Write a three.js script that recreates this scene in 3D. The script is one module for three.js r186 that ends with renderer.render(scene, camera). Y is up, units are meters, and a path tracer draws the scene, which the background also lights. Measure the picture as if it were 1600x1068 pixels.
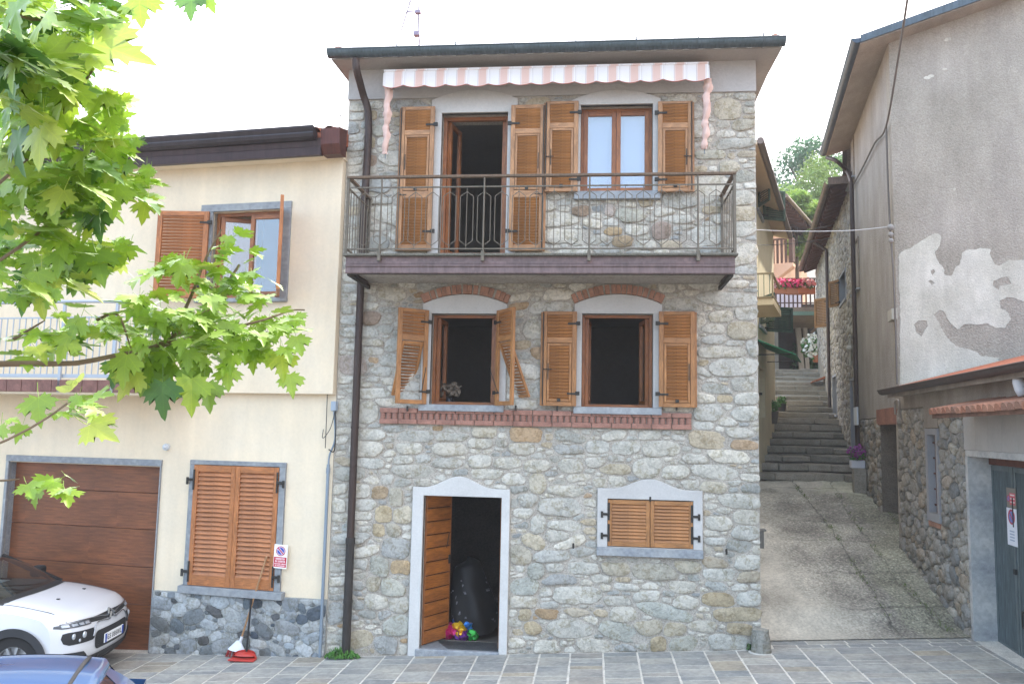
import * as THREE from 'three';
import { mergeGeometries } from 'three/addons/utils/BufferGeometryUtils.js';
import { RoundedBoxGeometry } from 'three/addons/geometries/RoundedBoxGeometry.js';
import { TessellateModifier } from 'three/addons/modifiers/TessellateModifier.js';
import { ImprovedNoise } from 'three/addons/math/ImprovedNoise.js';

// ---------------------------------------------------------------- camera, sky, sun, exposure
const scene = new THREE.Scene();
const renderer = new THREE.WebGLRenderer({ antialias: true });
renderer.toneMapping = THREE.LinearToneMapping;
renderer.toneMappingExposure = 2.5;
renderer.shadowMap.enabled = true;
renderer.shadowMap.type = THREE.PCFSoftShadowMap;
const FOCAL = 1266.4, PW = 1600, PH = 1068;
const camera = new THREE.PerspectiveCamera(2 * Math.atan(PH / 2 / FOCAL) * 180 / Math.PI, PW / PH, 0.05, 900);
camera.position.set(0, 2.96, 10.8);
camera.rotation.set(0.1048, 0.10247, 0.020617, 'YXZ');
camera.updateMatrixWorld(true);
const sunDir = new THREE.Vector3(Math.sin(0.7) * Math.cos(0.84), Math.sin(0.84), -Math.cos(0.7) * Math.cos(0.84));
{
  const W = 512, H = 256, d = new Float32Array(W * H * 4), v = new THREE.Vector3();
  for (let j = 0; j < H; j++) for (let i = 0; i < W; i++) {
    const el = ((j + 0.5) / H - 0.5) * Math.PI, az = ((i + 0.5) / W - 0.5) * 2 * Math.PI;
    v.set(Math.cos(az) * Math.cos(el), Math.sin(el), Math.sin(az) * Math.cos(el));
    const c = v.dot(sunDir), glow = Math.pow(Math.max(0, c * 0.5 + 0.5), 2.2), near = Math.pow(Math.max(0, c), 24);
    const hor = Math.exp(-Math.max(0, el) * 13.0), blue = (1 - glow) * (1 - 0.75 * hor);
    const w = 0.92 + 0.95 * glow + 0.9 * near, anti = Math.pow(Math.max(0, -v.x * sunDir.x - v.z * sunDir.z + 0.25 * v.y) / 0.6, 2.0) * (1 - 0.6 * hor);
    const lo = el < 0 ? 0.35 : 1, o = (j * W + i) * 4;
    d[o] = 1.04 * w * (1 - 0.20 * blue - 0.34 * Math.min(1, anti)) * lo; d[o + 1] = 0.972 * w * (1 - 0.09 * blue - 0.13 * Math.min(1, anti)) * lo; d[o + 2] = 0.968 * w * (1 + 0.05 * blue + 0.10 * Math.min(1, anti)) * lo; d[o + 3] = 1;
  }
  const sky = new THREE.DataTexture(d, W, H, THREE.RGBAFormat, THREE.FloatType);
  sky.mapping = THREE.EquirectangularReflectionMapping; sky.magFilter = THREE.LinearFilter; sky.needsUpdate = true;
  scene.background = sky; scene.environment = sky;
}
scene.fog = new THREE.FogExp2(new THREE.Color(0.93, 0.95, 1), 0.0015);
const sun = new THREE.DirectionalLight(new THREE.Color(1, 0.93, 0.82), 3.6);
sun.name = 'sun'; sun.position.copy(sunDir).multiplyScalar(60); sun.castShadow = true; sun.shadow.radius = 4;
Object.assign(sun.shadow.camera, { left: -25, right: 25, top: 25, bottom: -25, near: 1, far: 140 });
sun.shadow.mapSize.set(2048, 2048);
scene.add(sun, sun.target);

// ---------------------------------------------------------------- random numbers, noise, textures
function rng(s) { return () => { s |= 0; s = s + 0x6D2B79F5 | 0; let t = Math.imul(s ^ s >>> 15, 1 | s); t = t + Math.imul(t ^ t >>> 7, 61 | t) ^ t; return ((t ^ t >>> 14) >>> 0) / 4294967296; }; }
const R0 = rng(7);
const clamp = THREE.MathUtils.clamp, lerp = THREE.MathUtils.lerp, smooth = THREE.MathUtils.smoothstep;
const perlin = new ImprovedNoise();
const hash = (x, y, s) => { let h = Math.imul(x, 374761393) ^ Math.imul(y, 668265263) ^ Math.imul(s, 1274126177); h = Math.imul(h ^ h >>> 13, 1274126177); return ((h ^ h >>> 16) >>> 0) / 4294967296; };
function vnoise(x, y, per, s) {           // value noise that repeats after per cells
  const ix = Math.floor(x), iy = Math.floor(y), fx = x - ix, fy = y - iy, u = fx * fx * (3 - 2 * fx), v = fy * fy * (3 - 2 * fy), m = (a) => ((a % per) + per) % per;
  return lerp(lerp(hash(m(ix), m(iy), s), hash(m(ix + 1), m(iy), s), u), lerp(hash(m(ix), m(iy + 1), s), hash(m(ix + 1), m(iy + 1), s), u), v);
}
function fbm(x, y, f, oct, s) { let a = 0, k = 0.5, n = 0; for (let i = 0; i < oct; i++) { a += k * vnoise(x * f, y * f, f, s + i); n += k; k *= 0.55; f *= 2; } return a / n; }
function dataTex(n, fn, srgb, m = n) {      // fn(u, v) returns [r, g, b] in 0..1 (sRGB when srgb)
  const d = new Uint8Array(n * m * 4);
  for (let j = 0; j < m; j++) for (let i = 0; i < n; i++) {
    const c = fn(i / n, j / m), o = (j * n + i) * 4;
    d[o] = clamp(c[0], 0, 1) * 255; d[o + 1] = clamp(c[1], 0, 1) * 255; d[o + 2] = clamp(c[2], 0, 1) * 255; d[o + 3] = 255;
  }
  const t = new THREE.DataTexture(d, n, m); t.wrapS = t.wrapT = THREE.RepeatWrapping; t.magFilter = THREE.LinearFilter; t.needsUpdate = true;
  if (srgb) t.colorSpace = THREE.SRGBColorSpace;
  return t;
}
function rep(t, mx, my = mx) { const c = t.clone(); c.repeat.set(1 / mx, 1 / my); c.needsUpdate = true; return c; }
const grey = (v) => [v, v, v];
const T = {
  stone: dataTex(512, (u, v) => { const a = fbm(u, v, 4, 5, 1), b = fbm(u, v, 24, 4, 5), s = smooth(fbm(u, v, 10, 4, 9), 0.55, 0.7), l = smooth(fbm(u, v, 7, 5, 30), 0.56, 0.66); const k = 0.93 + 0.20 * (a - 0.5) + 0.24 * (b - 0.5) - 0.11 * s + 0.08 * l; return [k + 0.012 * s + .015 * (a - .5), k, k - 0.035 * s + 0.01 * l]; }, true),
  stoneB: dataTex(512, (u, v) => grey(0.5 * fbm(u, v, 8, 4, 2) + 0.5 * fbm(u, v, 40, 3, 6))),
  plaster: dataTex(512, (u, v) => { const k = 0.93 + 0.10 * (fbm(u, v, 3, 5, 11) - 0.5) + 0.05 * (fbm(u, v, 60, 2, 12) - .5); return [k, k - 0.004, k - 0.01]; }, true),
  cream: dataTex(1024, (u, v) => { const m = fbm(u, v, 3, 4, 15), s = fbm(u * 1, v * .12, 28, 3, 16), c = fbm(u, v, 9, 4, 17), k = 0.935 + 0.07 * (m - .5) + 0.05 * (s - .5) + .05 * (c - .5) + .03 * (fbm(u, v, 120, 2, 18) - .5); return [k, k - .002 - .02 * (c - .5), k - .008 - .05 * (c - .5)]; }, true),
  plasterB: dataTex(512, (u, v) => grey(0.7 * fbm(u, v, 90, 2, 13) + 0.3 * fbm(u, v, 12, 3, 14))),
  render: dataTex(1024, (u, v) => { const a = fbm(u, v, 3, 5, 21), g = fbm(u, v, 170, 2, 22), st = fbm(u * 1, v * 0.25 + 0.3, 12, 3, 24); const k = 0.86 + 0.16 * (a - 0.5) + 0.15 * (g - 0.5) + .14 * (st - .5); return [k + 0.004, k - 0.001, k - 0.017 + 0.03 * (a - .5)]; }, true),
  renderB: dataTex(1024, (u, v) => grey(fbm(u, v, 150, 3, 23))),
  mortar: dataTex(512, (u, v) => { const k = 0.92 + 0.18 * (fbm(u, v, 5, 4, 31) - 0.5) + 0.32 * (fbm(u, v, 70, 3, 32) - 0.5); return [k, k - 0.012, k - 0.035]; }, true),
  mortarB: dataTex(512, (u, v) => grey(0.5 * fbm(u, v, 60, 3, 33) + 0.5 * fbm(u, v, 14, 3, 34))),
  wood: dataTex(512, (u, v) => { const w = fbm(u, v, 3, 3, 41), g = fbm(u * 0.25, v, 32, 4, 42), f = fbm(u * 0.5, v, 128, 2, 43); const k = 0.83 + 0.20 * (w - 0.5) + 0.34 * (g - 0.5) + 0.12 * (f - 0.5); return [k + 0.02, k - 0.005, k - 0.03]; }, true),
  slate: dataTex(512, (u, v) => { const a = fbm(u, v, 3, 5, 51), b = fbm(u, v, 20, 4, 52), k = 0.82 + 0.24 * (a - 0.5) + 0.2 * (b - 0.5); return [k + 0.03 * (a - .5), k, k - 0.05 * (a - 0.5)]; }, true),
  slateB: dataTex(512, (u, v) => grey(0.6 * fbm(u, v, 9, 5, 53) + 0.4 * fbm(u, v, 60, 2, 54))),
  brick: dataTex(256, (u, v) => { const k = 0.84 + 0.26 * (fbm(u, v, 5, 4, 61) - 0.5) + 0.2 * (fbm(u, v, 40, 2, 62) - .5); return [k, k, k]; }, true),
  metal: dataTex(512, (u, v) => { const a = fbm(u, v, 4, 5, 71), s = fbm(u, v * .12, 40, 3, 72), k = 0.8 + 0.26 * (a - 0.5) + 0.24 * (s - 0.5); return [k + 0.05 * (a - .5), k, k + 0.02 * (s - .5)]; }, true),
};
// a material from an sRGB colour; sx = metres that one repeat of the texture covers
function mat(css, o = {}) {
  const { tex, texB, sx = 1, sy = sx, bump = 0.004, phys, ...rest } = o;
  const p = { color: new THREE.Color(css), roughness: 0.85, ...rest };
  if (tex) p.map = rep(tex, sx, sy);
  if (texB) { p.bumpMap = rep(texB, sx, sy); p.bumpScale = bump; }
  return phys ? new THREE.MeshPhysicalMaterial(p) : new THREE.MeshStandardMaterial(p);
}

// ---------------------------------------------------------------- geometry helpers
const V = (x, y, z) => new THREE.Vector3(x, y, z);
const used = new Map();
function numbered(n) { const k = used.get(n) ?? 0; used.set(n, k + 1); return k ? n + '_' + String(k).padStart(3, '0') : n; }
function boxUV(g, swap = false, off = [0, 0]) {          // uv in metres by the dominant axis of each normal
  const p = g.attributes.position, n = g.attributes.normal, uv = new Float32Array(p.count * 2);
  for (let i = 0; i < p.count; i++) {
    const ax = Math.abs(n.getX(i)), ay = Math.abs(n.getY(i)), az = Math.abs(n.getZ(i)); let a, b;
    if (az >= ax && az >= ay) { a = p.getX(i); b = p.getY(i); } else if (ay >= ax) { a = p.getX(i); b = p.getZ(i); } else { a = p.getZ(i); b = p.getY(i); }
    if (swap) [a, b] = [b, a];
    uv[i * 2] = a + off[0]; uv[i * 2 + 1] = b + off[1];
  }
  g.setAttribute('uv', new THREE.BufferAttribute(uv, 2));
  return g;
}
function clean(g) { g = g.index ? g.toNonIndexed() : g; for (const k of Object.keys(g.attributes)) if (!['position', 'normal', 'uv', 'color'].includes(k)) g.deleteAttribute(k); return g; }
function merge(list) { list = [list].flat(9).filter(Boolean).map(clean); const col = list.some((g) => g.attributes.color); if (col) for (const g of list) if (!g.attributes.color) g.setAttribute('color', new THREE.BufferAttribute(new Float32Array(g.attributes.position.count * 3).fill(1), 3)); return list.length === 1 ? list[0] : mergeGeometries(list); }
// box between two corners; long pieces of wood get swap so that the grain runs along y
function bx(x0, y0, z0, x1, y1, z1, swap = false) { const g = new THREE.BoxGeometry(Math.abs(x1 - x0), Math.abs(y1 - y0), Math.abs(z1 - z0)); g.translate((x0 + x1) / 2, (y0 + y1) / 2, (z0 + z1) / 2); return boxUV(g, swap, [R0() * 3, R0() * 3]); }
function rbx(x0, y0, z0, x1, y1, z1, r = 0.006, swap = false, seg = 1) { const g = new RoundedBoxGeometry(Math.abs(x1 - x0), Math.abs(y1 - y0), Math.abs(z1 - z0), seg, r); g.translate((x0 + x1) / 2, (y0 + y1) / 2, (z0 + z1) / 2); return boxUV(clean(g), swap, [R0() * 3, R0() * 3]); }
function tube(pts, r, seg = 8, n = 0) { const c = pts.length === 2 ? new THREE.LineCurve3(pts[0], pts[1]) : new THREE.CatmullRomCurve3(pts, false, 'centripetal'); return new THREE.TubeGeometry(c, n || (pts.length === 2 ? 1 : pts.length * 6), r, seg, false); }
function rod(a, b, r, seg = 6) { const d = b.clone().sub(a), g = new THREE.CylinderGeometry(r, r, d.length(), seg); g.applyQuaternion(new THREE.Quaternion().setFromUnitVectors(V(0, 1, 0), d.clone().normalize())); g.translate((a.x + b.x) / 2, (a.y + b.y) / 2, (a.z + b.z) / 2); return g; }
function bar(a, b, w, t = w) { const d = b.clone().sub(a), L = d.length(), g = new THREE.BoxGeometry(w, L, t); g.applyQuaternion(new THREE.Quaternion().setFromUnitVectors(V(0, 1, 0), d.normalize())); g.translate((a.x + b.x) / 2, (a.y + b.y) / 2, (a.z + b.z) / 2); return g; }
function shapeOf(pts, holes = []) { const s = new THREE.Shape(pts.map((p) => new THREE.Vector2(p[0], p[1]))); for (const h of holes) s.holes.push(new THREE.Path(h.map((p) => new THREE.Vector2(p[0], p[1])))); return s; }
function ext(pts, z0, z1, holes = [], bevel = 0) { const g = new THREE.ExtrudeGeometry(shapeOf(pts, holes), { depth: z1 - z0 - 2 * bevel, bevelEnabled: bevel > 0, bevelThickness: bevel, bevelSize: bevel, bevelOffset: -bevel, bevelSegments: 1, curveSegments: 12 }); g.translate(0, 0, z0 + bevel); return boxUV(g); }
const rectPts = (x0, y0, x1, y1) => [[x0, y0], [x1, y0], [x1, y1], [x0, y1]];
function mesh(name, geos, m, parent = scene, data) {
  const o = new THREE.Mesh(merge(geos), m); o.name = parent === scene ? numbered(name) : name; o.castShadow = o.receiveShadow = true;
  parent.add(o); if (data) Object.assign(o.userData, data);
  return o;
}
function thing(name, label, category, frame, group) { const o = new THREE.Group(); o.name = numbered(name); if (frame) { o.position.copy(frame.o); o.rotation.y = frame.turn; } scene.add(o); return tag(o, label, category, group); }
function tag(o, label, category, group) { Object.assign(o.userData, { label, category }); if (group) o.userData.group = group; return o; }
function structure(name, geos, m, label) { const o = mesh(name, geos, m); o.userData.kind = 'structure'; if (label) o.userData.label = label; return o; }
// ---------------------------------------------------------------- from a place in the photograph (1600 x 1068) to a place in the world
function ray(px, py) { return V((px - PW / 2) / FOCAL, -(py - PH / 2) / FOCAL, -1).applyQuaternion(camera.quaternion); }
function hit(px, py, p0, n) { const r = ray(px, py); return camera.position.clone().addScaledVector(r, p0.clone().sub(camera.position).dot(n) / r.dot(n)); }
const atZ = (px, py, z) => hit(px, py, V(0, 0, z), V(0, 0, 1));
const atY = (px, py, y) => hit(px, py, V(0, y, 0), V(0, 1, 0));
const atD = (px, py, d) => camera.position.clone().addScaledVector(ray(px, py).normalize(), d);
class Frame {                             // a facade: local x to the right, y up, z outwards
  constructor(o, turn) { this.o = o; this.turn = turn; this.q = new THREE.Quaternion().setFromAxisAngle(V(0, 1, 0), turn); this.n = V(0, 0, 1).applyQuaternion(this.q); this.qi = this.q.clone().invert(); }
  local(w) { return w.clone().sub(this.o).applyQuaternion(this.qi); }
  world(x, y, z) { return V(x, y, z).applyQuaternion(this.q).add(this.o); }
  p(px, py, z = 0) { return this.local(hit(px, py, this.o.clone().addScaledVector(this.n, z), this.n)); }
  rect(r, z = 0) { const a = this.p(r[0], r[1], z), b = this.p(r[2], r[1], z), c = this.p(r[2], r[3], z), d = this.p(r[0], r[3], z); return { x0: (a.x + d.x) / 2, x1: (b.x + c.x) / 2, y0: (c.y + d.y) / 2, y1: (a.y + b.y) / 2 }; }
  pts(list, z = 0) { return list.map(([x, y]) => { const v = this.p(x, y, z); return [v.x, v.y]; }); }
}
const groundY = (x) => 0.116 + 0.062 * clamp(x, -12, 12);
// ---------------------------------------------------------------- rubble masonry: stones grown between each other, each a real lump
function layStones(o) {
  const { x0, y0, x1, y1, ok, seeds = [], sizes, gap = 0.011, rand, power = 2.8, tilt = 0.12, N = 18, grow = 1.5, soft = 1 } = o, S = [];
  const dist = (s, x, y) => { const dx = x - s.x, dy = y - s.y, u = Math.abs(dx * s.c + dy * s.s) / s.a, v = Math.abs(-dx * s.s + dy * s.c) / s.b; return (Math.pow(Math.pow(u, s.p) + Math.pow(v, s.p), 1 / s.p) - 1) * s.m; };
  const make = (x, y, a, b, r, tint) => ({ x, y, a, b, c: Math.cos(r), s: Math.sin(r), m: Math.min(a, b), p: power + (rand() - 0.5) * 1.2, tint });
  const cell = 0.6, grid = new Map(), key = (i, j) => i * 1000 + j;
  const put = (s) => { S.push(s); const k = key(Math.floor(s.x / cell), Math.floor(s.y / cell)); (grid.get(k) ?? grid.set(k, []).get(k)).push(s); };
  const near = (x, y) => { const i = Math.floor(x / cell), j = Math.floor(y / cell), l = []; for (let a = -1; a <= 1; a++) for (let b = -1; b <= 1; b++) { const g = grid.get(key(i + a, j + b)); if (g) l.push(...g); } return l; };
  for (const q of seeds) put(make(q[0], q[1], q[2], q[3], q[4] ?? 0, q[5]));
  for (const [a, b, tries] of sizes) for (let n = 0; n < tries; n++) {
    const k = 0.8 + 0.45 * rand(), sa = a * k, sb = b * (0.75 + 0.5 * rand()) * k, s = make(lerp(x0, x1, rand()), lerp(y0, y1, rand()), sa, sb, (rand() - 0.5) * 2 * tilt * (rand() < 0.12 ? 4 : 1));
    if (!ok(s.x, s.y)) continue;
    let good = true; const nb = near(s.x, s.y);
    for (let i = 0; i < 14 && good; i++) { const t = i / 14 * 2 * Math.PI, ca = Math.cos(t) * sa * 0.93, cb = Math.sin(t) * sb * 0.93, px = s.x + ca * s.c - cb * s.s, py = s.y + ca * s.s + cb * s.c; if (!ok(px, py)) good = false; for (const q of nb) if (dist(q, px, py) < gap * 0.5) { good = false; break; } }
    if (good) for (const q of nb) if (dist(s, q.x, q.y) < q.m * 0.4) { good = false; break; }
    if (good) put(s);
  }
  const out = [];
  for (const s of S) {
    const nb = near(s.x, s.y).filter((q) => q !== s), r = [], dir = [];
    for (let k = 0; k < N; k++) {
      const t = (k + 0.35 * (rand() - 0.5)) / N * 2 * Math.PI; let dx = s.a * Math.cos(t), dy = s.b * Math.sin(t); const L = Math.hypot(dx, dy); dx /= L; dy /= L;
      const ux = dx * s.c - dy * s.s, uy = dx * s.s + dy * s.c, lim = L * grow + 0.01; let q = 0;
      while (q < lim) { const x = s.x + ux * (q + gap), y = s.y + uy * (q + gap); if (!ok(x, y)) break; const me = dist(s, x, y); let stop = false; for (const b of nb) if (dist(b, x, y) < me + gap * 0.6) { stop = true; break; } if (stop) break; q += 0.006; }
      r.push(Math.max(q, 0.012)); dir.push([ux, uy]);
    }
    const pts = r.map((q, k) => { const av = lerp(q, 0.25 * r[(k + N - 1) % N] + 0.5 * q + 0.25 * r[(k + 1) % N], soft), f = Math.min(av, q * 1.03) * (1 + 0.06 * Math.sin(k / N * 12.566 + s.x * 40) * (power > 3 ? 1 : .6) + 0.05 * (rand() - .5)); return [dir[k][0] * f, dir[k][1] * f]; });
    let area = 0; for (let k = 0; k < N; k++) { const a = pts[k], b = pts[(k + 1) % N]; area += a[0] * b[1] - a[1] * b[0]; }
    out.push({ x: s.x, y: s.y, pts, area: area / 2, tint: s.tint });
  }
  return out.filter((s) => s.area > 0.0007).sort((a, b) => b.area - a.area);
}
function stoneGeometry(s, tint, rand, { proud = 0.035, flat = 0.72, depth = 0.03 } = {}) {
  const N = s.pts.length, sz = Math.sqrt(s.area), h = proud * (0.55 + 0.6 * rand()) * clamp(sz / 0.16, 0.55, 1.15), tx = (rand() - 0.5) * 0.16, ty = (rand() - 0.5) * 0.16, ox = rand() * 50, pos = [], uv = [], col = [], idx = [];
  const rings = [[1, -depth], [0.985, h * 0.35], [flat + 0.16, h * 0.82], [flat * 0.62, h]];
  const u0 = rand() * 7, v0 = rand() * 7, rot = rand() * 6.28, cr = Math.cos(rot), sr = Math.sin(rot);
  const add = (x, y, z) => { const nz = z > 0 ? (perlin.noise(x * 9 + ox, y * 9, 1) * 0.45 + perlin.noise(x * 24 + ox, y * 24, 3) * 0.3) * h + (tx * x + ty * y) * Math.min(1, z / h) : 0; pos.push(s.x + x, s.y + y, z + nz); uv.push(u0 + x * cr - y * sr, v0 + x * sr + y * cr); const k = 0.94 + 0.1 * rand(); col.push(tint[0] * k, tint[1] * k, tint[2] * k); };
  rings.forEach(([f, z], q) => s.pts.forEach((p) => { const w = q > 1 ? f * (0.95 + 0.1 * rand()) : f; add(p[0] * w, p[1] * w, z); }));
  add(0, 0, h * 1.02);
  for (let q = 0; q < 3; q++) for (let k = 0; k < N; k++) { const a = q * N + k, b = q * N + (k + 1) % N; idx.push(a, b, b + N, a, b + N, a + N); }
  for (let k = 0; k < N; k++) idx.push(3 * N + k, 3 * N + (k + 1) % N, 4 * N);
  const g = new THREE.BufferGeometry(); g.setAttribute('position', new THREE.Float32BufferAttribute(pos, 3)); g.setAttribute('uv', new THREE.Float32BufferAttribute(uv, 2)); g.setAttribute('color', new THREE.Float32BufferAttribute(col, 3)); g.setIndex(idx); g.computeVertexNormals();
  return g;
}
// adds stones to a wall: the largest as parts of their own, the small fillers as one part
function addStones(list, parent, material, palette, rand, opt = {}) {
  const most = opt.most ?? 300, rest = [];
  list.forEach((s, i) => {
    let q = rand(), k = 0; while (k < palette.length - 1 && q > palette[k][0]) { q -= palette[k][0]; k++; }
    const base = s.tint ?? palette[k][1], f = 0.89 + 0.22 * rand(), w = (rand() - 0.5) * 0.05, wm = opt.warm ?? 0, g = stoneGeometry(s, [base[0] * f * (1 + wm * .4) + w * .5, base[1] * f, base[2] * f * (1 - wm) - w * .6], rand, opt);
    if (i < most) mesh('stone', g, material, parent); else rest.push(g);
  });
  if (rest.length) mesh('small_stones', rest, material, parent).userData.kind = 'stuff';
}
// ---------------------------------------------------------------- materials
const M = {
  stone: mat('#ffffff', { tex: T.stone, texB: T.stoneB, sx: 0.5, bump: 0.012, vertexColors: true, roughness: 0.95 }),
  mortar: mat('#bcb6ae', { tex: T.mortar, texB: T.mortarB, sx: 0.8, bump: 0.016, roughness: 1 }),
  trim: mat('#d0cecb', { tex: T.plaster, texB: T.plasterB, sx: 1.1, bump: 0.002, roughness: 0.9 }),
  frieze: mat('#c4c1bf', { tex: T.plaster, texB: T.plasterB, sx: 1.6, bump: 0.003, roughness: 0.95 }),
  sill: mat('#bcc0c3', { tex: T.slate, texB: T.plasterB, sx: 0.7, bump: 0.002, roughness: 0.8 }),
  cream: mat('#f1e0c5', { tex: T.cream, texB: T.plasterB, sx: 3.4, bump: 0.0015, roughness: 0.95 }),
  greyTrim: mat('#acb0b3', { tex: T.slate, texB: T.plasterB, sx: 0.9, bump: 0.002, roughness: 0.85 }),
  shutter: mat('#c48c55', { tex: T.wood, texB: T.wood, sx: 0.6, sy: 0.25, bump: 0.0012, roughness: 0.5 }),
  slat: mat('#bd834b', { tex: T.wood, sx: 0.6, sy: 0.25, roughness: 0.5 }),
  shutterHigh: mat('#c6976c', { tex: T.wood, texB: T.wood, sx: 0.6, sy: 0.25, bump: 0.0012, roughness: 0.55 }),
  slatHigh: mat('#b9824b', { tex: T.wood, sx: 0.6, sy: 0.25, roughness: 0.55 }),
  shutterLeft: mat('#c9834c', { tex: T.wood, texB: T.wood, sx: 0.6, sy: 0.25, bump: 0.0012, roughness: 0.5 }),
  slatLeft: mat('#c68351', { tex: T.wood, sx: 0.6, sy: 0.25, roughness: 0.5 }),
  winWood: mat('#b0703f', { tex: T.wood, sx: 0.6, sy: 0.25, roughness: 0.4 }),
  doorWood: mat('#b5702f', { tex: T.wood, texB: T.wood, sx: 0.8, sy: 0.3, bump: 0.002, roughness: 0.5 }),
  garageWood: mat('#8c5532', { tex: T.wood, sx: 1.6, sy: 0.5, roughness: 0.5 }),
  iron: mat('#35332f', { roughness: 0.6, metalness: 0.4 }),
  railing: mat('#8b8172', { tex: T.metal, sx: 0.3, roughness: 0.7, metalness: 0.3 }),
  railRust: mat('#8a7460', { tex: T.metal, sx: 0.3, roughness: 0.8, metalness: 0.2 }),
  gutter: mat('#66747a', { tex: T.metal, sx: 0.8, roughness: 0.5, metalness: 0.35 }),
  pipe: mat('#4e3c35', { tex: T.metal, sx: 0.6, roughness: 0.55, metalness: 0.2 }),
  castIron: mat('#494440', { tex: T.metal, sx: 0.3, roughness: 0.75, metalness: 0.2 }),
  copper: mat('#917a78', { tex: T.metal, sx: 1.2, sy: 0.5, roughness: 0.5, metalness: 0.3 }),
  darkCopper: mat('#40363a', { tex: T.metal, sx: 1.6, roughness: 0.42, metalness: 0.35 }),
  redCopper: mat('#6e3a2e', { tex: T.metal, sx: 0.7, roughness: 0.45, metalness: 0.3 }),
  brick: mat('#c08e75', { tex: T.brick, texB: T.mortarB, sx: 0.45, bump: 0.004, roughness: 0.95 }),
  brickPink: mat('#b98877', { tex: T.brick, texB: T.mortarB, sx: 0.45, bump: 0.005, roughness: 0.95 }),
  tile: mat('#b5694a', { tex: T.brick, texB: T.mortarB, sx: 0.6, bump: 0.004, roughness: 0.95 }),
  concrete: mat('#a29d95', { tex: T.mortar, texB: T.mortarB, sx: 1.2, bump: 0.006, roughness: 1 }),
  slabStone: mat('#9b9891', { tex: T.mortar, texB: T.mortarB, sx: 0.9, bump: 0.008, roughness: 1 }),
  interior: mat('#9b948c', { tex: T.plaster, sx: 2, roughness: 1 }),
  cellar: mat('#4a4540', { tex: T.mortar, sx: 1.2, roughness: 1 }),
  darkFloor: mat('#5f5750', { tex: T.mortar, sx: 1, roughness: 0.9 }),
  glass: mat('#ffffff', { phys: true, transmission: 1, thickness: 0, roughness: 0.01, ior: 2.2 }),
  black: mat('#17181a', { roughness: 0.55 }),
  galv: mat('#929da5', { tex: T.metal, sx: 0.5, roughness: 0.45, metalness: 0.5 }),
  wire: mat('#3a3836', { roughness: 0.7 }),
};
const PAL = {       // rubble colours: share, linear colour (a few warm ones among the greys)
  house: [[0.36, [0.58, 0.56, 0.51]], [0.2, [0.50, 0.49, 0.455]], [0.17, [0.62, 0.595, 0.54]], [0.11, [0.40, 0.405, 0.385]], [0.09, [0.47, 0.41, 0.32]], [0.05, [0.37, 0.375, 0.37]], [0.03, [0.45, 0.33, 0.22]], [0.03, [0.38, 0.31, 0.27]]],
  garage: [[0.4, [0.38, 0.35, 0.305]], [0.25, [0.31, 0.295, 0.265]], [0.15, [0.44, 0.40, 0.335]], [0.1, [0.25, 0.24, 0.22]], [0.1, [0.40, 0.335, 0.26]]],
  plinth: [[0.3, [0.40, 0.42, 0.42]], [0.25, [0.28, 0.30, 0.31]], [0.2, [0.17, 0.19, 0.2]], [0.15, [0.48, 0.49, 0.48]], [0.1, [0.10, 0.11, 0.12]]],
};
// ================================================================ the stone house
function extX(profile, xa, xb, bevel = 0) { const g = ext(profile, -xb, -xa, [], bevel); g.rotateY(-Math.PI / 2); return boxUV(g); }   // profile of [z, y], drawn along x
const H = new Frame(V(-0.7, 0, 0), 0);
const house = thing('stone_house', 'three-storey house of grey rubble stone with balcony and brown louvred shutters', 'house', H);
const slatCache = new Map(), tones = new Map();
function toned(m) { if (!tones.has(m)) tones.set(m, [1, .93, 1.08].map((k) => { const c = m.clone(); c.color.multiplyScalar(k); return c; })); return tones.get(m); }
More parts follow.
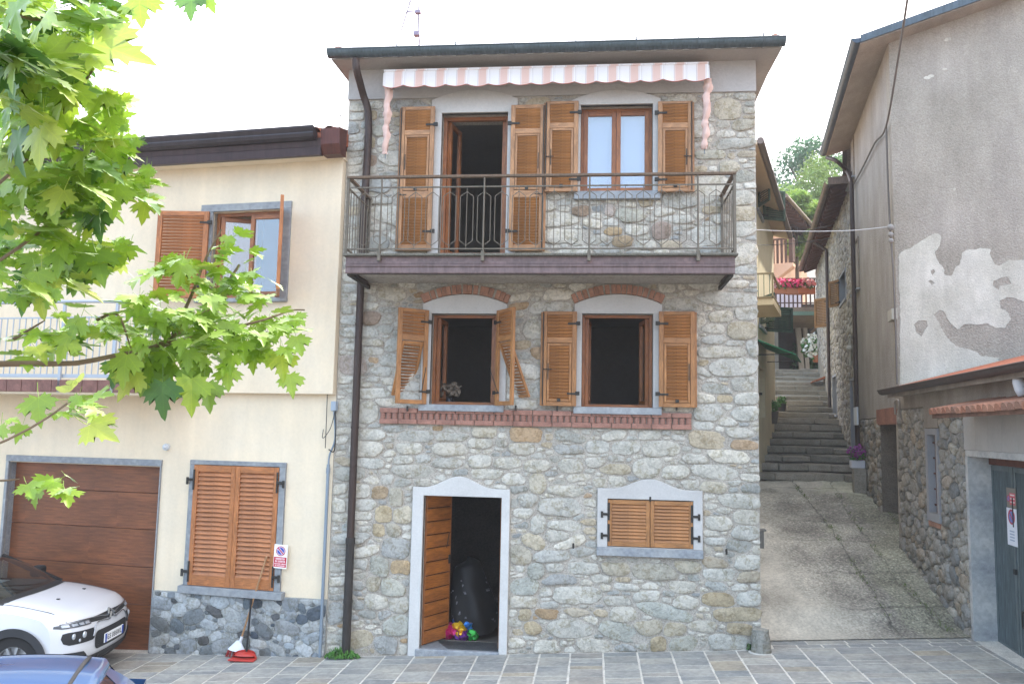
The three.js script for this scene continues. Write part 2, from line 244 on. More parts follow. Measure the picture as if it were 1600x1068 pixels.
// one louvred leaf: hinge edge at local x = 0, leaf to +x; sections of [bottom, top, inset frame]
function shutter(parent, { x, y, z, w, h, turn = 0, sections, pitch = 0.044, frameM = M.shutter, slatM = M.slat, stile = 0.06, flip = false, name = 'shutter', hw = true, th = 0.036, tilt = 0.62 }) {
  const fr = [], X = (a) => flip ? -a : a, put = (a, b, c, d, e, f, s) => fr.push(rbx(Math.min(X(a), X(d)), b, c, Math.max(X(a), X(d)), e, f, 0.004, s));
  put(0, 0, 0, stile, h, th, true); put(w - stile, 0, 0, w, h, th, true);
  let yb = 0; for (const s of sections) { put(stile + .001, yb, .0015, w - stile - .001, s[0], th - .0015); yb = s[1]; }
  put(stile + .001, yb, .0015, w - stile - .001, h, th - .0015);
  const hard = [];
  for (const s of sections) if (s[2] && !s[3]) { const i = s[2]; put(stile + .006, s[0] + .006, .004, stile + i, s[1] - .006, th + .004, true); put(w - stile - i, s[0] + .006, .004, w - stile - .006, s[1] - .006, th + .004, true); put(stile + i + .001, s[0] + .006, .005, w - stile - i - .001, s[0] + i, th + .003); put(stile + i + .001, s[1] - i, .005, w - stile - i - .001, s[1] - .006, th + .003); hard.push(bx(X(w / 2) - .022, s[0] + .004, th + .004, X(w / 2) + .022, s[0] + .045, th + .02)); hard.push(bx(X(w - stile - .02) - .006, (s[0] + s[1]) / 2 - .1, th + .004, X(w - stile - .02) + .006, (s[0] + s[1]) / 2 + .12, th + .012)); }
  const leaf = mesh(name, fr, frameM, parent); leaf.position.set(x, y, z); leaf.rotation.y = turn;
  for (const s of sections) if (!s[3]) {
    const i = s[2] ?? 0, a = stile + i, sw = w - 2 * a, k = sw.toFixed(3) + pitch + tilt; let g = slatCache.get(k);
    if (!g) { const hf = pitch * (tilt > 0 ? 0.46 : 0.56); g = rbx(-sw / 2, -hf, -0.004, sw / 2, hf, 0.004, 0.0025); g.rotateX(tilt); boxUV(g); slatCache.set(k, g); }
    const n = Math.max(1, Math.round((s[1] - s[0] - 2 * i) / pitch)), st = (s[1] - s[0] - 2 * i) / n;
    for (let q = 0; q < n; q++) { const m = new THREE.Mesh(g, toned(slatM)[Math.floor(R0() * 3)]); m.name = 'slat'; m.castShadow = m.receiveShadow = true; m.position.set(X(w / 2), s[0] + i + (q + 0.5) * st, th / 2 + (R0() - .5) * .002); m.rotation.x = (R0() - 0.5) * 0.06; leaf.add(m); }
  }
  if (hw) for (const f of [0.13, 0.87]) mesh('hinge', [bx(X(-0.045), h * f - .02, th * .5, X(0.012), h * f + .03, th + .012), bx(X(.0), h * f - .012, th + .0005, X(0.12), h * f + .012, th + .013)], M.iron, leaf);
  if (hard.length) mesh('latch', hard, M.iron, leaf).userData.kind = 'stuff';
  return leaf;
}
function cosArch(x0, x1, yb, peak, n = 18) { const o = []; for (let i = 0; i <= n; i++) { const t = i / n; o.push([lerp(x0, x1, t), yb + peak * (0.5 - 0.5 * Math.cos(2 * Math.PI * t))]); } return o; }
function segArch(x0, x1, ys, rise, n = 14) { const hw = (x1 - x0) / 2, R = (hw * hw + rise * rise) / (2 * rise), cy = ys + rise - R, cx = (x0 + x1) / 2, o = []; const a0 = Math.asin(hw / R); for (let i = 0; i <= n; i++) { const a = -a0 + 2 * a0 * i / n; o.push([cx + R * Math.sin(a), cy + R * Math.cos(a)]); } return o; }
const xL = H.p(528, 560).x, xR = H.p(1184.5, 560).x, yTop = H.p(541, 110).y, yFr = (H.p(545, 152).y + H.p(1175, 148).y) / 2;
const HO = {                                  // openings
  door: H.rect([659, 775, 782, 1021]), cellar: H.rect([949, 780, 1083, 855]),
  w1: H.rect([673, 490, 775, 632]), w2: H.rect([909, 490, 1020.5, 636]),
  bdoor: H.rect([688, 177, 792, 397]), w3: H.rect([907, 164, 1020, 300]),
};
HO.door.y0 = groundY(-1.6) + 0.05;
const wallH = mesh('wall', ext(rectPts(xL, -0.6, xR, yTop), -0.45, 0, Object.values(HO).map((r) => rectPts(r.x0, r.y0, r.x1, r.y1))), M.mortar, house);
mesh('side_walls', [bx(xR - .42, -0.6, -6.5, xR, yTop, -0.451), bx(xL, -0.6, -6.5, xL + .42, yTop, -0.451), bx(xL + .421, -0.6, -6.5, xR - .421, yTop, -6.1)], M.mortar, house);
mesh('interior', [2.62, 5.04].map((y) => bx(xL + .43, y - .22, -6.09, xR - .43, y, -.455)).concat([bx(xL + .43, 7.7, -6.09, xR - .43, 7.9, -.455), bx(H.p(800, 300).x + .28, 2.63, -6.08, H.p(800, 300).x + .4, 7.69, -.456), bx(xL + .44, 2.63, -4.2, xR - .44, 7.69, -4.1)]), M.interior, house);
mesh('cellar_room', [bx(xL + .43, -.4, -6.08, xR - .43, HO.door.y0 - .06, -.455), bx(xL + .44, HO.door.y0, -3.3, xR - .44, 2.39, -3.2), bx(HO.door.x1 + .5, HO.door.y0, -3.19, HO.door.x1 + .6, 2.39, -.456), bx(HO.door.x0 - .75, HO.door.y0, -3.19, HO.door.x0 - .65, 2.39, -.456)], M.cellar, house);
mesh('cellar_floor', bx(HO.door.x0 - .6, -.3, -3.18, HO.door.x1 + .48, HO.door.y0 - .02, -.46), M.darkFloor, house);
// plaster frieze under the eaves
mesh('frieze', bx(xL - .012, yFr, -.1, xR + .012, yTop - .001, 0.028), M.frieze, house);

// surrounds
function surround(pts, r, z0, z1, m = M.trim) { return mesh('window_surround', ext(pts, z0, z1, [rectPts(r.x0, r.y0, r.x1, r.y1)], 0.004), m, house); }
const uframe = (o, r, top, z1) => mesh('window_surround', ext([[o.x0, r.y0], [r.x0, r.y0], [r.x0, r.y1], [r.x1, r.y1], [r.x1, r.y0], [o.x1, r.y0], [o.x1, o.y1], ...top, [o.x0, o.y1]], -.06, z1, [], .004), M.trim, house);
const SO = {};
{
  const d = H.rect([642, 762, 795, 1022]), y0 = groundY(-1.8) - .1, a = H.rect([664, 744, 773, 762]);
  SO.door = [d.x0, y0, d.x1, d.y1 + .13];
  mesh('door_surround', ext([[d.x0, y0], [HO.door.x0, y0], [HO.door.x0, HO.door.y1], [HO.door.x1, HO.door.y1], [HO.door.x1, y0], [d.x1, y0], [d.x1, d.y1], ...cosArch(a.x1, a.x0, d.y1, a.y1 - a.y0), [d.x0, d.y1]], -.06, .05, [], .005), mat('#d9d8d5', { tex: T.plaster, texB: T.plasterB, sx: 1, bump: .002 }), house);
  mesh('threshold', rbx(d.x0 + .1, groundY(-1.6) - .1, -.44, d.x1 - .1, HO.door.y0, .07, .01), M.sill, house);
  const c = H.rect([933.5, 764, 1097.5, 856]), b = H.rect([958, 747, 1073, 763]);
  SO.cellar = [c.x0, c.y0 - .13, c.x1, c.y1 + .16];
  surround([[c.x0, c.y0], [c.x1, c.y0], [c.x1, c.y1], ...cosArch(b.x1, b.x0, c.y1, b.y1 - b.y0), [c.x0, c.y1]], HO.cellar, -.06, .05, M.trim);
  mesh('window_sill', rbx(c.x0 - .005, c.y0 - .105, -.05, c.x1 + .005, c.y0 - .001, .075, .008), M.sill, house);
  for (const [k, x0, x1, ys, sill] of [['w1', 659, 791.5, 475.5, [654, 632, 787, 642.5]], ['w2', 897, 1034.5, 475.5, [896, 636.5, 1034, 647]]]) {
    const o = H.rect([x0, ys, x1, k === 'w1' ? 632 : 636]), r = HO[k], rise = 0.135, si = H.rect(sill, .06);
    SO[k] = [o.x0, o.y0 - .1, o.x1, o.y1 + .28];
    uframe(o, r, segArch(o.x0, o.x1, o.y1, rise).reverse().slice(1, -1), .03);
    mesh('window_sill', rbx(si.x0, si.y0, -.3, si.x1, r.y0 - .002, .085, .008), M.sill, house);
    const hw = (o.x1 - o.x0) / 2, Rr = (hw * hw + rise * rise) / (2 * rise), cy = o.y1 + rise - Rr, cx = (o.x0 + o.x1) / 2, a0 = Math.asin(hw / Rr), nb = 17, th = 0.13;
    const arch = mesh('brick_arch', ext([...segArch(o.x0, o.x1, o.y1 + .012, rise, 14), ...segArch(o.x0 - .01, o.x1 + .01, o.y1 + .012 + th, rise, 14).reverse()], -.05, .02), M.mortar, house);
    for (let i = 0; i < nb; i++) { const a = -a0 + (i + .5) / nb * 2 * a0, wd = 2 * a0 * Rr / nb, g = rbx(-wd * .44, Rr + .008, -.03, wd * .44, Rr + th + (R0() - .5) * .008, .036 + R0() * .006, .006); g.rotateZ(-a + (R0() - .5) * .02); g.translate(cx, cy, 0); mesh('brick', g, M.brick, arch); }
  }
  for (const [k, x0, x1, yy] of [['bdoor', 672, 807, 397], ['w3', 893, 1032, 300]]) {
    const o = H.rect([x0, 158, x1, yy]), r = HO[k]; SO[k] = [o.x0, o.y0 - .1, o.x1, o.y1 + .2];
    uframe(o, r, segArch(o.x0, o.x1, o.y1 + .01, .14).reverse(), .042);
  }
  const s3 = H.rect([897, 300, 1032, 311], .05); mesh('window_sill', rbx(s3.x0, s3.y0, -.2, s3.x1, HO.w3.y0 - .002, .08, .008), M.sill, house);
}
// brick band between the ground and first floors
const band = { ...H.rect([593, 641, 1081, 666], .03) };
{
  const m = mesh('brick_band', bx(band.x0, band.y0, -.05, band.x1, band.y1, .012), M.mortar, house), L = band.x1 - band.x0, hB = band.y1 - band.y0, n = 16;
  for (const row of [0, 1]) { let x = band.x0; for (let i = 0; i < n; i++) { const w = L / n, y = row ? band.y1 - hB * .3 : band.y0; mesh('brick', rbx(x + .004, y + (R0() - .5) * .004, -.04, x + w - .004, y + hB * .3, .05 + R0() * .008, .006), M.brickPink, m); x += w; } }
  const k = 50; for (let i = 0; i < k; i++) { const g = new THREE.CylinderGeometry(L / k * .46, L / k * .46, hB * .38, 8, 1, false); g.translate(band.x0 + (i + .5) * L / k, band.y0 + hB * .495 + (R0() - .5) * .004, .012 + R0() * .006); mesh('brick', g, M.brickPink, m); }
}
// rubble
{
  const rand = rng(11), q = [];
  const TN = { L: [.54, .525, .48], B: [.49, .45, .37], T: [.46, .39, .28], O: [.46, .35, .23], N: [.35, .27, .22], G: [.45, .45, .405], S: [.37, .375, .37], P: [.46, .40, .37] };
  const seeds = `1137 467 43 10 L|1165 490 17 9 L|1127 495 19 8 L|1159 517 23 13 B|1130 551 34 9 L|1175 543 8 13 L|1147 573 36 15 L|1163 600 20 11 L|1168 622 17 10 L|1106 643 22 12 L|1166 646 20 11 L|1132 622 10 6 T|1034 700 27 12 L|978 699 21 10 L|1012 730 22 13 L|934 698 20 9 L|892 728 18 11 L|961 733 20 8 B|840 755 13 14 B|886 766 24 8 L|1055 737 20 10 L|1157 783 29 10 L|1115 761 19 8 B|1165 808 19 10 L|1164 832 21 10 L|900 929 33 13 L|877 906 24 6 S|910 887 25 8 L|1022 893 34 11 B|963 888 21 10 B|1076 887 18 8 B|890 982 34 12 L|970 987 32 11 G -.22|1042 956 39 9 G -.18|1014 981 22 11 B|1053 984 17 11 B|1069 1006 21 12 G|1121 938 24 9 T|1151 959 33 10 T|1169 935 16 10 L|1157 982 18 9 T|1029 1006 12 12 T|1123 897 24 8 L|1167 878 18 9 L|973 959 20 10 L|1073 941 18 9 L|594 769 14 10 O|618 776 12 14 B|599 803 15 12 T|627 805 13 13 B|592 828 10 10 T|614 827 12 10 B|617 856 22 14 S|594 884 16 14 G|624 886 16 10 O|611 918 18 12 G|584 912 11 11 B|588 940 18 11 L|623 945 15 11 L|602 961 12 8 S|619 976 19 16 G|602 1006 17 12 S|570 790 18 8 L|529 790 13 10 L|526 958 11 15 S|563 997 18 13 B|832 845 15 12 B|815 866 15 14 B|822 916 19 13 G|838 892 13 11 G|832 981 14 9 T|820 960 10 9 T|827 781 14 10 L|841 819 12 14 L|579 679 23 9 L|704 683 24 7 L|758 676 18 9 B|640 700 20 8 L|749 692 20 8 L|815 700 19 9 L|699 724 23 7 L|751 720 18 9 L|793 723 20 8 L|578 724 22 8 L|839 727 20 9 L|763 740 20 6 L|574 644 16 17 L|542 642 15 18 L|579 496 18 10 N|598 580 14 7 L|579 614 26 8 L|615 538 15 10 L|552 570 22 15 P|1137 171 22 17 B|1145 225 30 8 L|1111 242 22 7 G|1160 195 15 9 B|1161 332 17 11 B|1161 358 15 10 L|1161 310 15 12 L|1034 360 14 14 N|972 377 17 9 O|985 336 21 11 G|907 330 14 9 N|959 362 14 7 O|953 328 9 9 P|580 180 9 9 T|579 223 8 10 T|579 250 9 9 N|551 200 11 10 S|594 205 12 10 G|1160 275 14 8 G|1140 262 15 8 B`.split('|').map((l) => { const [px, py, hw, hh, t, r] = l.split(' '), c = H.p(+px, +py), s = 1 / 117; return [c.x, c.y, +hw * s, +hh * s, +(r ?? 0), TN[t]]; });
  const out = Object.entries(SO).map(([, r]) => r).concat([[band.x0 - .01, band.y0 - .01, band.x1 + .01, band.y1 + .01]]);
  const ok = (x, y) => x > xL + .008 && x < xR + .012 && y < yFr - .012 && y > groundY(x - .7) + .0 && !out.some((r) => x > r[0] - .006 && x < r[2] + .006 && y > r[1] && y < (r[3] < 99 ? archTop(r, x) : r[3]));
  function archTop(r, x) { if (r === SO.door || r === SO.cellar) { const t = (x - r[0]) / (r[2] - r[0]); return r[3] - (r === SO.door ? .13 : .16) + (r === SO.door ? .16 : .14) * Math.max(0, 0.5 - 0.5 * Math.cos(2 * Math.PI * clamp((t - .1) / .8, 0, 1))); } if (r === SO.w1 || r === SO.w2) { const t = ((x - r[0]) / (r[2] - r[0]) - .5) * 2; return r[3] - .13 * t * t; } return r[3]; }
  const list = layStones({ x0: xL, y0: 0, x1: xR, y1: yFr, ok, seeds, rand, gap: 0.012, grow: 1.75, N: 20, power: 3.4, sizes: [[.25, .095, 300], [.2, .075, 900], [.13, .06, 4000], [.09, .045, 7000], [.055, .03, 9000], [.035, .018, 12000]] });
  addStones(list, wallH, M.stone, PAL.house, rand, { proud: .021, flat: .8, warm: .06 });

}
// ---------------------------------------------------------------- windows, doors, shutters of the stone house
// a casement: frame on the wall, leaves with their own frame and pane
function windowFrame(parent, r, z, w = .045, m = M.winWood, d = .07) {
  return mesh('window_frame', [rbx(r.x0 + .001, r.y0 + .001, z, r.x0 + w, r.y1 - .001, z + d, .004, true), rbx(r.x1 - w, r.y0 + .001, z, r.x1 - .001, r.y1 - .001, z + d, .004, true), rbx(r.x0 + w + .001, r.y1 - w, z + .001, r.x1 - w - .001, r.y1 - .001, z + d - .001, .004), rbx(r.x0 + w + .001, r.y0 + .001, z + .001, r.x1 - w - .001, r.y0 + w, z + d - .001, .004)], m, parent);
}
function casement(parent, x, y, z, w, h, turn, flip = false, m = M.winWood, st = .06, gl = M.glass) {       // hinged at local x = 0
  const X = (a) => flip ? -a : a, b = (a, c, d, e, s, o) => rbx(Math.min(X(a), X(d)), c, o, Math.max(X(a), X(d)), e, .05 - o, .004, s);
  const leaf = mesh('casement', [b(0, 0, st, h, true, 0), b(w - st, 0, w, h, true, 0), b(st + .001, 0, w - st - .001, st, false, .001), b(st + .001, h - st, w - st - .001, h, false, .001)], m, parent);
  leaf.position.set(x, y, z); leaf.rotation.y = turn;
  mesh('pane', bx(Math.min(X(st - .008), X(w - st + .008)), st - .008, .022, Math.max(X(st - .008), X(w - st + .008)), h - st + .008, .028), gl, leaf);
  return leaf;
}
{
  const r = HO.w3, f = windowFrame(house, r, -.2, .04), w = (r.x1 - r.x0 - .08) / 2;
  casement(house, r.x0 + .04, r.y0 + .04, -.175, w - .002, r.y1 - r.y0 - .08, 0); casement(house, r.x1 - .04, r.y0 + .04, -.175, w - .002, r.y1 - r.y0 - .08, 0, true);
  mesh('curtain', bx(r.x0 + .06, r.y0 + .02, -.235, r.x1 - .06, r.y1 - .02, -.23), mat('#8ea3c2', { roughness: 1 }), house);
  for (const k of ['w1', 'w2', 'bdoor']) {
    const q = HO[k], st = k === 'bdoor' ? .05 : .04, hh = q.y1 - q.y0 - 2 * st, ww = (q.x1 - q.x0 - 2 * st) / 2;
    windowFrame(house, q, -.2, st);
    casement(house, q.x0 + st, q.y0 + st, -.2, ww, hh, k === 'bdoor' ? 1.36 : 1.5); casement(house, q.x1 - st, q.y0 + st, -.2, ww, hh, k === 'w2' ? -1.42 : -1.6, true);
  }
}
{
  // upper floor: tall leaves by the balcony door, shorter ones by the window
  const up = { frameM: M.shutterHigh, slatM: M.slatHigh, pitch: .041 };
  const a = H.rect([624, 168, 677, 392], .08), b = H.rect([797, 165, 850, 392], .08), c = H.rect([852, 159.5, 903.5, 300], .08), d = H.rect([1028, 159.5, 1082, 300], .08);
  const tall = (h) => [[.08 * h / 2, .36 * h, 0], [.41 * h, .80 * h, .035], [.835 * h, .975 * h, 0]].map((s) => s), short = (h) => [[.05, .70 * h, .035], [.76 * h, .97 * h, 0]];
  // the hinge side faces the opening, the outer leaf stays folded behind
  const fold = (r, edge, sec, left) => {
    const w = r.x1 - r.x0, h = r.y1 - r.y0;
    shutter(house, { x: left ? r.x1 : r.x0, y: r.y0, z: .085, w, h, flip: left, sections: sec(h), ...up });
    mesh('folded_leaf', rbx(left ? r.x0 - .028 : r.x1 - w + .03, r.y0 + .004, .045, left ? r.x1 - .03 : r.x1 + .028, r.y1 - .004, .081, .004, true), M.shutterHigh, house);
    mesh('shutter_bar', [rod(V(left ? r.x0 + .012 : r.x1 - .012, r.y0 + .02, .13), V(left ? r.x0 + .012 : r.x1 - .012, r.y1 - .02, .13), .008), rod(V(left ? r.x0 + .01 : r.x1 - .01, r.y0 + h * .38, .14), V(left ? r.x0 + .12 : r.x1 - .12, r.y0 + h * .38, .145), .007)], M.iron, house);
  };
  fold(a, 0, tall, true); fold(b, 0, tall, false); fold(c, 0, short, true); fold(d, 0, short, false);
  // first floor, right window: leaves flat against the wall
  const e = H.rect([847.5, 487, 901, 634], .08), f = H.rect([1029.5, 487, 1086, 636], .08), sec = (h) => [[.055, .665 * h, .036], [.725 * h, .965 * h, 0]];
  const lowF = (r, left) => {
    const w = r.x1 - r.x0, h = r.y1 - r.y0; shutter(house, { x: left ? r.x1 : r.x0, y: r.y0, z: .085, w, h, flip: left, sections: sec(h) });
    mesh('folded_leaf', rbx(left ? r.x0 - .026 : r.x0 + .03, r.y0 + .004, .045, left ? r.x1 - .03 : r.x1 + .026, r.y1 - .004, .081, .004, true), M.shutter, house);
  };
  lowF(e, true); lowF(f, false);
  mesh('shutter_bar', [rod(V(e.x0 + .012, e.y0 + .01, .13), V(e.x0 + .012, e.y1 - .01, .13), .008), rod(V(e.x0 + .01, e.y0 + .48, .14), V(e.x0 + .13, e.y0 + .48, .145), .007)], M.iron, house);
  // first floor, left window: leaves half open, their lower panels pushed out
  const r = HO.w1, hh = r.y1 - r.y0 + .04, ww = .445, turnL = .66, turnR = .93;
  for (const left of [true, false]) {
    const s = sec(hh).map((q, i) => i ? q : [...q, true]), X = (a) => left ? -a : a;
    const lf = shutter(house, { x: left ? r.x0 - .045 : r.x1 + .03, y: r.y0 - .005, z: .055, w: ww, h: hh, flip: left, turn: left ? turnL : -turnR, sections: s });
    const ph = (s[0][1] - s[0][0]) - .012, pw = ww - .135;
    const fl = shutter(house, { x: 0, y: 0, z: 0, w: pw, h: ph, flip: left, sections: [[.036, ph - .036, 0]], stile: .036, hw: false, name: 'shutter_flap', th: .03 });
    // hung from its top edge on the leaf
    house.updateMatrixWorld(true); const g = new THREE.Group(); fl.position.set(X(.067), -ph, 0); const top = V(0, s[0][1] - .006, .01); g.position.copy(top); g.rotation.x = .40; lf.add(g); g.add(fl); lf.updateMatrixWorld(true); g.updateMatrixWorld(true);
    const mw = fl.matrixWorld.clone(); house.updateMatrixWorld(true); lf.remove(g); fl.removeFromParent(); house.add(fl); const loc = house.matrixWorld.clone().invert().multiply(mw); loc.decompose(fl.position, fl.quaternion, fl.scale);
    mesh('stay', rod(V(X(.075), .16, .03), V(X(.09), s[0][1] - .36, .17), .006), M.iron, lf);
  }
  // cellar window: both leaves closed
  const k = HO.cellar, kw = (k.x1 - k.x0) / 2, kh = k.y1 - k.y0 - .02;
  for (const left of [true, false]) { const l = shutter(house, { x: left ? k.x0 + .005 : k.x1 - .005, y: k.y0 + .008, z: .005, w: kw - .008, h: kh, flip: !left, sections: [[.06, kh - .055, 0]], pitch: .0425, hw: false, stile: left ? .05 : .05, tilt: -.5 }); for (const f of [.2, .66]) mesh('hinge', [ bx(left ? -.075 : .075, kh * f, .045, left ? .02 : -.02, kh * f + .03, .058), bx(left ? .0 : 0, kh * f - .06, .0365, left ? .026 : -.026, kh * f + .16, .046), bx(left ? -.09 : .09, kh * f - .03, .045, left ? -.06 : .06, kh * f + .05, .06)], M.iron, l); }
  mesh('latch', rbx((k.x0 + k.x1) / 2 - .012, k.y1 - .02, .04, (k.x0 + k.x1) / 2 + .012, k.y1 + .04, .06), M.iron, house);
  // the cellar door: boarded leaf opened inwards, and the second leaf edge on
  const dr = HO.door, dh = dr.y1 - dr.y0 - .015;
  for (const left of [true, false]) {
    const w = .53, l = mesh('door', bx(left ? 0 : -w, 0, -.035, left ? w : 0, dh, -.012), mat('#4a2a14'), house); l.position.set(left ? dr.x0 + .012 : dr.x1 - .012, dr.y0 + .006, -.1); l.rotation.y = left ? 1.06 : -1.5;
    const n = 11; for (let i = 0; i < n; i++) mesh('plank', rbx((left ? .012 : -w + .012), dh * i / n + .007, -.013, left ? w - .012 : -.012, dh * (i + 1) / n - .007, .014, .01), M.doorWood, l);
    mesh('door_edge', [rbx(left ? 0 : -.011, 0, -.036, left ? .011 : 0, dh, .014, .003, true), rbx(left ? w - .011 : -w, 0, -.036, left ? w : -w + .011, dh, .014, .003, true)], M.winWood, l);
    if (left) mesh('latch', [rbx(w - .05, 1.0, .01, w - .02, 1.12, .03), rod(V(w - .1, 1.22, .02), V(w - .05, 1.42, .02), .005)], M.iron, l);
  }
  for (const [px, py] of [[637, 638], [806, 637], [896, 852], [1135, 861], [871, 638], [1057, 637]]) { const c = H.p(px, py, .05); mesh('shutter_hook', [rod(V(c.x, c.y, -.02), V(c.x, c.y, .08), .008), rbx(c.x - .012, c.y - .035, .06, c.x + .012, c.y + .035, .085)], M.iron, house); }
}
// ---------------------------------------------------------------- balcony
{
  const zB = 1.02, xa = H.p(544, 300, zB).x, xb = H.p(1148, 300, zB).x, yT = (H.p(541, 397, zB).y + H.p(1150, 394, zB).y) / 2;
  const yF = yT - .035, hF = .2;
  const bal = mesh('balcony', [ext(rectPts(xa + .05, -zB + .05, xb - .05, .0), yF - .16, yF, []).rotateX(-Math.PI / 2).scale(1, 1, 1)].map((g) => boxUV(g)), mat('#aca69f', { tex: T.mortar, texB: T.mortarB, sx: 1.5, bump: .006, roughness: 1 }), house);
  bal.geometry.computeBoundingBox();
  mesh('slab_edge', [rbx(xa - .035, yF, .002, xb + .035, yT, zB + .035, .012)], mat('#77756c', { tex: T.mortar, texB: T.mortarB, sx: .5, bump: .02 }), bal);
  const prof = [[0, 0], [0, -hF], [.012, -hF - .012], [.02, -hF], [.02, -hF * .68], [.034, -hF * .6], [.034, -hF * .5], [.02, -hF * .42], [.02, -.012], [.03, 0]];
  mesh('fascia', [extX(prof.map(([z, y]) => [z + zB - .045, y + yF - .002]), xa - .002, xb + .002), bx(xa - .002, yF - hF, .02, xa + .018, yF - .003, zB - .047), bx(xb - .018, yF - hF, .02, xb + .002, yF - .003, zB - .047)], M.copper, bal);
  mesh('drip_angle', [bar(V(xa + .03, yF - hF - .01, zB - .06), V(xa + .03, yF - hF - .02, .02), .04, .05), bar(V(xb - .03, yF - hF - .01, zB - .06), V(xb - .03, yF - hF - .02, .02), .04, .05), bx(xa + .05, yF - hF - .02, zB - .075, xb - .05, yF - hF + .01, zB - .05)], mat('#4c4640', { tex: T.metal, sx: .5 }), bal);
  const y1 = (H.p(545, 276, zB).y + H.p(1149, 272, zB).y) / 2, y2 = (H.p(547, 291.5, zB).y + H.p(1146, 289.5, zB).y) / 2, y0 = (H.p(547, 389, zB).y + H.p(1146, 387.5, zB).y) / 2;
  mesh('handrail', [rbx(xa - .02, y1 - .016, zB - .03, xb + .02, y1 + .016, zB + .025, .005), rbx(xa - .02, y1 - .016, .03, xa + .03, y1 + .015, zB - .031, .005), rbx(xb - .03, y1 - .016, .03, xb + .02, y1 + .015, zB - .031, .005)], M.railRust, bal);
  mesh('rail', [bx(xa, y2 - .008, zB - .012, xb, y2 + .008, zB + .008), bx(xa, y0 - .008, zB - .012, xb, y0 + .008, zB + .008), ...[xa, xb].flatMap((x) => [bx(x - .01, y2 - .008, .03, x + .01, y2 + .008, zB - .013), bx(x - .01, y0 - .008, .03, x + .01, y0 + .008, zB - .013)])], M.railing, bal);
  const L = xb - xa, n = 22, st = L / n, hx = .082, ya = y0 + .012, yb = y2 - .012, sh = .062;
  const hex = (x) => [rod(V(x, y0, 0), V(x, y2, 0), .005), ...[-1, 1].flatMap((s) => [rod(V(x, yb - .05, 0), V(x + s * hx, yb - .05 - sh, 0), .0052), rod(V(x + s * hx, yb - .05 - sh, 0), V(x + s * hx, ya + .03 + sh, 0), .0052), rod(V(x + s * hx, ya + .03 + sh, 0), V(x, ya + .03, 0), .0052)])];
  const g = merge(hex(0));
  for (let i = 1; i < n; i++) if (i % 6 !== 2) { const b = mesh('baluster', g, M.railing, bal); b.position.set(xa + i * st, 0, zB - .002); }
  const gp = merge([...hex(0), rod(V(0, yT - .08, .012), V(0, y1 - .02, .012), .012), bx(-.02, yT - .1, .0, .02, yT + .03, .045)]);
  for (let i = 2; i < n; i += 6) { const b = mesh('baluster', gp, M.railing, bal); b.position.set(xa + i * st, 0, zB - .002); }
  const gs = merge([rod(V(0, y0, 0), V(0, y2, 0), .007)]);
  for (const x of [xa, xb]) { for (let i = 1; i < 8; i++) { const b = mesh('baluster', gs, M.railing, bal); b.position.set(x, 0, .03 + i * (zB - .03) / 8); } mesh('post', [bx(x - .016, yT - .01, zB - .018, x + .016, y1 - .017, zB + .014), bx(x - .014, yT - .01, .02, x + .014, y1 - .017, .05)], M.railing, bal); mesh('rail_flat', bx(x - .005, y1 - .2, .08, x + .005, y1 - .02, .13), M.railing, bal); }
}
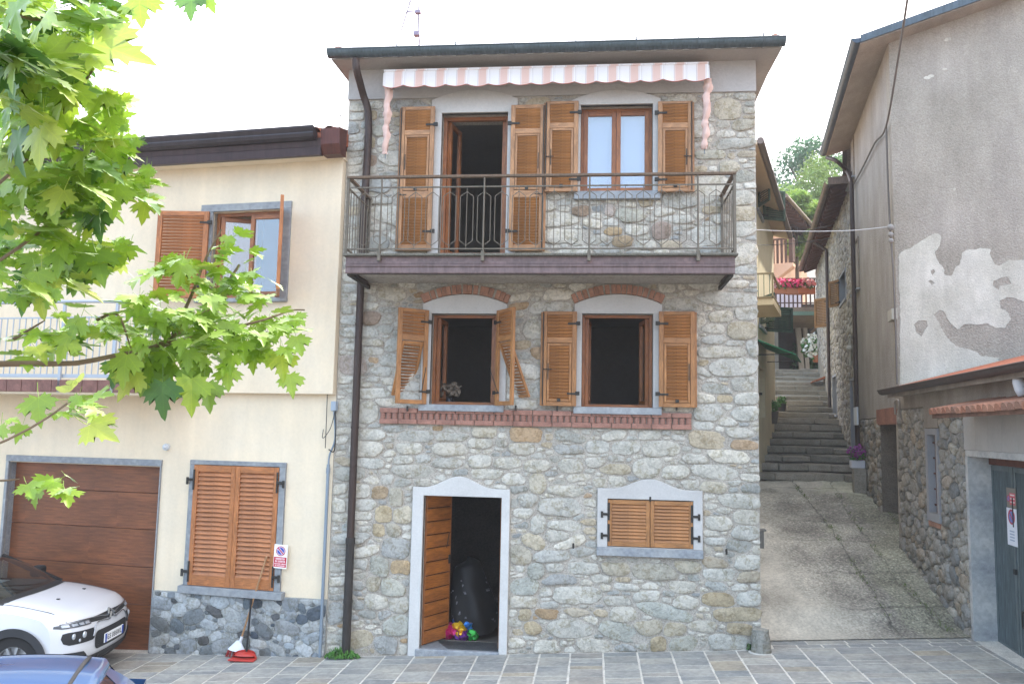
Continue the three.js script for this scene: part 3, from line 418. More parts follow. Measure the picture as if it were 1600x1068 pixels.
// ---------------------------------------------------------------- roof, gutter, downpipe
{
  const zG = .42, xa = H.p(512, 85, zG + .1).x, xb = H.p(1227.5, 58, zG + .1).x, yG = (H.p(512, 80, zG + .1).y + H.p(1227, 55, zG + .1).y) / 2, ridge = 1.0;
  const roof = mesh('roof', [extX([[-.5, yTop], [zG, yTop - .02], [zG, yG - .1], [-3.2, yG + ridge], [-6.9, yG - .1], [-6.9, yG - .3], [-6, yG - .3]], xa + .02, xb - .02)], mat('#b9b4ae', { tex: T.plaster, texB: T.plasterB, sx: 1.4, bump: .004 }), house);
  const tl = []; for (let x = xa + .12; x < xb; x += .21) { const c = new THREE.CylinderGeometry(.085, .075, 3.8, 8, 1, true, -Math.PI / 2, Math.PI); c.rotateX(-Math.PI / 2); c.rotateX(Math.atan2(ridge + .1, 3.2 + zG)); c.translate(x, yG + ridge / 2 + .03, -1.6); tl.push(boxUV(clean(c))); }
  mesh('roof_tiles', tl, M.tile, roof);
  for (const x of [xa + .13, xb - .12]) { const c = new THREE.CylinderGeometry(.085, .09, .34, 10, 1, false, -Math.PI / 2, Math.PI); c.rotateX(-Math.PI / 2); c.translate(x, yG - .03, zG - .1); mesh('eave_tile', boxUV(clean(c)), M.tile, roof); }
  const gs = []; const c = new THREE.CylinderGeometry(.088, .088, xb - xa, 14, 1, true, 0, Math.PI); c.rotateZ(Math.PI / 2); c.rotateX(Math.PI); c.translate((xa + xb) / 2, yG - .02, zG + .075); gs.push(boxUV(clean(c)));
  gs.push(rod(V(xa, yG - .018, zG + .163), V(xb, yG - .018, zG + .163), .011), bx(xa, yG - .03, zG + .004, xb, yG + .0, zG + .012));
  for (const x of [xa, xb]) { const e = new THREE.CircleGeometry(.088, 14, Math.PI, Math.PI); e.rotateY(Math.PI / 2); e.translate(x + (x === xa ? .001 : -.001), yG - .02, zG + .075); gs.push(boxUV(clean(e))); }
  const gut = mesh('gutter', gs, M.gutter, house);
  for (const px of [622, 713, 804, 900, 994, 1090, 1192]) { const x = H.p(px, 65, zG + .1).x; const t = new THREE.TorusGeometry(.091, .006, 5, 10, Math.PI); t.rotateZ(Math.PI); t.rotateY(Math.PI / 2); t.translate(x, yG - .02, zG + .075); mesh('gutter_bracket', [boxUV(clean(t)), bx(x - .008, yG - .02, zG + .155, x + .008, yG + .03, zG + .172)], M.gutter, gut); }
  const P = (px, py, z) => H.p(px, py, z), xp = P(568.5, 320, .1).x, pts = [P(556, 92, zG + .07), P(557, 108, zG + .06), P(562, 128, .33), P(568, 150, .16), V(xp, P(569, 172, .1).y, .1), V(xp, 5.6, .1)];
  mesh('downpipe', [tube(pts, .052, 12, 60), rod(V(xp, 1.3, .1), V(xp, 5.61, .1), .05, 14)].map((g) => g), M.pipe, house);
  mesh('downpipe_shoe', [rod(V(xp, groundY(-3.2) - .05, .1), V(xp, 1.45, .1), .056, 14), rod(V(xp, 1.38, .1), V(xp, 1.46, .1), .064, 14), rod(V(xp, .62, .1), V(xp, .66, .1), .062, 14)], M.castIron, house);
  for (const y of [2.9, 4.3, 6.2]) mesh('pipe_clamp', [rod(V(xp, y, .1), V(xp, y + .03, .1), .057, 14), rod(V(xp, y + .015, -.02), V(xp, y + .015, .06), .01)], M.pipe, house);
}
{ const a = H.p(534, 160), b = H.p(529, 700); mesh('cable', tube([V(a.x, a.y, .05), V(a.x + .015, lerp(a.y, b.y, .3), .055), V(a.x - .01, lerp(a.y, b.y, .6), .05), V(a.x + .0, b.y, .055)], .006, 5, 40), M.wire, house); }
// ---------------------------------------------------------------- awning, rolled up under the eaves
{
  const zA = .3, a = H.p(600, 112, zA), b = H.p(1108, 96, zA), yT = (a.y + b.y) / 2 + .0, yB = ((H.p(700, 136, zA).y) + H.p(1000, 128, zA).y) / 2;
  const aw = thing('awning', 'rolled-up pink and white striped awning with scalloped valance above the balcony', 'awning', H);
  const cv = (() => { const n = 1024, c = document.createElement('canvas'); c.width = n; c.height = 64; const g = c.getContext('2d'); g.fillStyle = '#e2dddb'; g.fillRect(0, 0, n, 64); const P = n / 4; for (let i = 0; i < 4; i++) { g.fillStyle = '#d8b8ac'; g.fillRect(i * P + P * .56, 0, P * .34, 64); g.fillStyle = '#b7aaa9'; g.fillRect(i * P + P * .04, 0, 3, 64); g.fillRect(i * P + P * .5, 0, 4, 64); g.fillStyle = '#c99a8d'; g.fillRect(i * P + P * .53, 0, 3, 64); g.fillRect(i * P + P * .93, 0, 3, 64); g.fillStyle = '#c9c1bf'; g.fillRect(i * P + P * .1, 0, 2, 64); } const t = new THREE.CanvasTexture(c); t.colorSpace = THREE.SRGBColorSpace; t.wrapS = t.wrapT = THREE.RepeatWrapping; t.repeat.set(1 / (4 * .292), 1); return t; })();
  const cloth = new THREE.MeshPhysicalMaterial({ map: cv, roughness: .95, transmission: 0, side: THREE.DoubleSide });
  const x0 = a.x, x1 = b.x, NP = 240, pos = [], uv = [], idx = [], rows = 6;
  for (let i = 0; i <= NP; i++) for (let j = 0; j <= rows; j++) { const x = lerp(x0, x1, i / NP), k = Math.abs(Math.sin((x - x0) / .292 * Math.PI)), yb = yB + .012 - .034 * Math.pow(k, .8), e = Math.min(1, Math.min(x - x0, x1 - x) / .09), v = j / rows; pos.push(x, lerp(yT - .05 * (1 - e) * (1 - e), yb, v), zA + .03 + .012 * Math.sin(x * 9) * v + .02 * v); uv.push(x - x0, v); }
  for (let i = 0; i < NP; i++) for (let j = 0; j < rows; j++) { const q = i * (rows + 1) + j; idx.push(q, q + 1, q + rows + 2, q, q + rows + 2, q + rows + 1); }
  const g = new THREE.BufferGeometry(); g.setAttribute('position', new THREE.Float32BufferAttribute(pos, 3)); g.setAttribute('uv', new THREE.Float32BufferAttribute(uv, 2)); g.setIndex(idx); g.computeVertexNormals();
  mesh('valance', g, cloth, aw);
  const hem = []; for (let i = 0; i <= NP; i++) { const q = (i * (rows + 1) + rows) * 3; hem.push(V(pos[q], pos[q + 1], pos[q + 2] + .002)); }
  mesh('hem', new THREE.TubeGeometry(new THREE.CatmullRomCurve3(hem), NP, .006, 4), mat('#b06f62'), aw);
  mesh('roll', [boxUV(clean((() => { const c = new THREE.CylinderGeometry(.07, .07, x1 - x0, 14); c.rotateZ(Math.PI / 2); c.translate((x0 + x1) / 2, yT - .02, .16); return c; })())), bx(x0 + .01, yT - .03, .16, x1 - .01, yT - .005, zA + .04)], cloth, aw);
  mesh('front_bar', rbx(x0 + .01, yT - .055, zA + .0, x1 - .01, yT - .012, zA + .028, .01), M.trim, aw);
  for (const [pa, pb] of [[[607, 134], [602, 240]], [[1106, 124], [1101, 232]]]) {
    const A = H.p(...pa, .25), B = H.p(...pb, .2), pts = []; for (let i = 0; i <= 8; i++) pts.push(A.clone().lerp(B, i / 8).add(V(.012 * Math.sin(i * 2.3), 0, .014 * Math.cos(i * 1.9))));
    const t = new THREE.TubeGeometry(new THREE.CatmullRomCurve3(pts), 40, .062, 10); const p = t.attributes.position; const c = new THREE.CatmullRomCurve3(pts);
    for (let i = 0; i <= 40; i++) { const o = c.getPointAt(i / 40), f = .62 + .34 * perlin.noise(i * .33, 3, pa[0]) + .2 * (1 - i / 40); for (let j = 0; j <= 10; j++) { const k = i * 11 + j, w = f * (1 + .22 * Math.sin(j * 2.4 + i * .5)); p.setXYZ(k, o.x + (p.getX(k) - o.x) * w, o.y + (p.getY(k) - o.y) * w, o.z + (p.getZ(k) - o.z) * w); } }
    t.computeVertexNormals(); const u = t.attributes.uv; for (let i = 0; i < u.count; i++) u.setXY(i, .13 + u.getY(i) * .08 + u.getX(i) * .06, u.getY(i));
    mesh('folded_arm', t, cloth, aw);
    mesh('hook', [rod(B, B.clone().add(V(0, -.07, 0)), .006), rod(A.clone().add(V(0, .02, 0)), V(A.x, A.y + .06, .03), .018)], M.galv, aw);
  }
}
// ================================================================ the cream house on the left
const LF = new Frame(V(-4.6, 0, -0.14), -7.5 * Math.PI / 180);
const lhouse = thing('plaster_house', 'cream plastered house with brown garage door, grey stone plinth and dark copper gutter', 'house', LF);
{
  const gy = (x) => groundY(LF.world(x, 0, 0).x), zU = .1, xr = LF.p(517, 800).x, xrU = LF.p(527, 450, zU).x, xl = LF.p(-260, 700).x;
  const yStep = (LF.p(300, 613, zU).y + LF.p(520, 616, zU).y) / 2, yTop = LF.p(480, 250, zU).y + .12;
  const gar = { ...LF.rect([26, 725, 243, 1000]) }; gar.x0 = LF.p(24, 740, -.12).x; gar.y0 = gy((gar.x0 + gar.x1) / 2) - .2;
  const win = LF.rect([300, 727, 434, 918]), up = LF.rect([330, 329, 441, 466], zU);
  mesh('wall', ext(rectPts(xl, -1.4, xr, yStep + .001), -.4, 0, [rectPts(gar.x0, gar.y0, gar.x1, gar.y1), rectPts(win.x0, win.y0, win.x1, win.y1)]), M.cream, lhouse);
  mesh('upper_wall', ext(rectPts(xl, yStep, xrU, yTop), -.4, zU, [rectPts(up.x0, up.y0, up.x1, up.y1)], .006), M.cream, lhouse);
  mesh('side_walls', [bx(xr - .3, -1, -6, xr - .02, yTop, -.401), bx(xl, -1, -6, xl + .3, yTop, -.401), bx(xl + .301, -1, -6, xr - .301, yTop, -5.8)], M.cream, lhouse);
  mesh('interior', [bx(xl + .31, yStep, -5.79, xr - .31, yStep + .2, -.405), bx(xl + .31, yTop - .1, -5.79, xr - .31, yTop, -.405), bx(xl + .32, yStep + .21, -3, xr - .32, yTop - .11, -2.9), bx(up.x0 - .6, yStep + .21, -2.89, up.x0 - .5, yTop - .11, -.406)], M.interior, lhouse);
  // garage door: five boards-wide panels in a grey frame
  const sur = LF.rect([11, 714, 254, 724]);
  mesh('garage_surround', [rbx(sur.x0, sur.y0 + .002, -.1, sur.x1, sur.y1, .03, .004), rbx(gar.x1 - .001, gar.y0, -.22, sur.x1 - .004, sur.y0, .03, .004, true), rbx(sur.x0 + .004, gar.y0, -.22, gar.x0 + .0, sur.y0, .03, .004, true)], M.greyTrim, lhouse);
  const gd = mesh('garage_door', bx(gar.x0 - .05, gar.y0, -.21, gar.x1 + .0, gar.y1 + .05, -.17), M.black, lhouse);
  const seams = [727, 766, 822, 880, 938, 1000].map((py) => LF.p(140, py, -.12).y); seams[0] = gar.y1 + .02; seams[5] = gar.y0 + .01;
  for (let i = 0; i < 5; i++) { const g = rbx(gar.x0 - .04, seams[i + 1] + .003, -.165, gar.x1 - .005, seams[i] - .003, -.12, .006); mesh('panel', g, M.garageWood, gd); }
  // ground-floor window: surround, sill, closed louvred shutters
  const so = LF.rect([293, 720, 444, 918]);
  mesh('window_surround', [rbx(so.x0, win.y1 + .001, -.05, so.x1, so.y1, .035, .004), rbx(so.x0 + .003, win.y0, -.05, win.x0, win.y1, .035, .004, true), rbx(win.x1, win.y0, -.05, so.x1 - .003, win.y1, .035, .004, true)], M.greyTrim, lhouse);
  const sl = LF.rect([276, 917, 436.5, 932], .1); mesh('window_sill', rbx(sl.x0, sl.y0, -.2, sl.x1 + .03, win.y0 - .002, .1, .008), M.greyTrim, lhouse);
  const ww = (win.x1 - win.x0) / 2, wh = win.y1 - win.y0;
  for (const left of [true, false]) { const l = shutter(lhouse, { x: left ? win.x0 + .004 : win.x1 - .004, y: win.y0 + .004, z: .0, w: ww - .006, h: wh - .01, flip: !left, sections: [[.14, wh - .1, 0]], pitch: .061, stile: .07, hw: false, frameM: M.shutterLeft, slatM: M.slatLeft, th: .045, tilt: -.5 }); for (const f of [.1, .86]) mesh('hinge', [bx(left ? -.09 : .09, wh * f, .05, left ? .02 : -.02, wh * f + .035, .066), bx(left ? -.1 : .1, wh * f - .05, .05, left ? -.07 : .07, wh * f + .05, .068), bx(left ? .0 : 0, wh * f - .12, .046, left ? .022 : -.022, wh * f + .16, .06)], M.iron, l); }
  // first-floor window
  const us = LF.rect([312, 318, 453, 470], zU);
  mesh('window_surround', [rbx(us.x0, up.y1 + .001, zU - .1, us.x1, us.y1, zU + .03, .004), rbx(us.x0 + .003, up.y0, zU - .1, up.x0, up.y1, zU + .03, .004, true), rbx(up.x1, up.y0, zU - .1, us.x1 - .003, up.y1, zU + .03, .004, true)], M.greyTrim, lhouse);
  mesh('window_sill', rbx(us.x0, up.y0 - .06, zU - .3, us.x1, up.y0 - .002, zU + .08, .008), M.greyTrim, lhouse);
  windowFrame(lhouse, up, zU - .16, .05, M.winWood, .07);
  const cw = (up.x1 - up.x0 - .1) / 2; const blueGlass = mat('#ffffff', { phys: true, transmission: 1, thickness: 0, roughness: .01, ior: 2.3, specularColor: new THREE.Color('#7fb0ff') }); casement(lhouse, up.x1 - .05, up.y0 + .05, zU - .13, cw, up.y1 - up.y0 - .1, .03, true, M.winWood, .06, blueGlass); casement(lhouse, up.x0 + .05, up.y0 + .05, zU - .13, cw, up.y1 - up.y0 - .1, .5, false, M.winWood, .06, blueGlass);
  mesh('blind', bx(up.x0 + cw + .06, up.y0 + .02, zU - .4, up.x1 + .02, up.y1, zU - .39), mat('#191c20'), lhouse);
  const ls = LF.rect([243, 318, 310, 462], zU + .06), lw = ls.x1 - ls.x0 + .03, lh = up.y1 - up.y0 - .01;
  shutter(lhouse, { x: up.x0 - .03, y: up.y0, z: zU + .045, w: lw, h: lh, flip: true, turn: .22, sections: [[.09, lh - .07, 0]], pitch: .046, frameM: M.shutterLeft, slatM: M.slatLeft, stile: .07, th: .045 });
  shutter(lhouse, { x: up.x1 + .012, y: up.y0, z: zU + .045, w: lw, h: lh, turn: -1.06, sections: [[.09, lh - .07, 0]], pitch: .046, frameM: M.shutterLeft, slatM: M.slatLeft, stile: .07, th: .045 });
  // plinth of dark angular stones
  const pt = [LF.p(244, 922, .03), LF.p(500, 936, .03)], x0 = sur.x1 + .002, x1 = xr + .005, yp = (x) => lerp(pt[0].y, pt[1].y, (x - pt[0].x) / (pt[1].x - pt[0].x));
  const pl = mesh('plinth', ext([[x0, gy(x0) - .3], [x1, gy(x1) - .3], [x1, yp(x1)], [x0, yp(x0)]], -.05, .03), mat('#a9acab', { tex: T.mortar, texB: T.mortarB, sx: .6, bump: .008 }), lhouse), rand = rng(23);
  const list = layStones({ x0, y0: gy(x0) - .05, x1, y1: yp(x0) + .1, ok: (x, y) => x > x0 + .006 && x < x1 - .006 && y < yp(x) - .008 && y > gy(x) - .02 && !(x > sl.x0 && x < sl.x1 + .03 && y > sl.y0 - .01), rand, power: 3, gap: .0045, N: 12, tilt: .5, grow: 2.3, soft: .25, sizes: [[.14, .08, 600], [.09, .06, 2500], [.055, .04, 5000], [.03, .02, 6000]] });
  for (const s of list) { s.x += 0; } const grp = new THREE.Group(); grp.name = 'stonework'; grp.position.z = .03; pl.add(grp); 
  pl.remove(grp); const before = pl.children.length; addStones(list, pl, M.stone, PAL.plinth, rand, { proud: .018, flat: .84, depth: .02, most: 200 }); for (const m of pl.children.slice(before)) m.position.z = .03;
  // roof edge: copper gutter, fascia and flashing box
  const yA = LF.p(-200, 255, .5), a = LF.p(490, 197, .52), b = LF.p(250, 216, .52), k = (b.y - a.y) / (b.x - a.x); 
  const xe = a.x, len = xe - xl + .6, rf = new THREE.Group();
  const edge = (prof, x0_, x1_) => { const g = extX(prof, x0_, x1_); return g; };
  const y0 = a.y;
  const roof = mesh('roof', [extX([[-6.2, y0 + .2], [-6.2, y0 + .05], [.38, y0 - .14], [.38, y0 - .04], [-2.8, y0 + .75]], xl - .3, xrU + .02)], M.tile, lhouse);
  mesh('soffit', bx(xl - .3, y0 - .34, -.1, xrU + .02, y0 - .32, .36), M.cream, lhouse);
  mesh('fascia', [extX([[.33, y0 - .36], [.40, y0 - .36], [.415, y0 - .25], [.405, y0 - .24], [.43, y0 - .13], [.33, y0 - .13]], xl - .3, xe + .06)], mat('#4a3637', { tex: T.metal, sx: 1.3, roughness: .42, metalness: .35 }), roof);
  mesh('gutter', [extX([[.40, y0 - .165], [.47, y0 - .165], [.515, y0 - .135], [.53, y0 - .09], [.525, y0 - .07], [.545, y0 - .02], [.55, y0 + .01], [.535, y0 + .012], [.4, y0 - .06]], xl - .3, xe)], M.darkCopper, roof);
  mesh('flashing', [extX([[.2, y0 - .35], [.36, y0 - .35], [.42, y0 - .22], [.43, y0 + .0], [.2, y0 + .04]], xe + .061, xrU + .09)], M.redCopper, roof);
  const tl = []; for (let x = xl; x < xrU + .05; x += .22) { const c = new THREE.CylinderGeometry(.085, .085, 3.2, 8, 1, true, -Math.PI / 2, Math.PI); c.rotateX(-Math.PI / 2 + .26); c.translate(x, y0 + .37, -1.16); tl.push(boxUV(clean(c))); } mesh('roof_tiles', tl, M.tile, roof);
  // balcony at the left end
  const zb = .75, bl = { x1: LF.p(253, 600, zb).x, x0: xl - .2, y1: LF.p(100, 594, zb).y, y0: LF.p(100, 612, zb).y }, rail = mat('#a9b0b8', { roughness: .5, metalness: .3 });
  const balc = mesh('balcony', rbx(bl.x0, bl.y0 - .03, .08, bl.x1, bl.y1, zb - .03, .01), M.cream, lhouse);
  for (let x = bl.x1 - .02; x > bl.x0; x -= .25) mesh('brick', rbx(x - .24, bl.y0, zb - .06, x, bl.y1 + .01, zb, .006), mat('#8f655b', { tex: T.brick, sx: .3 }), balc);
  const ry = LF.p(100, 474, zb).y, rb = LF.p(100, 586, zb).y, rx = LF.p(212, 540, zb).x;
  mesh('handrail', [tube([V(bl.x0, ry, zb - .06), V(rx - .1, ry, zb - .06), V(rx - .02, ry - .03, zb - .08), V(rx, ry - .12, zb - .1)], .022, 8, 20), rod(V(rx, ry - .1, zb - .1), V(rx, rb, zb - .1), .02), bx(bl.x0, rb - .03, zb - .08, rx, rb + .02, zb - .04), bx(bl.x0, ry - .2, zb - .07, rx, ry - .18, zb - .05), rod(V(rx, ry - .12, zb - .1), V(rx, ry - .12, .1), .02), bx(rx - .02, rb - .02, .1, rx + .02, rb + .02, zb - .08)], rail, balc);
  for (let x = rx - .1; x > bl.x0 + .2; x -= .105) mesh('baluster', bx(x - .006, rb, zb - .066, x + .006, ry - .18, zb - .054), rail, balc);
  for (const x of [LF.p(95, 540, zb).x, LF.p(178, 540, zb).x]) mesh('post', bx(x - .02, bl.y0, zb - .03, x + .02, ry, zb + .0), rail, balc);
  for (let z = .16; z < zb - .12; z += .1) mesh('baluster', bx(rx - .006, rb, z - .006, rx + .006, ry - .12, z + .006), rail, balc);
  // small things fixed to the wall
  const kn = LF.p(261, 698); mesh('wall_vent', [(() => { const c = new THREE.CylinderGeometry(.045, .05, .05, 16); c.rotateX(Math.PI / 2); c.translate(kn.x, kn.y, .025); return c; })(), new THREE.SphereGeometry(.032, 12, 8).translate(kn.x, kn.y, .05)], mat('#c5c9cd', { roughness: .5 }), lhouse);
  const c0 = LF.p(513, 725, .05), c1 = LF.p(506, 1022, .05), bxp = LF.p(522, 636, .06);
  const con = mesh('conduit', [rod(V(c0.x, gy(c0.x) - .05, .05), V(c0.x, c0.y, .05), .022, 10), rod(V(c0.x, c0.y - .12, .05), V(c0.x, c0.y - .05, .05), .028, 10), tube([V(c0.x, c0.y - .02, .05), V(c0.x + .01, c0.y + .12, .05), V(bxp.x + .03, c0.y + .32, .06), V(bxp.x, bxp.y - .05, .06)], .014, 8, 24)], mat('#8794a0', { roughness: .5, metalness: .3 }), lhouse);
  mesh('junction_box', rbx(bxp.x - .035, bxp.y - .05, .02, bxp.x + .04, bxp.y + .08, .1, .01), mat('#9aa5b0'), con);
  mesh('cable', [tube([V(bxp.x + .02, bxp.y - .05, .07), V(bxp.x - .03, bxp.y - .3, .1), V(bxp.x - .14, bxp.y - .42, .08), V(bxp.x - .16, bxp.y - .3, .03)], .005, 5, 24), tube([V(bxp.x + .03, bxp.y - .05, .08), V(bxp.x + .06, bxp.y - .35, .11), V(bxp.x + .02, bxp.y - .6, .07), V(c0.x, c0.y + .2, .06)], .009, 6, 24)], M.wire, con);
  mesh('drainpipe', rod(V(xrU + .0, 0, -.05), V(xrU + .0, yTop, -.05), .012), M.wire, lhouse);
  // sign beside the shutters
  const sg = LF.rect([426.5, 850.5, 447.5, 888], .06);
  const cv = document.createElement('canvas'); cv.width = 256; cv.height = 448; const g = cv.getContext('2d'); g.fillStyle = '#f1eff2'; g.fillRect(0, 0, 256, 448);
  g.fillStyle = '#a82d48'; g.beginPath(); g.arc(128, 120, 92, 0, 7); g.fill(); g.fillStyle = '#e9e4ee'; g.beginPath(); g.arc(128, 120, 76, 0, 7); g.fill(); g.fillStyle = '#3346a5'; g.beginPath(); g.arc(128, 120, 68, 0, 7); g.fill();
  g.save(); g.translate(128, 120); g.rotate(Math.PI / 4); g.fillStyle = '#e9e4ee'; g.fillRect(-82, -22, 164, 44); g.fillStyle = '#b02c4a'; g.fillRect(-82, -13, 164, 26); g.restore();
  g.strokeStyle = '#a82d48'; g.lineWidth = 15; g.beginPath(); g.arc(128, 120, 85, 0, 7); g.stroke();
  g.fillStyle = '#bb2536'; g.fillRect(6, 232, 244, 192); g.fillStyle = '#ffffff'; g.textAlign = 'center'; g.font = 'bold 46px sans-serif'; g.fillText('DIVIETO', 128, 284, 220); g.fillText('DI SOSTA', 128, 332, 224); g.font = 'bold 28px sans-serif'; g.fillText('LASCIARE LIBERO', 128, 372, 226); g.fillText('IL PASSAGGIO', 128, 408, 200);
  const st = new THREE.CanvasTexture(cv); st.colorSpace = THREE.SRGBColorSpace; const pm = new THREE.MeshStandardMaterial({ map: st, roughness: .4 });
  const w = sg.x1 - sg.x0, h = sg.y1 - sg.y0, so2 = thing('parking_sign', 'white no-parking sign with blue and red roundel beside the closed brown shutters', 'sign');
  const sp = LF.world((sg.x0 + sg.x1) / 2, sg.y0, .045); so2.position.copy(sp); so2.rotation.set(0, LF.turn, -.03);
  mesh('plate', rbx(-w / 2, 0, 0, w / 2, h, .008, .003), mat('#eeeeee'), so2); const face = new THREE.PlaneGeometry(w - .004, h - .004); face.translate(0, h / 2, .0095); mesh('sign_face', face, pm, so2);
}
// ================================================================ ground, paving, alley
const zBack = (x) => x < -3.45 ? LF.world(LF.local(V(x, 0, -.2)).x, 0, 0.045).z : x < 2.12 ? .03 : -.04;
{
  // one sheet out to the horizon
  const n = 60, pos = [], uv = [], idx = [], f = (t) => Math.sign(t) * Math.pow(Math.abs(t), 3) * 170;
  for (let j = 0; j <= n; j++) for (let i = 0; i <= n; i++) { const x = f(i / n * 2 - 1), z = f(j / n * 2 - 1), y = groundY(x) - .06; pos.push(x, y, z); uv.push(x, z); }
  for (let j = 0; j < n; j++) for (let i = 0; i < n; i++) { const a = j * (n + 1) + i; idx.push(a, a + n + 1, a + 1, a + 1, a + n + 1, a + n + 2); }
  const g = new THREE.BufferGeometry(); g.setAttribute('position', new THREE.Float32BufferAttribute(pos, 3)); g.setAttribute('uv', new THREE.Float32BufferAttribute(uv, 2)); g.setIndex(idx); g.computeVertexNormals();
  structure('ground', g, mat('#7b7870', { tex: T.mortar, texB: T.mortarB, sx: 1.6, bump: .01, roughness: 1 }));
}
const slope = Math.atan(.062);
{
  // bedding mortar of the paving, then the slabs
  const bed = (x0, x1, z0, z1, d) => { const g = new THREE.PlaneGeometry(x1 - x0, z1 - z0, 1, 1); g.rotateX(-Math.PI / 2); g.translate((x0 + x1) / 2, 0, (z0 + z1) / 2); const p = g.attributes.position; for (let i = 0; i < p.count; i++) p.setY(i, groundY(p.getX(i)) - d); g.computeVertexNormals(); return boxUV(clean(g)); };
  const pave = structure('pavement', [bed(-11.9, 5.6, -1.6, 3.6, .0035)], mat('#d8d5cf', { tex: T.mortar, texB: T.mortarB, sx: .7, bump: .006, roughness: 1 }));
  const rand = rng(31), cols = ['#b5b4ae', '#adada8', '#b9b6ad', '#b4aea4', '#b9af9d', '#a9aaa6', '#b3afa7'], mats = cols.map((c) => mat(c, { tex: T.slate, texB: T.slateB, sx: .9, bump: .007, roughness: .75 })), far = [];
  const slab = (x0, x1, z0, z1, thick = 0) => {
    const m = .0125, j = () => (rand() - .5) * .008, q = [[x0 + m + j(), z1 - m + j()], [x1 - m + j(), z1 - m + j()], [x1 - m + j(), z0 + m + j()], [x0 + m + j(), z0 + m + j()]].map(([x, z]) => [x, -z]);
    const g = ext(q, -.05, .0005 + rand() * .002, [], .001); g.rotateX(-Math.PI / 2); const p = g.attributes.position, u = g.attributes.uv, o = rand() * 5; for (let i = 0; i < p.count; i++) { p.setY(i, p.getY(i) + groundY(p.getX(i)) + thick); u.setXY(i, p.getX(i) + o, p.getZ(i) + o * 1.7); }
    g.computeVertexNormals(); return g;
  };
  const pick = () => mats[Math.floor(rand() * (rand() < .5 ? 3 : 7))];
  let x = -9.6; while (x < 4.75) {
    const w = .39 + rand() * .04, x1 = Math.min(x + w, 4.78); let z = zBack((x + x1) / 2) + (x > 2.2 ? .0 : .0); if (x1 < xlimit()) { x = x1; continue; }
    while (z < 3.4) { const l = rand() < .25 ? .13 + rand() * .06 : .2 + rand() * .22, z1 = Math.min(z + l, 3.5); const g = slab(x, x1, z, z1); if (z < 1.45) mesh('paving_slab', g, pick(), pave); else far.push(g); z = z1; }
    x = x1;
  }
  function xlimit() { return -9.6; }
  mesh('paving_slabs', far, mats[1], pave).userData.kind = 'stuff';
  // two courses laid across the mouth of the alley
  for (const [za, zb, lo, hi] of [[-.2, -.045, .28, .36], [-.385, -.205, .42, .55]]) { let a = 2.28; while (a < 4.75) { const b = Math.min(a + lo + rand() * (hi - lo), 4.8); mesh('paving_slab', slab(a, b, za, zb), pick(), pave); a = b; } }
  // marble strip and sill along the garage on the right come with the garage
}
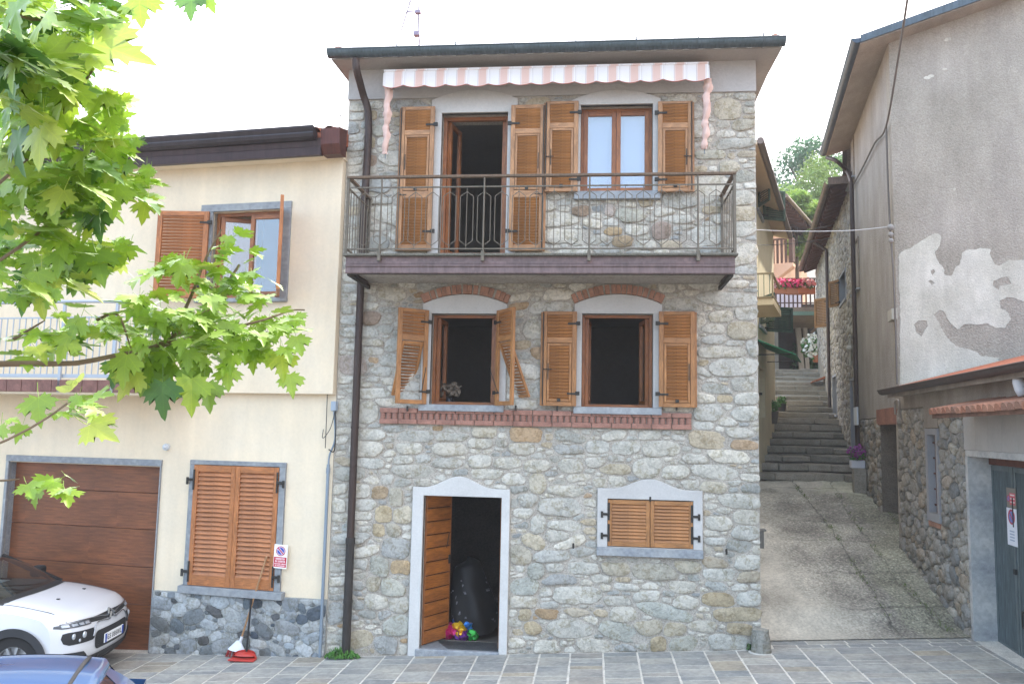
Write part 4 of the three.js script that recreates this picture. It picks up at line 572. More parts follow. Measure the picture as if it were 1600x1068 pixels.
// the alley climbs away between the houses
const prof = [[2, .36], [-.38, .36], [-.9, .46], [-3.3, 1.02], [-5, 1.32], [-6.6, 1.58], [-8.3, 1.84], [-9.1, 1.93]];
const alleyY = (z) => { for (let i = 0; i + 1 < prof.length; i++) if (z >= prof[i + 1][0]) { const [a, b] = [prof[i], prof[i + 1]]; return lerp(a[1], b[1], (z - a[0]) / (b[0] - a[0])); } return 1.93; };
{
  const tex = 1024, cr = rng(5);
  const inPatch = (u, v) => smooth(fbm(u, v, 5, 4, 80) + .35 * (u - .5), .44, .5);
  const colT = dataTex(tex, (u, v) => {
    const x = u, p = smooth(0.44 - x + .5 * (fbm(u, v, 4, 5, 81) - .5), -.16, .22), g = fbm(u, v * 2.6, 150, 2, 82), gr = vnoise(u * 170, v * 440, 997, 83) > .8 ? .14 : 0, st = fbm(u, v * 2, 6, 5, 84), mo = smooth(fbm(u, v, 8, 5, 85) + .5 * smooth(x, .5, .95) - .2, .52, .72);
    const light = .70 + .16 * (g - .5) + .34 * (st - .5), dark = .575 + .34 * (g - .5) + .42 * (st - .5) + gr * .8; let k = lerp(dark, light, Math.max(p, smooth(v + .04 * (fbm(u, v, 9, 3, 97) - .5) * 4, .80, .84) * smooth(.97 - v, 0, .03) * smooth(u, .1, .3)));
    const cx1 = Math.abs(x - (.62 + .03 * Math.sin(v * 5) + .02 * (fbm(u, v, 20, 4, 86) - .5) * 3)), cx2 = Math.abs(x - (.8 + .03 * Math.sin(v * 4 + 2) + .025 * (fbm(u, v, 20, 4, 87) - .5) * 3)), cz = Math.min(...[.13, .27, .42, .55, .7, .86].map((q, i) => Math.abs(v - q - .03 * (fbm(u, v, 9, 3, 88 + i) - .5) - .02 * x) + (x < .46 ? .02 : 0)));
    const crack = Math.max(1 - smooth(cx1, .001, .006), .7 * (1 - smooth(cx2, .001, .005)), .6 * (1 - smooth(cz, .0008, .004))); k *= 1 - .3 * crack * (.4 + fbm(u, v, 16, 2, 99));
    const grn = mo * .22 * (1 - p) ; return [k * (1.0 - .10 * grn), k * (.985 - .02 * grn), k * (.945 - .2 * grn)];
  }, true);
  const bT = dataTex(tex, (u, v) => { const p = smooth(0.47 - u + .3 * (fbm(u, v, 4, 4, 81) - .5), -.06, .07), g = vnoise(u * 170, v * 440, 997, 83), cx1 = Math.abs(u - (.62 + .03 * Math.sin(v * 5) + .02 * (fbm(u, v, 20, 4, 86) - .5) * 3)), cx2 = Math.abs(u - (.8 + .03 * Math.sin(v * 4 + 2) + .025 * (fbm(u, v, 20, 4, 87) - .5) * 3)); return grey(.5 + .5 * (g - .5) * (1 - .75 * p) + .3 * (fbm(u, v, 20, 4, 89) - .5) + .12 * p - .5 * (1 - smooth(Math.min(cx1, cx2), .002, .014))); });
  const m = new THREE.MeshStandardMaterial({ map: colT, bumpMap: bT, bumpScale: .03, roughness: 1, color: new THREE.Color('#fffaf0') });
  const nx = 46, nz = 90, pos = [], uv = [], idx = [];
  for (let j = 0; j <= nz; j++) for (let i = 0; i <= nx; i++) { const z = lerp(-.385, -9.0, j / nz), x0 = 1.9, x1 = 5.25 + Math.max(0, -z - 2.5) * .18, u = i / nx, x = lerp(x0, x1, u), bump = .05 * (perlin.noise(x * 1.1, z * 1.1, 2) ) + .018 * perlin.noise(x * 4, z * 4, 5) + (u > .6 ? .02 * perlin.noise(x * 9, z * 9, 1) : 0), edge = smooth(-z, .385, .8); pos.push(x, lerp(groundY(x) + .012, alleyY(z), smooth(-z, .385, 1.3)) + bump * edge * smooth(Math.abs(z + 9), 0, .4) + .03 * (u - .5) * edge, z); uv.push(u, (-z) / 9); }
  for (let j = 0; j < nz; j++) for (let i = 0; i < nx; i++) { const a = j * (nx + 1) + i; idx.push(a, a + 1, a + nx + 2, a, a + nx + 2, a + nx + 1); }
  const g = new THREE.BufferGeometry(); g.setAttribute('position', new THREE.Float32BufferAttribute(pos, 3)); g.setAttribute('uv', new THREE.Float32BufferAttribute(uv, 2)); g.setIndex(idx); g.computeVertexNormals();
  const al = structure('alley', [g, (() => { const f = bx(1.9, .0, -.39, 4.95, .2, -.386); return f; })()], m);
  // grass and moss in the long cracks and along the foot of the right wall
  const gr = [], edge = (z) => 5.25 + Math.max(0, -z - 2.5) * .18, tuft = (x, z, n, r, h) => { for (let i = 0; i < n; i++) { const f = new THREE.CircleGeometry(.006 + .008 * cr(), 3); f.scale(.7, 1 + 2 * cr(), 1); f.rotateX((cr() - .5) * 1.6); f.rotateY(cr() * 6.3); const px = x + (cr() - .5) * r, pz = z + (cr() - .5) * r * 1.6; f.translate(px, lerp(groundY(px) + .012, alleyY(pz), smooth(-pz, .385, 1.3)) + .02 + cr() * h, pz); gr.push(f); } };
  for (let i = 0; i < 150; i++) { const z = -.5 - 7.5 * cr(), v = -z / 9, w = edge(z) - 1.9, q = cr(), u = q < .4 ? .62 + .03 * Math.sin(v * 5) : q < .72 ? .8 + .03 * Math.sin(v * 4 + 2) : .965; if (perlin.noise(u * 9, z * 1.1, 4) < -.12) continue; tuft(1.9 + u * w, z, 9, .10, .035); }
  const ms = mesh('moss', gr, mat('#5f6f3c', { roughness: 1, side: THREE.DoubleSide })); ms.userData.kind = 'stuff';
}
// ================================================================ right: garage, tall rendered house, stone house up the alley
const AR = 5.5 * Math.PI / 180;
const G = new Frame(V(4.83, .35, -.23), -Math.PI / 2 - AR);
const garage = thing('garage_building', 'low stone garage with teal metal door, barred window and small tiled canopy', 'garage', G);
const xC = G.p(1402, 600).x;                         // the corner shared with the tall house
const marble = mat('#d0cfcc', { tex: T.slate, texB: T.plasterB, sx: .8, bump: .002, roughness: .6 });
const greyRender = mat('#bbb3a9', { tex: T.render, texB: T.renderB, sx: 2.8, bump: .011, roughness: 1 });
const rustM = mat('#7d4a38', { tex: T.metal, sx: .2, roughness: .9 });
{
  const yR = (G.p(1402, 622).y + G.p(1560, 580).y) / 2, win = G.rect([1454.5, 679, 1467.5, 801]), y0 = -.8, xE = 4.6;
  const dx0 = G.p(1523, 850).x, dTop = G.p(1530, 713).y, dx1 = dx0 + 2.5, fz = G.p(1425, 637).y;
  const W = mesh('wall', ext(rectPts(xC, y0, xE, yR), -.4, 0, [rectPts(win.x0, win.y0, win.x1, win.y1), rectPts(dx0, y0 + .2, dx1, dTop)]), mat('#a29a8f', { tex: T.mortar, texB: T.mortarB, sx: .8, bump: .016, roughness: 1 }), garage);
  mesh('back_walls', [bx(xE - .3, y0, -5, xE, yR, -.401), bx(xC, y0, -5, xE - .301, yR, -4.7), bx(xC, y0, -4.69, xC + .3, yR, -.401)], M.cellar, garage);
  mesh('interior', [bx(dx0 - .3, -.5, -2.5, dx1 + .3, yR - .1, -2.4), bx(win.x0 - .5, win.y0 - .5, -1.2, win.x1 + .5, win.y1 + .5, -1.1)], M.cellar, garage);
  mesh('frieze', [ext([[xC - .01, fz], [win.x0 - .16, fz], [win.x0 - .14, win.y1 + .1], [win.x1 + .1, win.y1 + .1], [win.x1 + .12, fz - .1], [dx0 - .1, fz - .12], [dx0 - .1, dTop + .02], [xE - .01, dTop + .02], [xE - .01, yR], [xC - .01, yR]], -.05, .028)], mat('#b4a99e', { tex: T.render, texB: T.plasterB, sx: 1.8, bump: .004, roughness: 1 }), garage);
  mesh('window_surround', [bx(win.x0 - .1, win.y0 - .12, -.05, win.x1 + .1, win.y0 - .001, .04), bx(win.x0 - .1, win.y0, -.3, win.x0 + .001, win.y1 + .09, .036), bx(win.x1 - .001, win.y0, -.3, win.x1 + .09, win.y1 + .09, .036), bx(win.x0 + .002, win.y1, -.3, win.x1 - .002, win.y1 + .09, .035)], mat('#a3a3a6', { tex: T.plaster, sx: 1 }), garage);
  for (let i = 0; i < 3; i++) { const x = lerp(win.x0, win.x1, (i + .6) / 3.2); mesh('window_bar', rod(V(x, win.y0, -.06), V(x, win.y1, -.06), .011), rustM, garage); }
  for (let i = 0; i < 5; i++) { const y = lerp(win.y0, win.y1, (i + .5) / 5); mesh('window_bar', rbx(win.x0, y - .012, -.052, win.x1, y + .012, -.04, .003), rustM, garage); }
  mesh('brick_sill', rbx(win.x0 - .08, win.y0 - .2, -.03, win.x1 + .1, win.y0 - .125, .03, .01), M.brick, garage);
  // rubble
  const rand = rng(41), yb = (x) => { const w = G.world(x, 0, 0); return alleyY(w.z) - G.o.y; };
  const list = layStones({ x0: xC, y0: -.2, x1: dx0, y1: fz, rand, power: 2.8, gap: .007, N: 14, tilt: .45, grow: 2.0, soft: .45, sizes: [[.14, .085, 900], [.09, .06, 3000], [.06, .04, 5000], [.035, .025, 6000]], ok: (x, y) => x > xC + .01 && x < dx0 - .06 && y < fz - .01 && y > yb(x) - .12 && !(x > win.x0 - .11 && x < win.x1 + .1 && y > win.y0 - .22) && !(x > win.x0 - .16 && x < win.x1 + .1 && y > win.y1) });
  addStones(list, W, M.stone, PAL.garage, rand, { proud: .042, flat: .74, most: 220 });
  // big door
  mesh('door_jamb', [rbx(dx0 - .075, -.3, -.244, dx0 + .014, dTop - .006, .05, .006)], marble, garage);
  mesh('lintel', [rbx(dx0 - .07, dTop - .005, -.244, dx1, dTop + .075, .045, .006)], marble, garage);
  mesh('door_sill', [rbx(dx0 - .03, -.15, -.3, dx1, .025, .03, .008)], marble, garage);
  mesh('door_head', bx(dx0 + .002, dTop - .1, -.28, dx1, dTop - .007, -.2), rustM, garage);
  const teal = mat('#7c8a8c', { tex: T.metal, sx: .9, roughness: .5, metalness: .2 }), ribs = [], dh = dTop - .1;
  const dm = mesh('garage_door', [bx(dx0 + .005, .03, -.27, dx1, dh, -.245)], teal, garage);
  for (const [a, b] of [[dx0 + .01, dx0 + .68], [dx0 + .71, dx0 + 1.6], [dx0 + 1.63, dx1]]) { mesh('door_frame', [bx(a, .035, -.244, a + .05, dh - .01, -.225), bx(b - .05, .035, -.244, b, dh - .01, -.225), bx(a + .051, dh - .07, -.244, b - .051, dh - .011, -.226), bx(a + .051, .035, -.244, b - .051, .1, -.226)], teal, dm); const rb = []; for (let x = a + .07; x < b - .07; x += .034) rb.push(bx(x, .101, -.2445, x + .014, dh - .072, -.233)); mesh('rib', rb, teal, dm).userData.kind = 'stuff'; }
  mesh('door_handle', [rod(V(dx0 + .80, .42, -.22), V(dx0 + .80, .6, -.22), .01), rod(V(dx0 + .80, .42, -.22), V(dx0 + .86, .42, -.22), .01), rod(V(dx0 + .80, .6, -.22), V(dx0 + .86, .6, -.22), .01)], M.iron, dm);
  mesh('lock', [rbx(dx0 + .66, 1.55, -.24, dx0 + .69, 1.9, -.21, .004), rbx(dx0 + .64, 1.0, -.24, dx0 + .7, 1.06, -.2, .004)], M.black, dm);
  // panels above the door
  const bp = G.p(1515, 660).y; for (let i = 0; i < 7; i++) { const x = dx0 - .09 + i * .42; mesh('panel', rbx(x + .002, dTop + .076, .03, x + .418, bp + .1, .05, .003, true), mat('#b9b4ae', { tex: T.plaster, sx: 1.2 }), garage); }
  // tiled canopy
  const tileD = ['#a8735c', '#96705f', '#b07f68'].map((q) => mat(q, { tex: T.mortar, texB: T.mortarB, sx: .5, bump: .006, roughness: 1 }));
  const zc = .55, cA = G.p(1457, 652, zc), cB = G.p(1590, 633, zc), yO = (cA.y + cB.y) / 2, xa = cA.x, xb = xE, yI = yO + .13;
  const can = mesh('canopy', [(() => { const g = ext([[0.02, yI - yO], [zc, 0], [zc, -.05], [.02, yI - yO - .09]], -xb, -xa); g.rotateY(-Math.PI / 2); g.translate(0, yO, 0); return boxUV(g); })()], mat('#8e6a58', { tex: T.wood, sx: .6 }), garage);
  for (let x = xa + .08; x < Math.min(xb, xa + 3.2); x += .165) { const c = new THREE.CylinderGeometry(.062, .078, .6, 8, 1, false, -Math.PI / 2, Math.PI); c.rotateX(-Math.PI / 2); c.rotateX(.24); c.translate(x, (yI + yO) / 2 + .005 + (R0() - .5) * .015, .29); const u = new THREE.CylinderGeometry(.062, .078, .12, 8, 1, false, -Math.PI / 2, Math.PI); u.rotateX(-Math.PI / 2); mesh('roof_tile', boxUV(clean(c)), tileD[Math.floor(R0() * 3)], can); }
  // roof edge and gutter
  const zo = .34, gy = (G.p(1385, 617, zo).y + G.p(1590, 564, zo).y) / 2, gx = G.p(1381, 615, zo).x;
  const roof = mesh('roof', [(() => { const g = ext([[-4.9, 1.3], [zo - .06, 0], [zo - .06, -.1], [-4.9, .6]], -xE - .2, -gx); g.rotateY(-Math.PI / 2); g.translate(0, gy, 0); return boxUV(g); })()], mat('#b3a79b', { tex: T.render, sx: 1.5 }), garage);
  const tl = []; for (let x = gx + .1; x < xE; x += .2) { const c = new THREE.CylinderGeometry(.08, .08, 5, 8, 1, true, -Math.PI / 2, Math.PI); c.rotateX(-Math.PI / 2 + .262); c.translate(x, gy + .66, -2.26); tl.push(boxUV(clean(c))); } mesh('roof_tiles', tl, M.tile, roof);
  const c = new THREE.CylinderGeometry(.075, .075, xE - gx, 12, 1, true, 0, Math.PI); c.rotateZ(Math.PI / 2); c.rotateX(Math.PI); c.translate((gx + xE) / 2, gy + .02, zo + .02); mesh('gutter', [boxUV(clean(c)), rod(V(gx, gy + .02, zo + .095), V(xE, gy + .02, zo + .095), .012), (() => { const e = new THREE.CircleGeometry(.075, 12, Math.PI, Math.PI); e.rotateY(-Math.PI / 2); e.translate(gx + .001, gy + .02, zo + .02); return boxUV(clean(e)); })()], mat('#5d4f4b', { tex: T.metal, sx: .8, roughness: .5, metalness: .3 }), roof);
  mesh('pipe_loop', tube([V(xC + .05, yR - .35, .05), V(xC + .06, yR - .15, .06), V(xC + .3, yR - .13, .06), V(xC + .36, yR - .4, .06), V(xC + .5, yR - .5, .05)], .018, 8, 30), mat('#8e857c'), garage);
  // lamp on the wall above the canopy
  const lp = G.p(1594, 603, .2), lamp = thing('wall_lamp', 'white bullet-shaped floodlight above the tiled canopy of the garage', 'lamp'); lamp.position.copy(G.world(lp.x, lp.y, .2)); lamp.rotation.y = G.turn;
  const lat = new THREE.LatheGeometry([[.001, -.1], [.05, -.1], [.06, -.03], [.055, .05], [.035, .1], [.001, .12]].map((p) => new THREE.Vector2(...p)), 14); lat.rotateX(.3); mesh('lamp_body', lat, mat('#dfe2e4', { roughness: .4 }), lamp); const cap = new THREE.SphereGeometry(.058, 12, 8); cap.translate(-.035, .0, -.03); mesh('lamp_back', [cap, rod(V(0, -.02, -.03), V(0, -.05, -.2), .015)], M.black, lamp);
  // signs on the door
  const sign = (name, label, r, draw, wpx, hpx, base) => { const q = G.rect(r, -.22), w = q.x1 - q.x0, h = q.y1 - q.y0, t = thing(name, label, 'sign'); t.position.copy(G.world((q.x0 + q.x1) / 2, q.y0, -.222)); t.rotation.y = G.turn; mesh('plate', rbx(-w / 2, 0, 0, w / 2, h, .006, .002), mat(base), t); const cv = document.createElement('canvas'); cv.width = wpx; cv.height = hpx; draw(cv.getContext('2d'), wpx, hpx); const tx = new THREE.CanvasTexture(cv); tx.colorSpace = THREE.SRGBColorSpace; const f = new THREE.PlaneGeometry(w - .004, h - .004); f.translate(0, h / 2, .0075); mesh('sign_face', f, new THREE.MeshStandardMaterial({ map: tx, roughness: .5 }), t); };
  const round = (g, x, y, r) => { g.fillStyle = '#b2304a'; g.beginPath(); g.arc(x, y, r, 0, 7); g.fill(); g.fillStyle = '#6f79b4'; g.beginPath(); g.arc(x, y, r * .74, 0, 7); g.fill(); g.strokeStyle = '#b2304a'; g.lineWidth = r * .22; g.beginPath(); g.moveTo(x - r * .6, y - r * .6); g.lineTo(x + r * .6, y + r * .6); g.stroke(); };
  sign('door_sign', 'old brown sign with red panel on the teal garage door, above the white sign', [1574, 762, 1588.5, 793], (g, w, h) => { g.fillStyle = '#7b756a'; g.fillRect(0, 0, w, h); g.fillStyle = '#c9505c'; g.fillRect(w * .32, h * .25, w * .62, h * .6); g.fillStyle = '#d9cfca'; for (let i = 0; i < 3; i++) g.fillRect(w * .4, h * (.32 + i * .18), w * .46, h * .07); round(g, w * .2, h * .55, w * .17); }, 256, 256, '#7b756a');
  sign('door_sign', 'white no-parking notice with roundel on the teal garage door, the lower one', [1575, 794, 1590, 852], (g, w, h) => { g.fillStyle = '#dfe0e6'; g.fillRect(0, 0, w, h); round(g, w * .5, h * .23, w * .36); g.fillStyle = '#9aa6bb'; for (let i = 0; i < 4; i++) g.fillRect(w * .25, h * (.6 + i * .08), w * .5, h * .035); }, 256, 448, '#dfe0e6');
  // marble and stone strips on the ground before the garage
  const s0 = G.p(1534, 1014, .1), st = G.world(s0.x, 0, 0); mesh('ground_strip', [rbx(dx0 - .06, -.3, .031, dx1 + 1, .012, .16, .006)], mat('#b8aca6', { tex: T.mortar, sx: .8 }), garage);
}
// ---------------------------------------------------------------- the tall house with the peeling gable
const AT = 10 * Math.PI / 180;
const cw = G.world(xC - .02, 0, -.03);
const tall = thing('render_house', 'tall house with grey rendered walls and a peeling white patch on its gable', 'house', new Frame(V(cw.x, 0, cw.z), -AT));
const GB = new Frame(V(cw.x, 0, cw.z), -AT), TS = new Frame(V(cw.x, 0, cw.z), -Math.PI / 2 - AT);     // gable and alley side
{
  const xFar = TS.p(1336, 500).x, v0 = GB.p(1396, 84), v1 = GB.p(1600, 2), k = .29, yc = TS.p(1345, 66, .52).y + .52 * .29 - .03, L = 6.5, D = -xFar;   // depth of the house
  const low = G.p(1380, 641).y + G.o.y;
  // gable wall and its coat of white undercoat where the render came off
  mesh('gable_wall', ext([[.001, .4], [L, .4], [L, yc + L * k], [.001, yc]], -.35, 0), greyRender, tall);
  const W7 = (l) => GB.pts(l.map(([x, y]) => [1300 + x / 3.56, 340 + y / 3.56]), .0);
  const rnd = rng(9), rough = (pts, a) => { const o = []; for (let i = 0; i < pts.length; i++) { const p = pts[i], q = pts[(i + 1) % pts.length], n = Math.max(1, Math.round(Math.hypot(q[0] - p[0], q[1] - p[1]) / .035)); for (let j = 0; j < n; j++) { const t = j / n, x = lerp(p[0], q[0], t), y = lerp(p[1], q[1], t); o.push([x + a * perlin.noise(x * 11, y * 11, 7) + (rnd() - .5) * a * .5, y + a * perlin.noise(x * 11, y * 11, 17) + (rnd() - .5) * a * .5]); } } return o; };
  const patch = W7([[374, 197], [470, 150], [530, 110], [575, 85], [610, 100], [600, 150], [572, 195], [590, 240], [622, 285], [630, 318], [665, 325], [690, 280], [715, 250], [725, 200], [745, 180], [830, 170], [880, 175], [885, 220], [910, 260], [935, 265], [975, 240], [1068, 233], [1200, 250], [1200, 480], [1068, 470], [1020, 448], [975, 440], [935, 465], [935, 500], [985, 530], [995, 565], [960, 610], [910, 615], [870, 590], [750, 590], [700, 620], [660, 590], [620, 520], [600, 508], [570, 540], [605, 600], [640, 670], [690, 712], [800, 745], [830, 770], [930, 776], [930, 990], [383, 990]]);
  patch.forEach((p) => { p[0] = Math.max(p[0], .012); });
  const holes = [[[555, 292], [568, 286], [575, 304], [560, 320], [552, 306]], [[535, 355], [550, 345], [570, 362], [556, 374]], [[460, 596], [480, 572], [528, 572], [536, 600], [498, 660], [468, 636]], [[897, 350], [975, 326], [998, 368], [940, 378], [928, 402], [895, 380]]].map((h) => rough(W7(h), .012));
  const under = mat('#e3dfd5', { tex: T.render, texB: T.plasterB, sx: 1.7, bump: .006, roughness: 1 });
  mesh('peeled_patch', ext(rough(patch, .02), -.01, .006, holes), under, tall);
  const flk = [[505, 360, .05, .022], [520, 352, .035, .02], [583, 320, .035, .014], [594, 183, .035, .022], [603, 181, .02, .018], [628, 877, .018, .018]];
  mesh('flaked_spots', flk.map(([x, y, a, b]) => { const c = GB.p(1280 + x / 2.966, y / 2.966), o = []; for (let i = 0; i < 9; i++) { const t = i / 9 * 6.283, f = .75 + rnd() * .5; o.push([c.x + Math.cos(t) * a * 1.3 * f, c.y + Math.sin(t) * b * 1.3 * f]); } return ext(o, -.005, .005); }), under, tall).userData.kind = 'stuff';
  // alley side, in the gable frame it runs back along -z
  const side = (x0, y0, z0, x1, y1, z1) => { const g = bx(x0, y0, z0, x1, y1, z1); g.rotateY(-Math.PI / 2); return boxUV(g); };      // TS coordinates
  const dr = { x0: TS.p(1377, 740).x, x1: TS.p(1409, 740).x, y1: TS.p(1390, 663).y };  dr.x1 = -.08;
  const wr = [TS.rect([1333.5, 380, 1343, 452]), TS.rect([1325.5, 218, 1335, 283])];
  const sg = ext(rectPts(xFar, low - .1, -.351, yc), -.35, .0, [...wr.map((r) => rectPts(r.x0, r.y0, r.x1, r.y1))]); sg.rotateY(-Math.PI / 2); mesh('side_wall', boxUV(sg), mat('#b5afaa', { tex: T.render, texB: T.renderB, sx: 2.1, bump: .015, roughness: 1 }), tall);
  const lw = ext([[xFar, .5], [dr.x0, .5], [dr.x0, dr.y1], [-.351, dr.y1], [-.351, low - .101], [xFar, low - .101]], -.35, -.015); lw.rotateY(-Math.PI / 2); const base = mesh('stone_base', boxUV(lw), mat('#7f776d', { tex: T.mortar, texB: T.mortarB, sx: .8, bump: .02 }), tall);
  const rand = rng(43), list = layStones({ x0: xFar, y0: .8, x1: 0, y1: low, rand, power: 2.6, gap: .008, N: 12, tilt: .5, sizes: [[.12, .07, 500], [.07, .05, 2500], [.045, .03, 4000]], ok: (x, y) => x > xFar + .01 && x < -.01 && y < low - .12 && y > 1 && !(x > dr.x0 - .01 && x < dr.x1 + .01 && y < dr.y1 + .32) });
  for (const s of list) { const g = stoneGeometry(s, (() => { const c = PAL.garage[Math.floor(rand() * 5)][1], f = .8 + .3 * rand(); return c.map((v) => v * f); })(), rand, { proud: .045, flat: .66 }); g.translate(0, 0, -.015); g.rotateY(-Math.PI / 2); mesh('stone', g, M.stone, base); }
  mesh('lintel', side(dr.x0 - .25, dr.y1, -.3, dr.x1 + .07, dr.y1 + .3, .02), mat('#a8705a', { tex: T.brick, texB: T.mortarB, sx: .9, bump: .006 }), tall);
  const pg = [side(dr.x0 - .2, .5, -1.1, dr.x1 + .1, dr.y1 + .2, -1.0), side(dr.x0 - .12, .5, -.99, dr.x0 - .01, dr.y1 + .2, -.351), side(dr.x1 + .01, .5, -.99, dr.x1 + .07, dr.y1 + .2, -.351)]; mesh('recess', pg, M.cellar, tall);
  for (const [i, r] of wr.entries()) {
    const fr = mesh('window_frame', [side(r.x0 - .06, r.y0 - .06, -.06, r.x1 + .06, r.y0, .03), side(r.x0 - .06, r.y1, -.06, r.x1 + .06, r.y1 + .06, .028), side(r.x0 - .06, r.y0 + .001, -.06, r.x0, r.y1 - .001, .026), side(r.x1, r.y0 + .001, -.06, r.x1 + .06, r.y1 - .001, .026), side(r.x0, (r.y0 + r.y1) / 2 + .1, -.1, r.x1, (r.y0 + r.y1) / 2 + .15, -.05)], mat('#a39a8d', { tex: T.wood, sx: .5, roughness: .8 }), tall);
    mesh('pane', side(r.x0, r.y0, -.12, r.x1, r.y1, -.11), mat('#23201e', { roughness: .15 }), fr);
    if (i) { const c = side(r.x0 - .02, r.y0 + .05, .03, r.x0 + .02, r.y1, .13); mesh('open_shutter', c, mat('#4c4136', { tex: T.wood, sx: .4 }), tall); }
    mesh('window_sill', side(r.x0 - .08, r.y0 - .1, -.05, r.x1 + .08, r.y0 - .061, .07), M.sill, tall);
  }
  mesh('back_walls', [side(xFar, .4, -6.4, xFar + .3, yc - .45, -.351), bx(.36, yc - .5, -D + .31, L, yc - .4, -.36)], M.cellar, tall);
  // roof: soffit, verge, gutter along the alley side, downpipe
  const ov = .52, gA = TS.p(1345, 66, ov), gB = TS.p(1291, 241, ov), yg = gA.y * .75 + gB.y * .25, xg0 = gB.x, xg1 = gA.x, vz = xg1;   // vz: how far the verge stands out
  const sl = k, top = (x) => yc + .04 + x * sl;
  const rp = [[-ov, yg - .04], [-ov, yg + .06], [L + .2, yg + .06 + (L + .2 + ov) * sl], [L + .2, yg - .04 + (L + .2 + ov) * sl - .05]];
  mesh('roof', [ext(rp, xg0, vz)], mat('#b6aaa0', { tex: T.render, sx: 1.8 }), tall);
  mesh('verge_board', [ext(rp.map(([x, y], i) => [x, y + (i === 0 || i === 3 ? .02 : .05)]), vz + .001, vz + .04)], mat('#5f6f7a', { tex: T.metal, sx: 1, roughness: .5, metalness: .3 }), tall);
  const hp = .09, gc = new THREE.CylinderGeometry(hp, hp, xg1 - xg0 + .04, 12, 1, true, 0, Math.PI); gc.rotateX(Math.PI / 2); gc.rotateZ(-Math.PI / 2); gc.translate(-ov - .05, yg + .07, (xg0 + xg1) / 2); 
  mesh('gutter', [boxUV(clean(gc)), rod(V(-ov - .05 - hp, yg + .07, xg0), V(-ov - .05 - hp, yg + .07, xg1), .014), (() => { const e = new THREE.CircleGeometry(hp, 12, Math.PI, Math.PI); e.translate(-ov - .05, yg + .07, xg1 + .015); return boxUV(clean(e)); })()], mat('#4f5f70', { tex: T.metal, sx: .8, roughness: .45, metalness: .35 }), tall);
  const tl = []; for (let z = xg0; z < vz - .1; z += .21) { const c = new THREE.CylinderGeometry(.085, .085, 7, 8, 1, true, -Math.PI / 2, Math.PI); c.rotateX(-Math.PI / 2); c.rotateY(-Math.PI / 2); c.rotateZ(Math.atan(sl)); c.translate(3.0, yg + .09 + (3.0 + ov) * sl, z + .1); tl.push(boxUV(clean(c))); } mesh('roof_tiles', tl, M.tile, tall);
  const q = (px, py, z) => { const v = TS.p(px, py, z); return V(-v.z, v.y, v.x); }, pA = q(1293, 246, ov), pB = q(1308, 252, .35), pC = q(1323, 266, .12), pD = q(1324, 300, .1), pE = q(1350, 757, .1), xv = (pD.z + pE.z) / 2;
  mesh('downpipe', [tube([pA, pB, pC, V(-.1, pD.y, xv)], .05, 10, 30), rod(V(-.1, 1.7, xv), V(-.1, pD.y + .02, xv), .05, 12)], M.pipe, tall);
  // corner strip, cable and meter box, white notice
  const cb = (l, r, n = 40, pr = .05) => tube(l.map(([px, py, z]) => q(px, py, z ?? pr)), r, 6, n);
  mesh('cable', [cb([[1422, -25, .2], [1404, 90, .12], [1384, 200, .06], [1368, 222], [1350, 258], [1328, 298], [1324, 302]], .018, 80), cb([[1385, 198], [1388, 290], [1391, 350], [1396, 420], [1400, 520], [1402, 600]], .017, 60)], mat('#6b655f', { roughness: .9 }), tall);
  const mb = TS.rect([1392, 484, 1398.5, 501], .04); mesh('meter_box', side(mb.x0, mb.y0, .0, mb.x1 + .02, mb.y1, .09), mat('#b0aca0'), tall);
  const nb = TS.rect([1347, 636, 1352.5, 664], .02); mesh('notice', side(nb.x0, nb.y0, .16, nb.x1, nb.y1, .19), mat('#cfd6de'), tall);
  const jb = TS.p(1393, 355, .05); mesh('cable_joint', [new THREE.SphereGeometry(.06, 8, 6).translate(-.06, jb.y, jb.x), new THREE.SphereGeometry(.05, 8, 6).translate(-.06, jb.y - .13, jb.x), new THREE.SphereGeometry(.045, 8, 6).translate(-.06, jb.y - .24, jb.x + .01)], mat('#8f8c88'), tall);
}
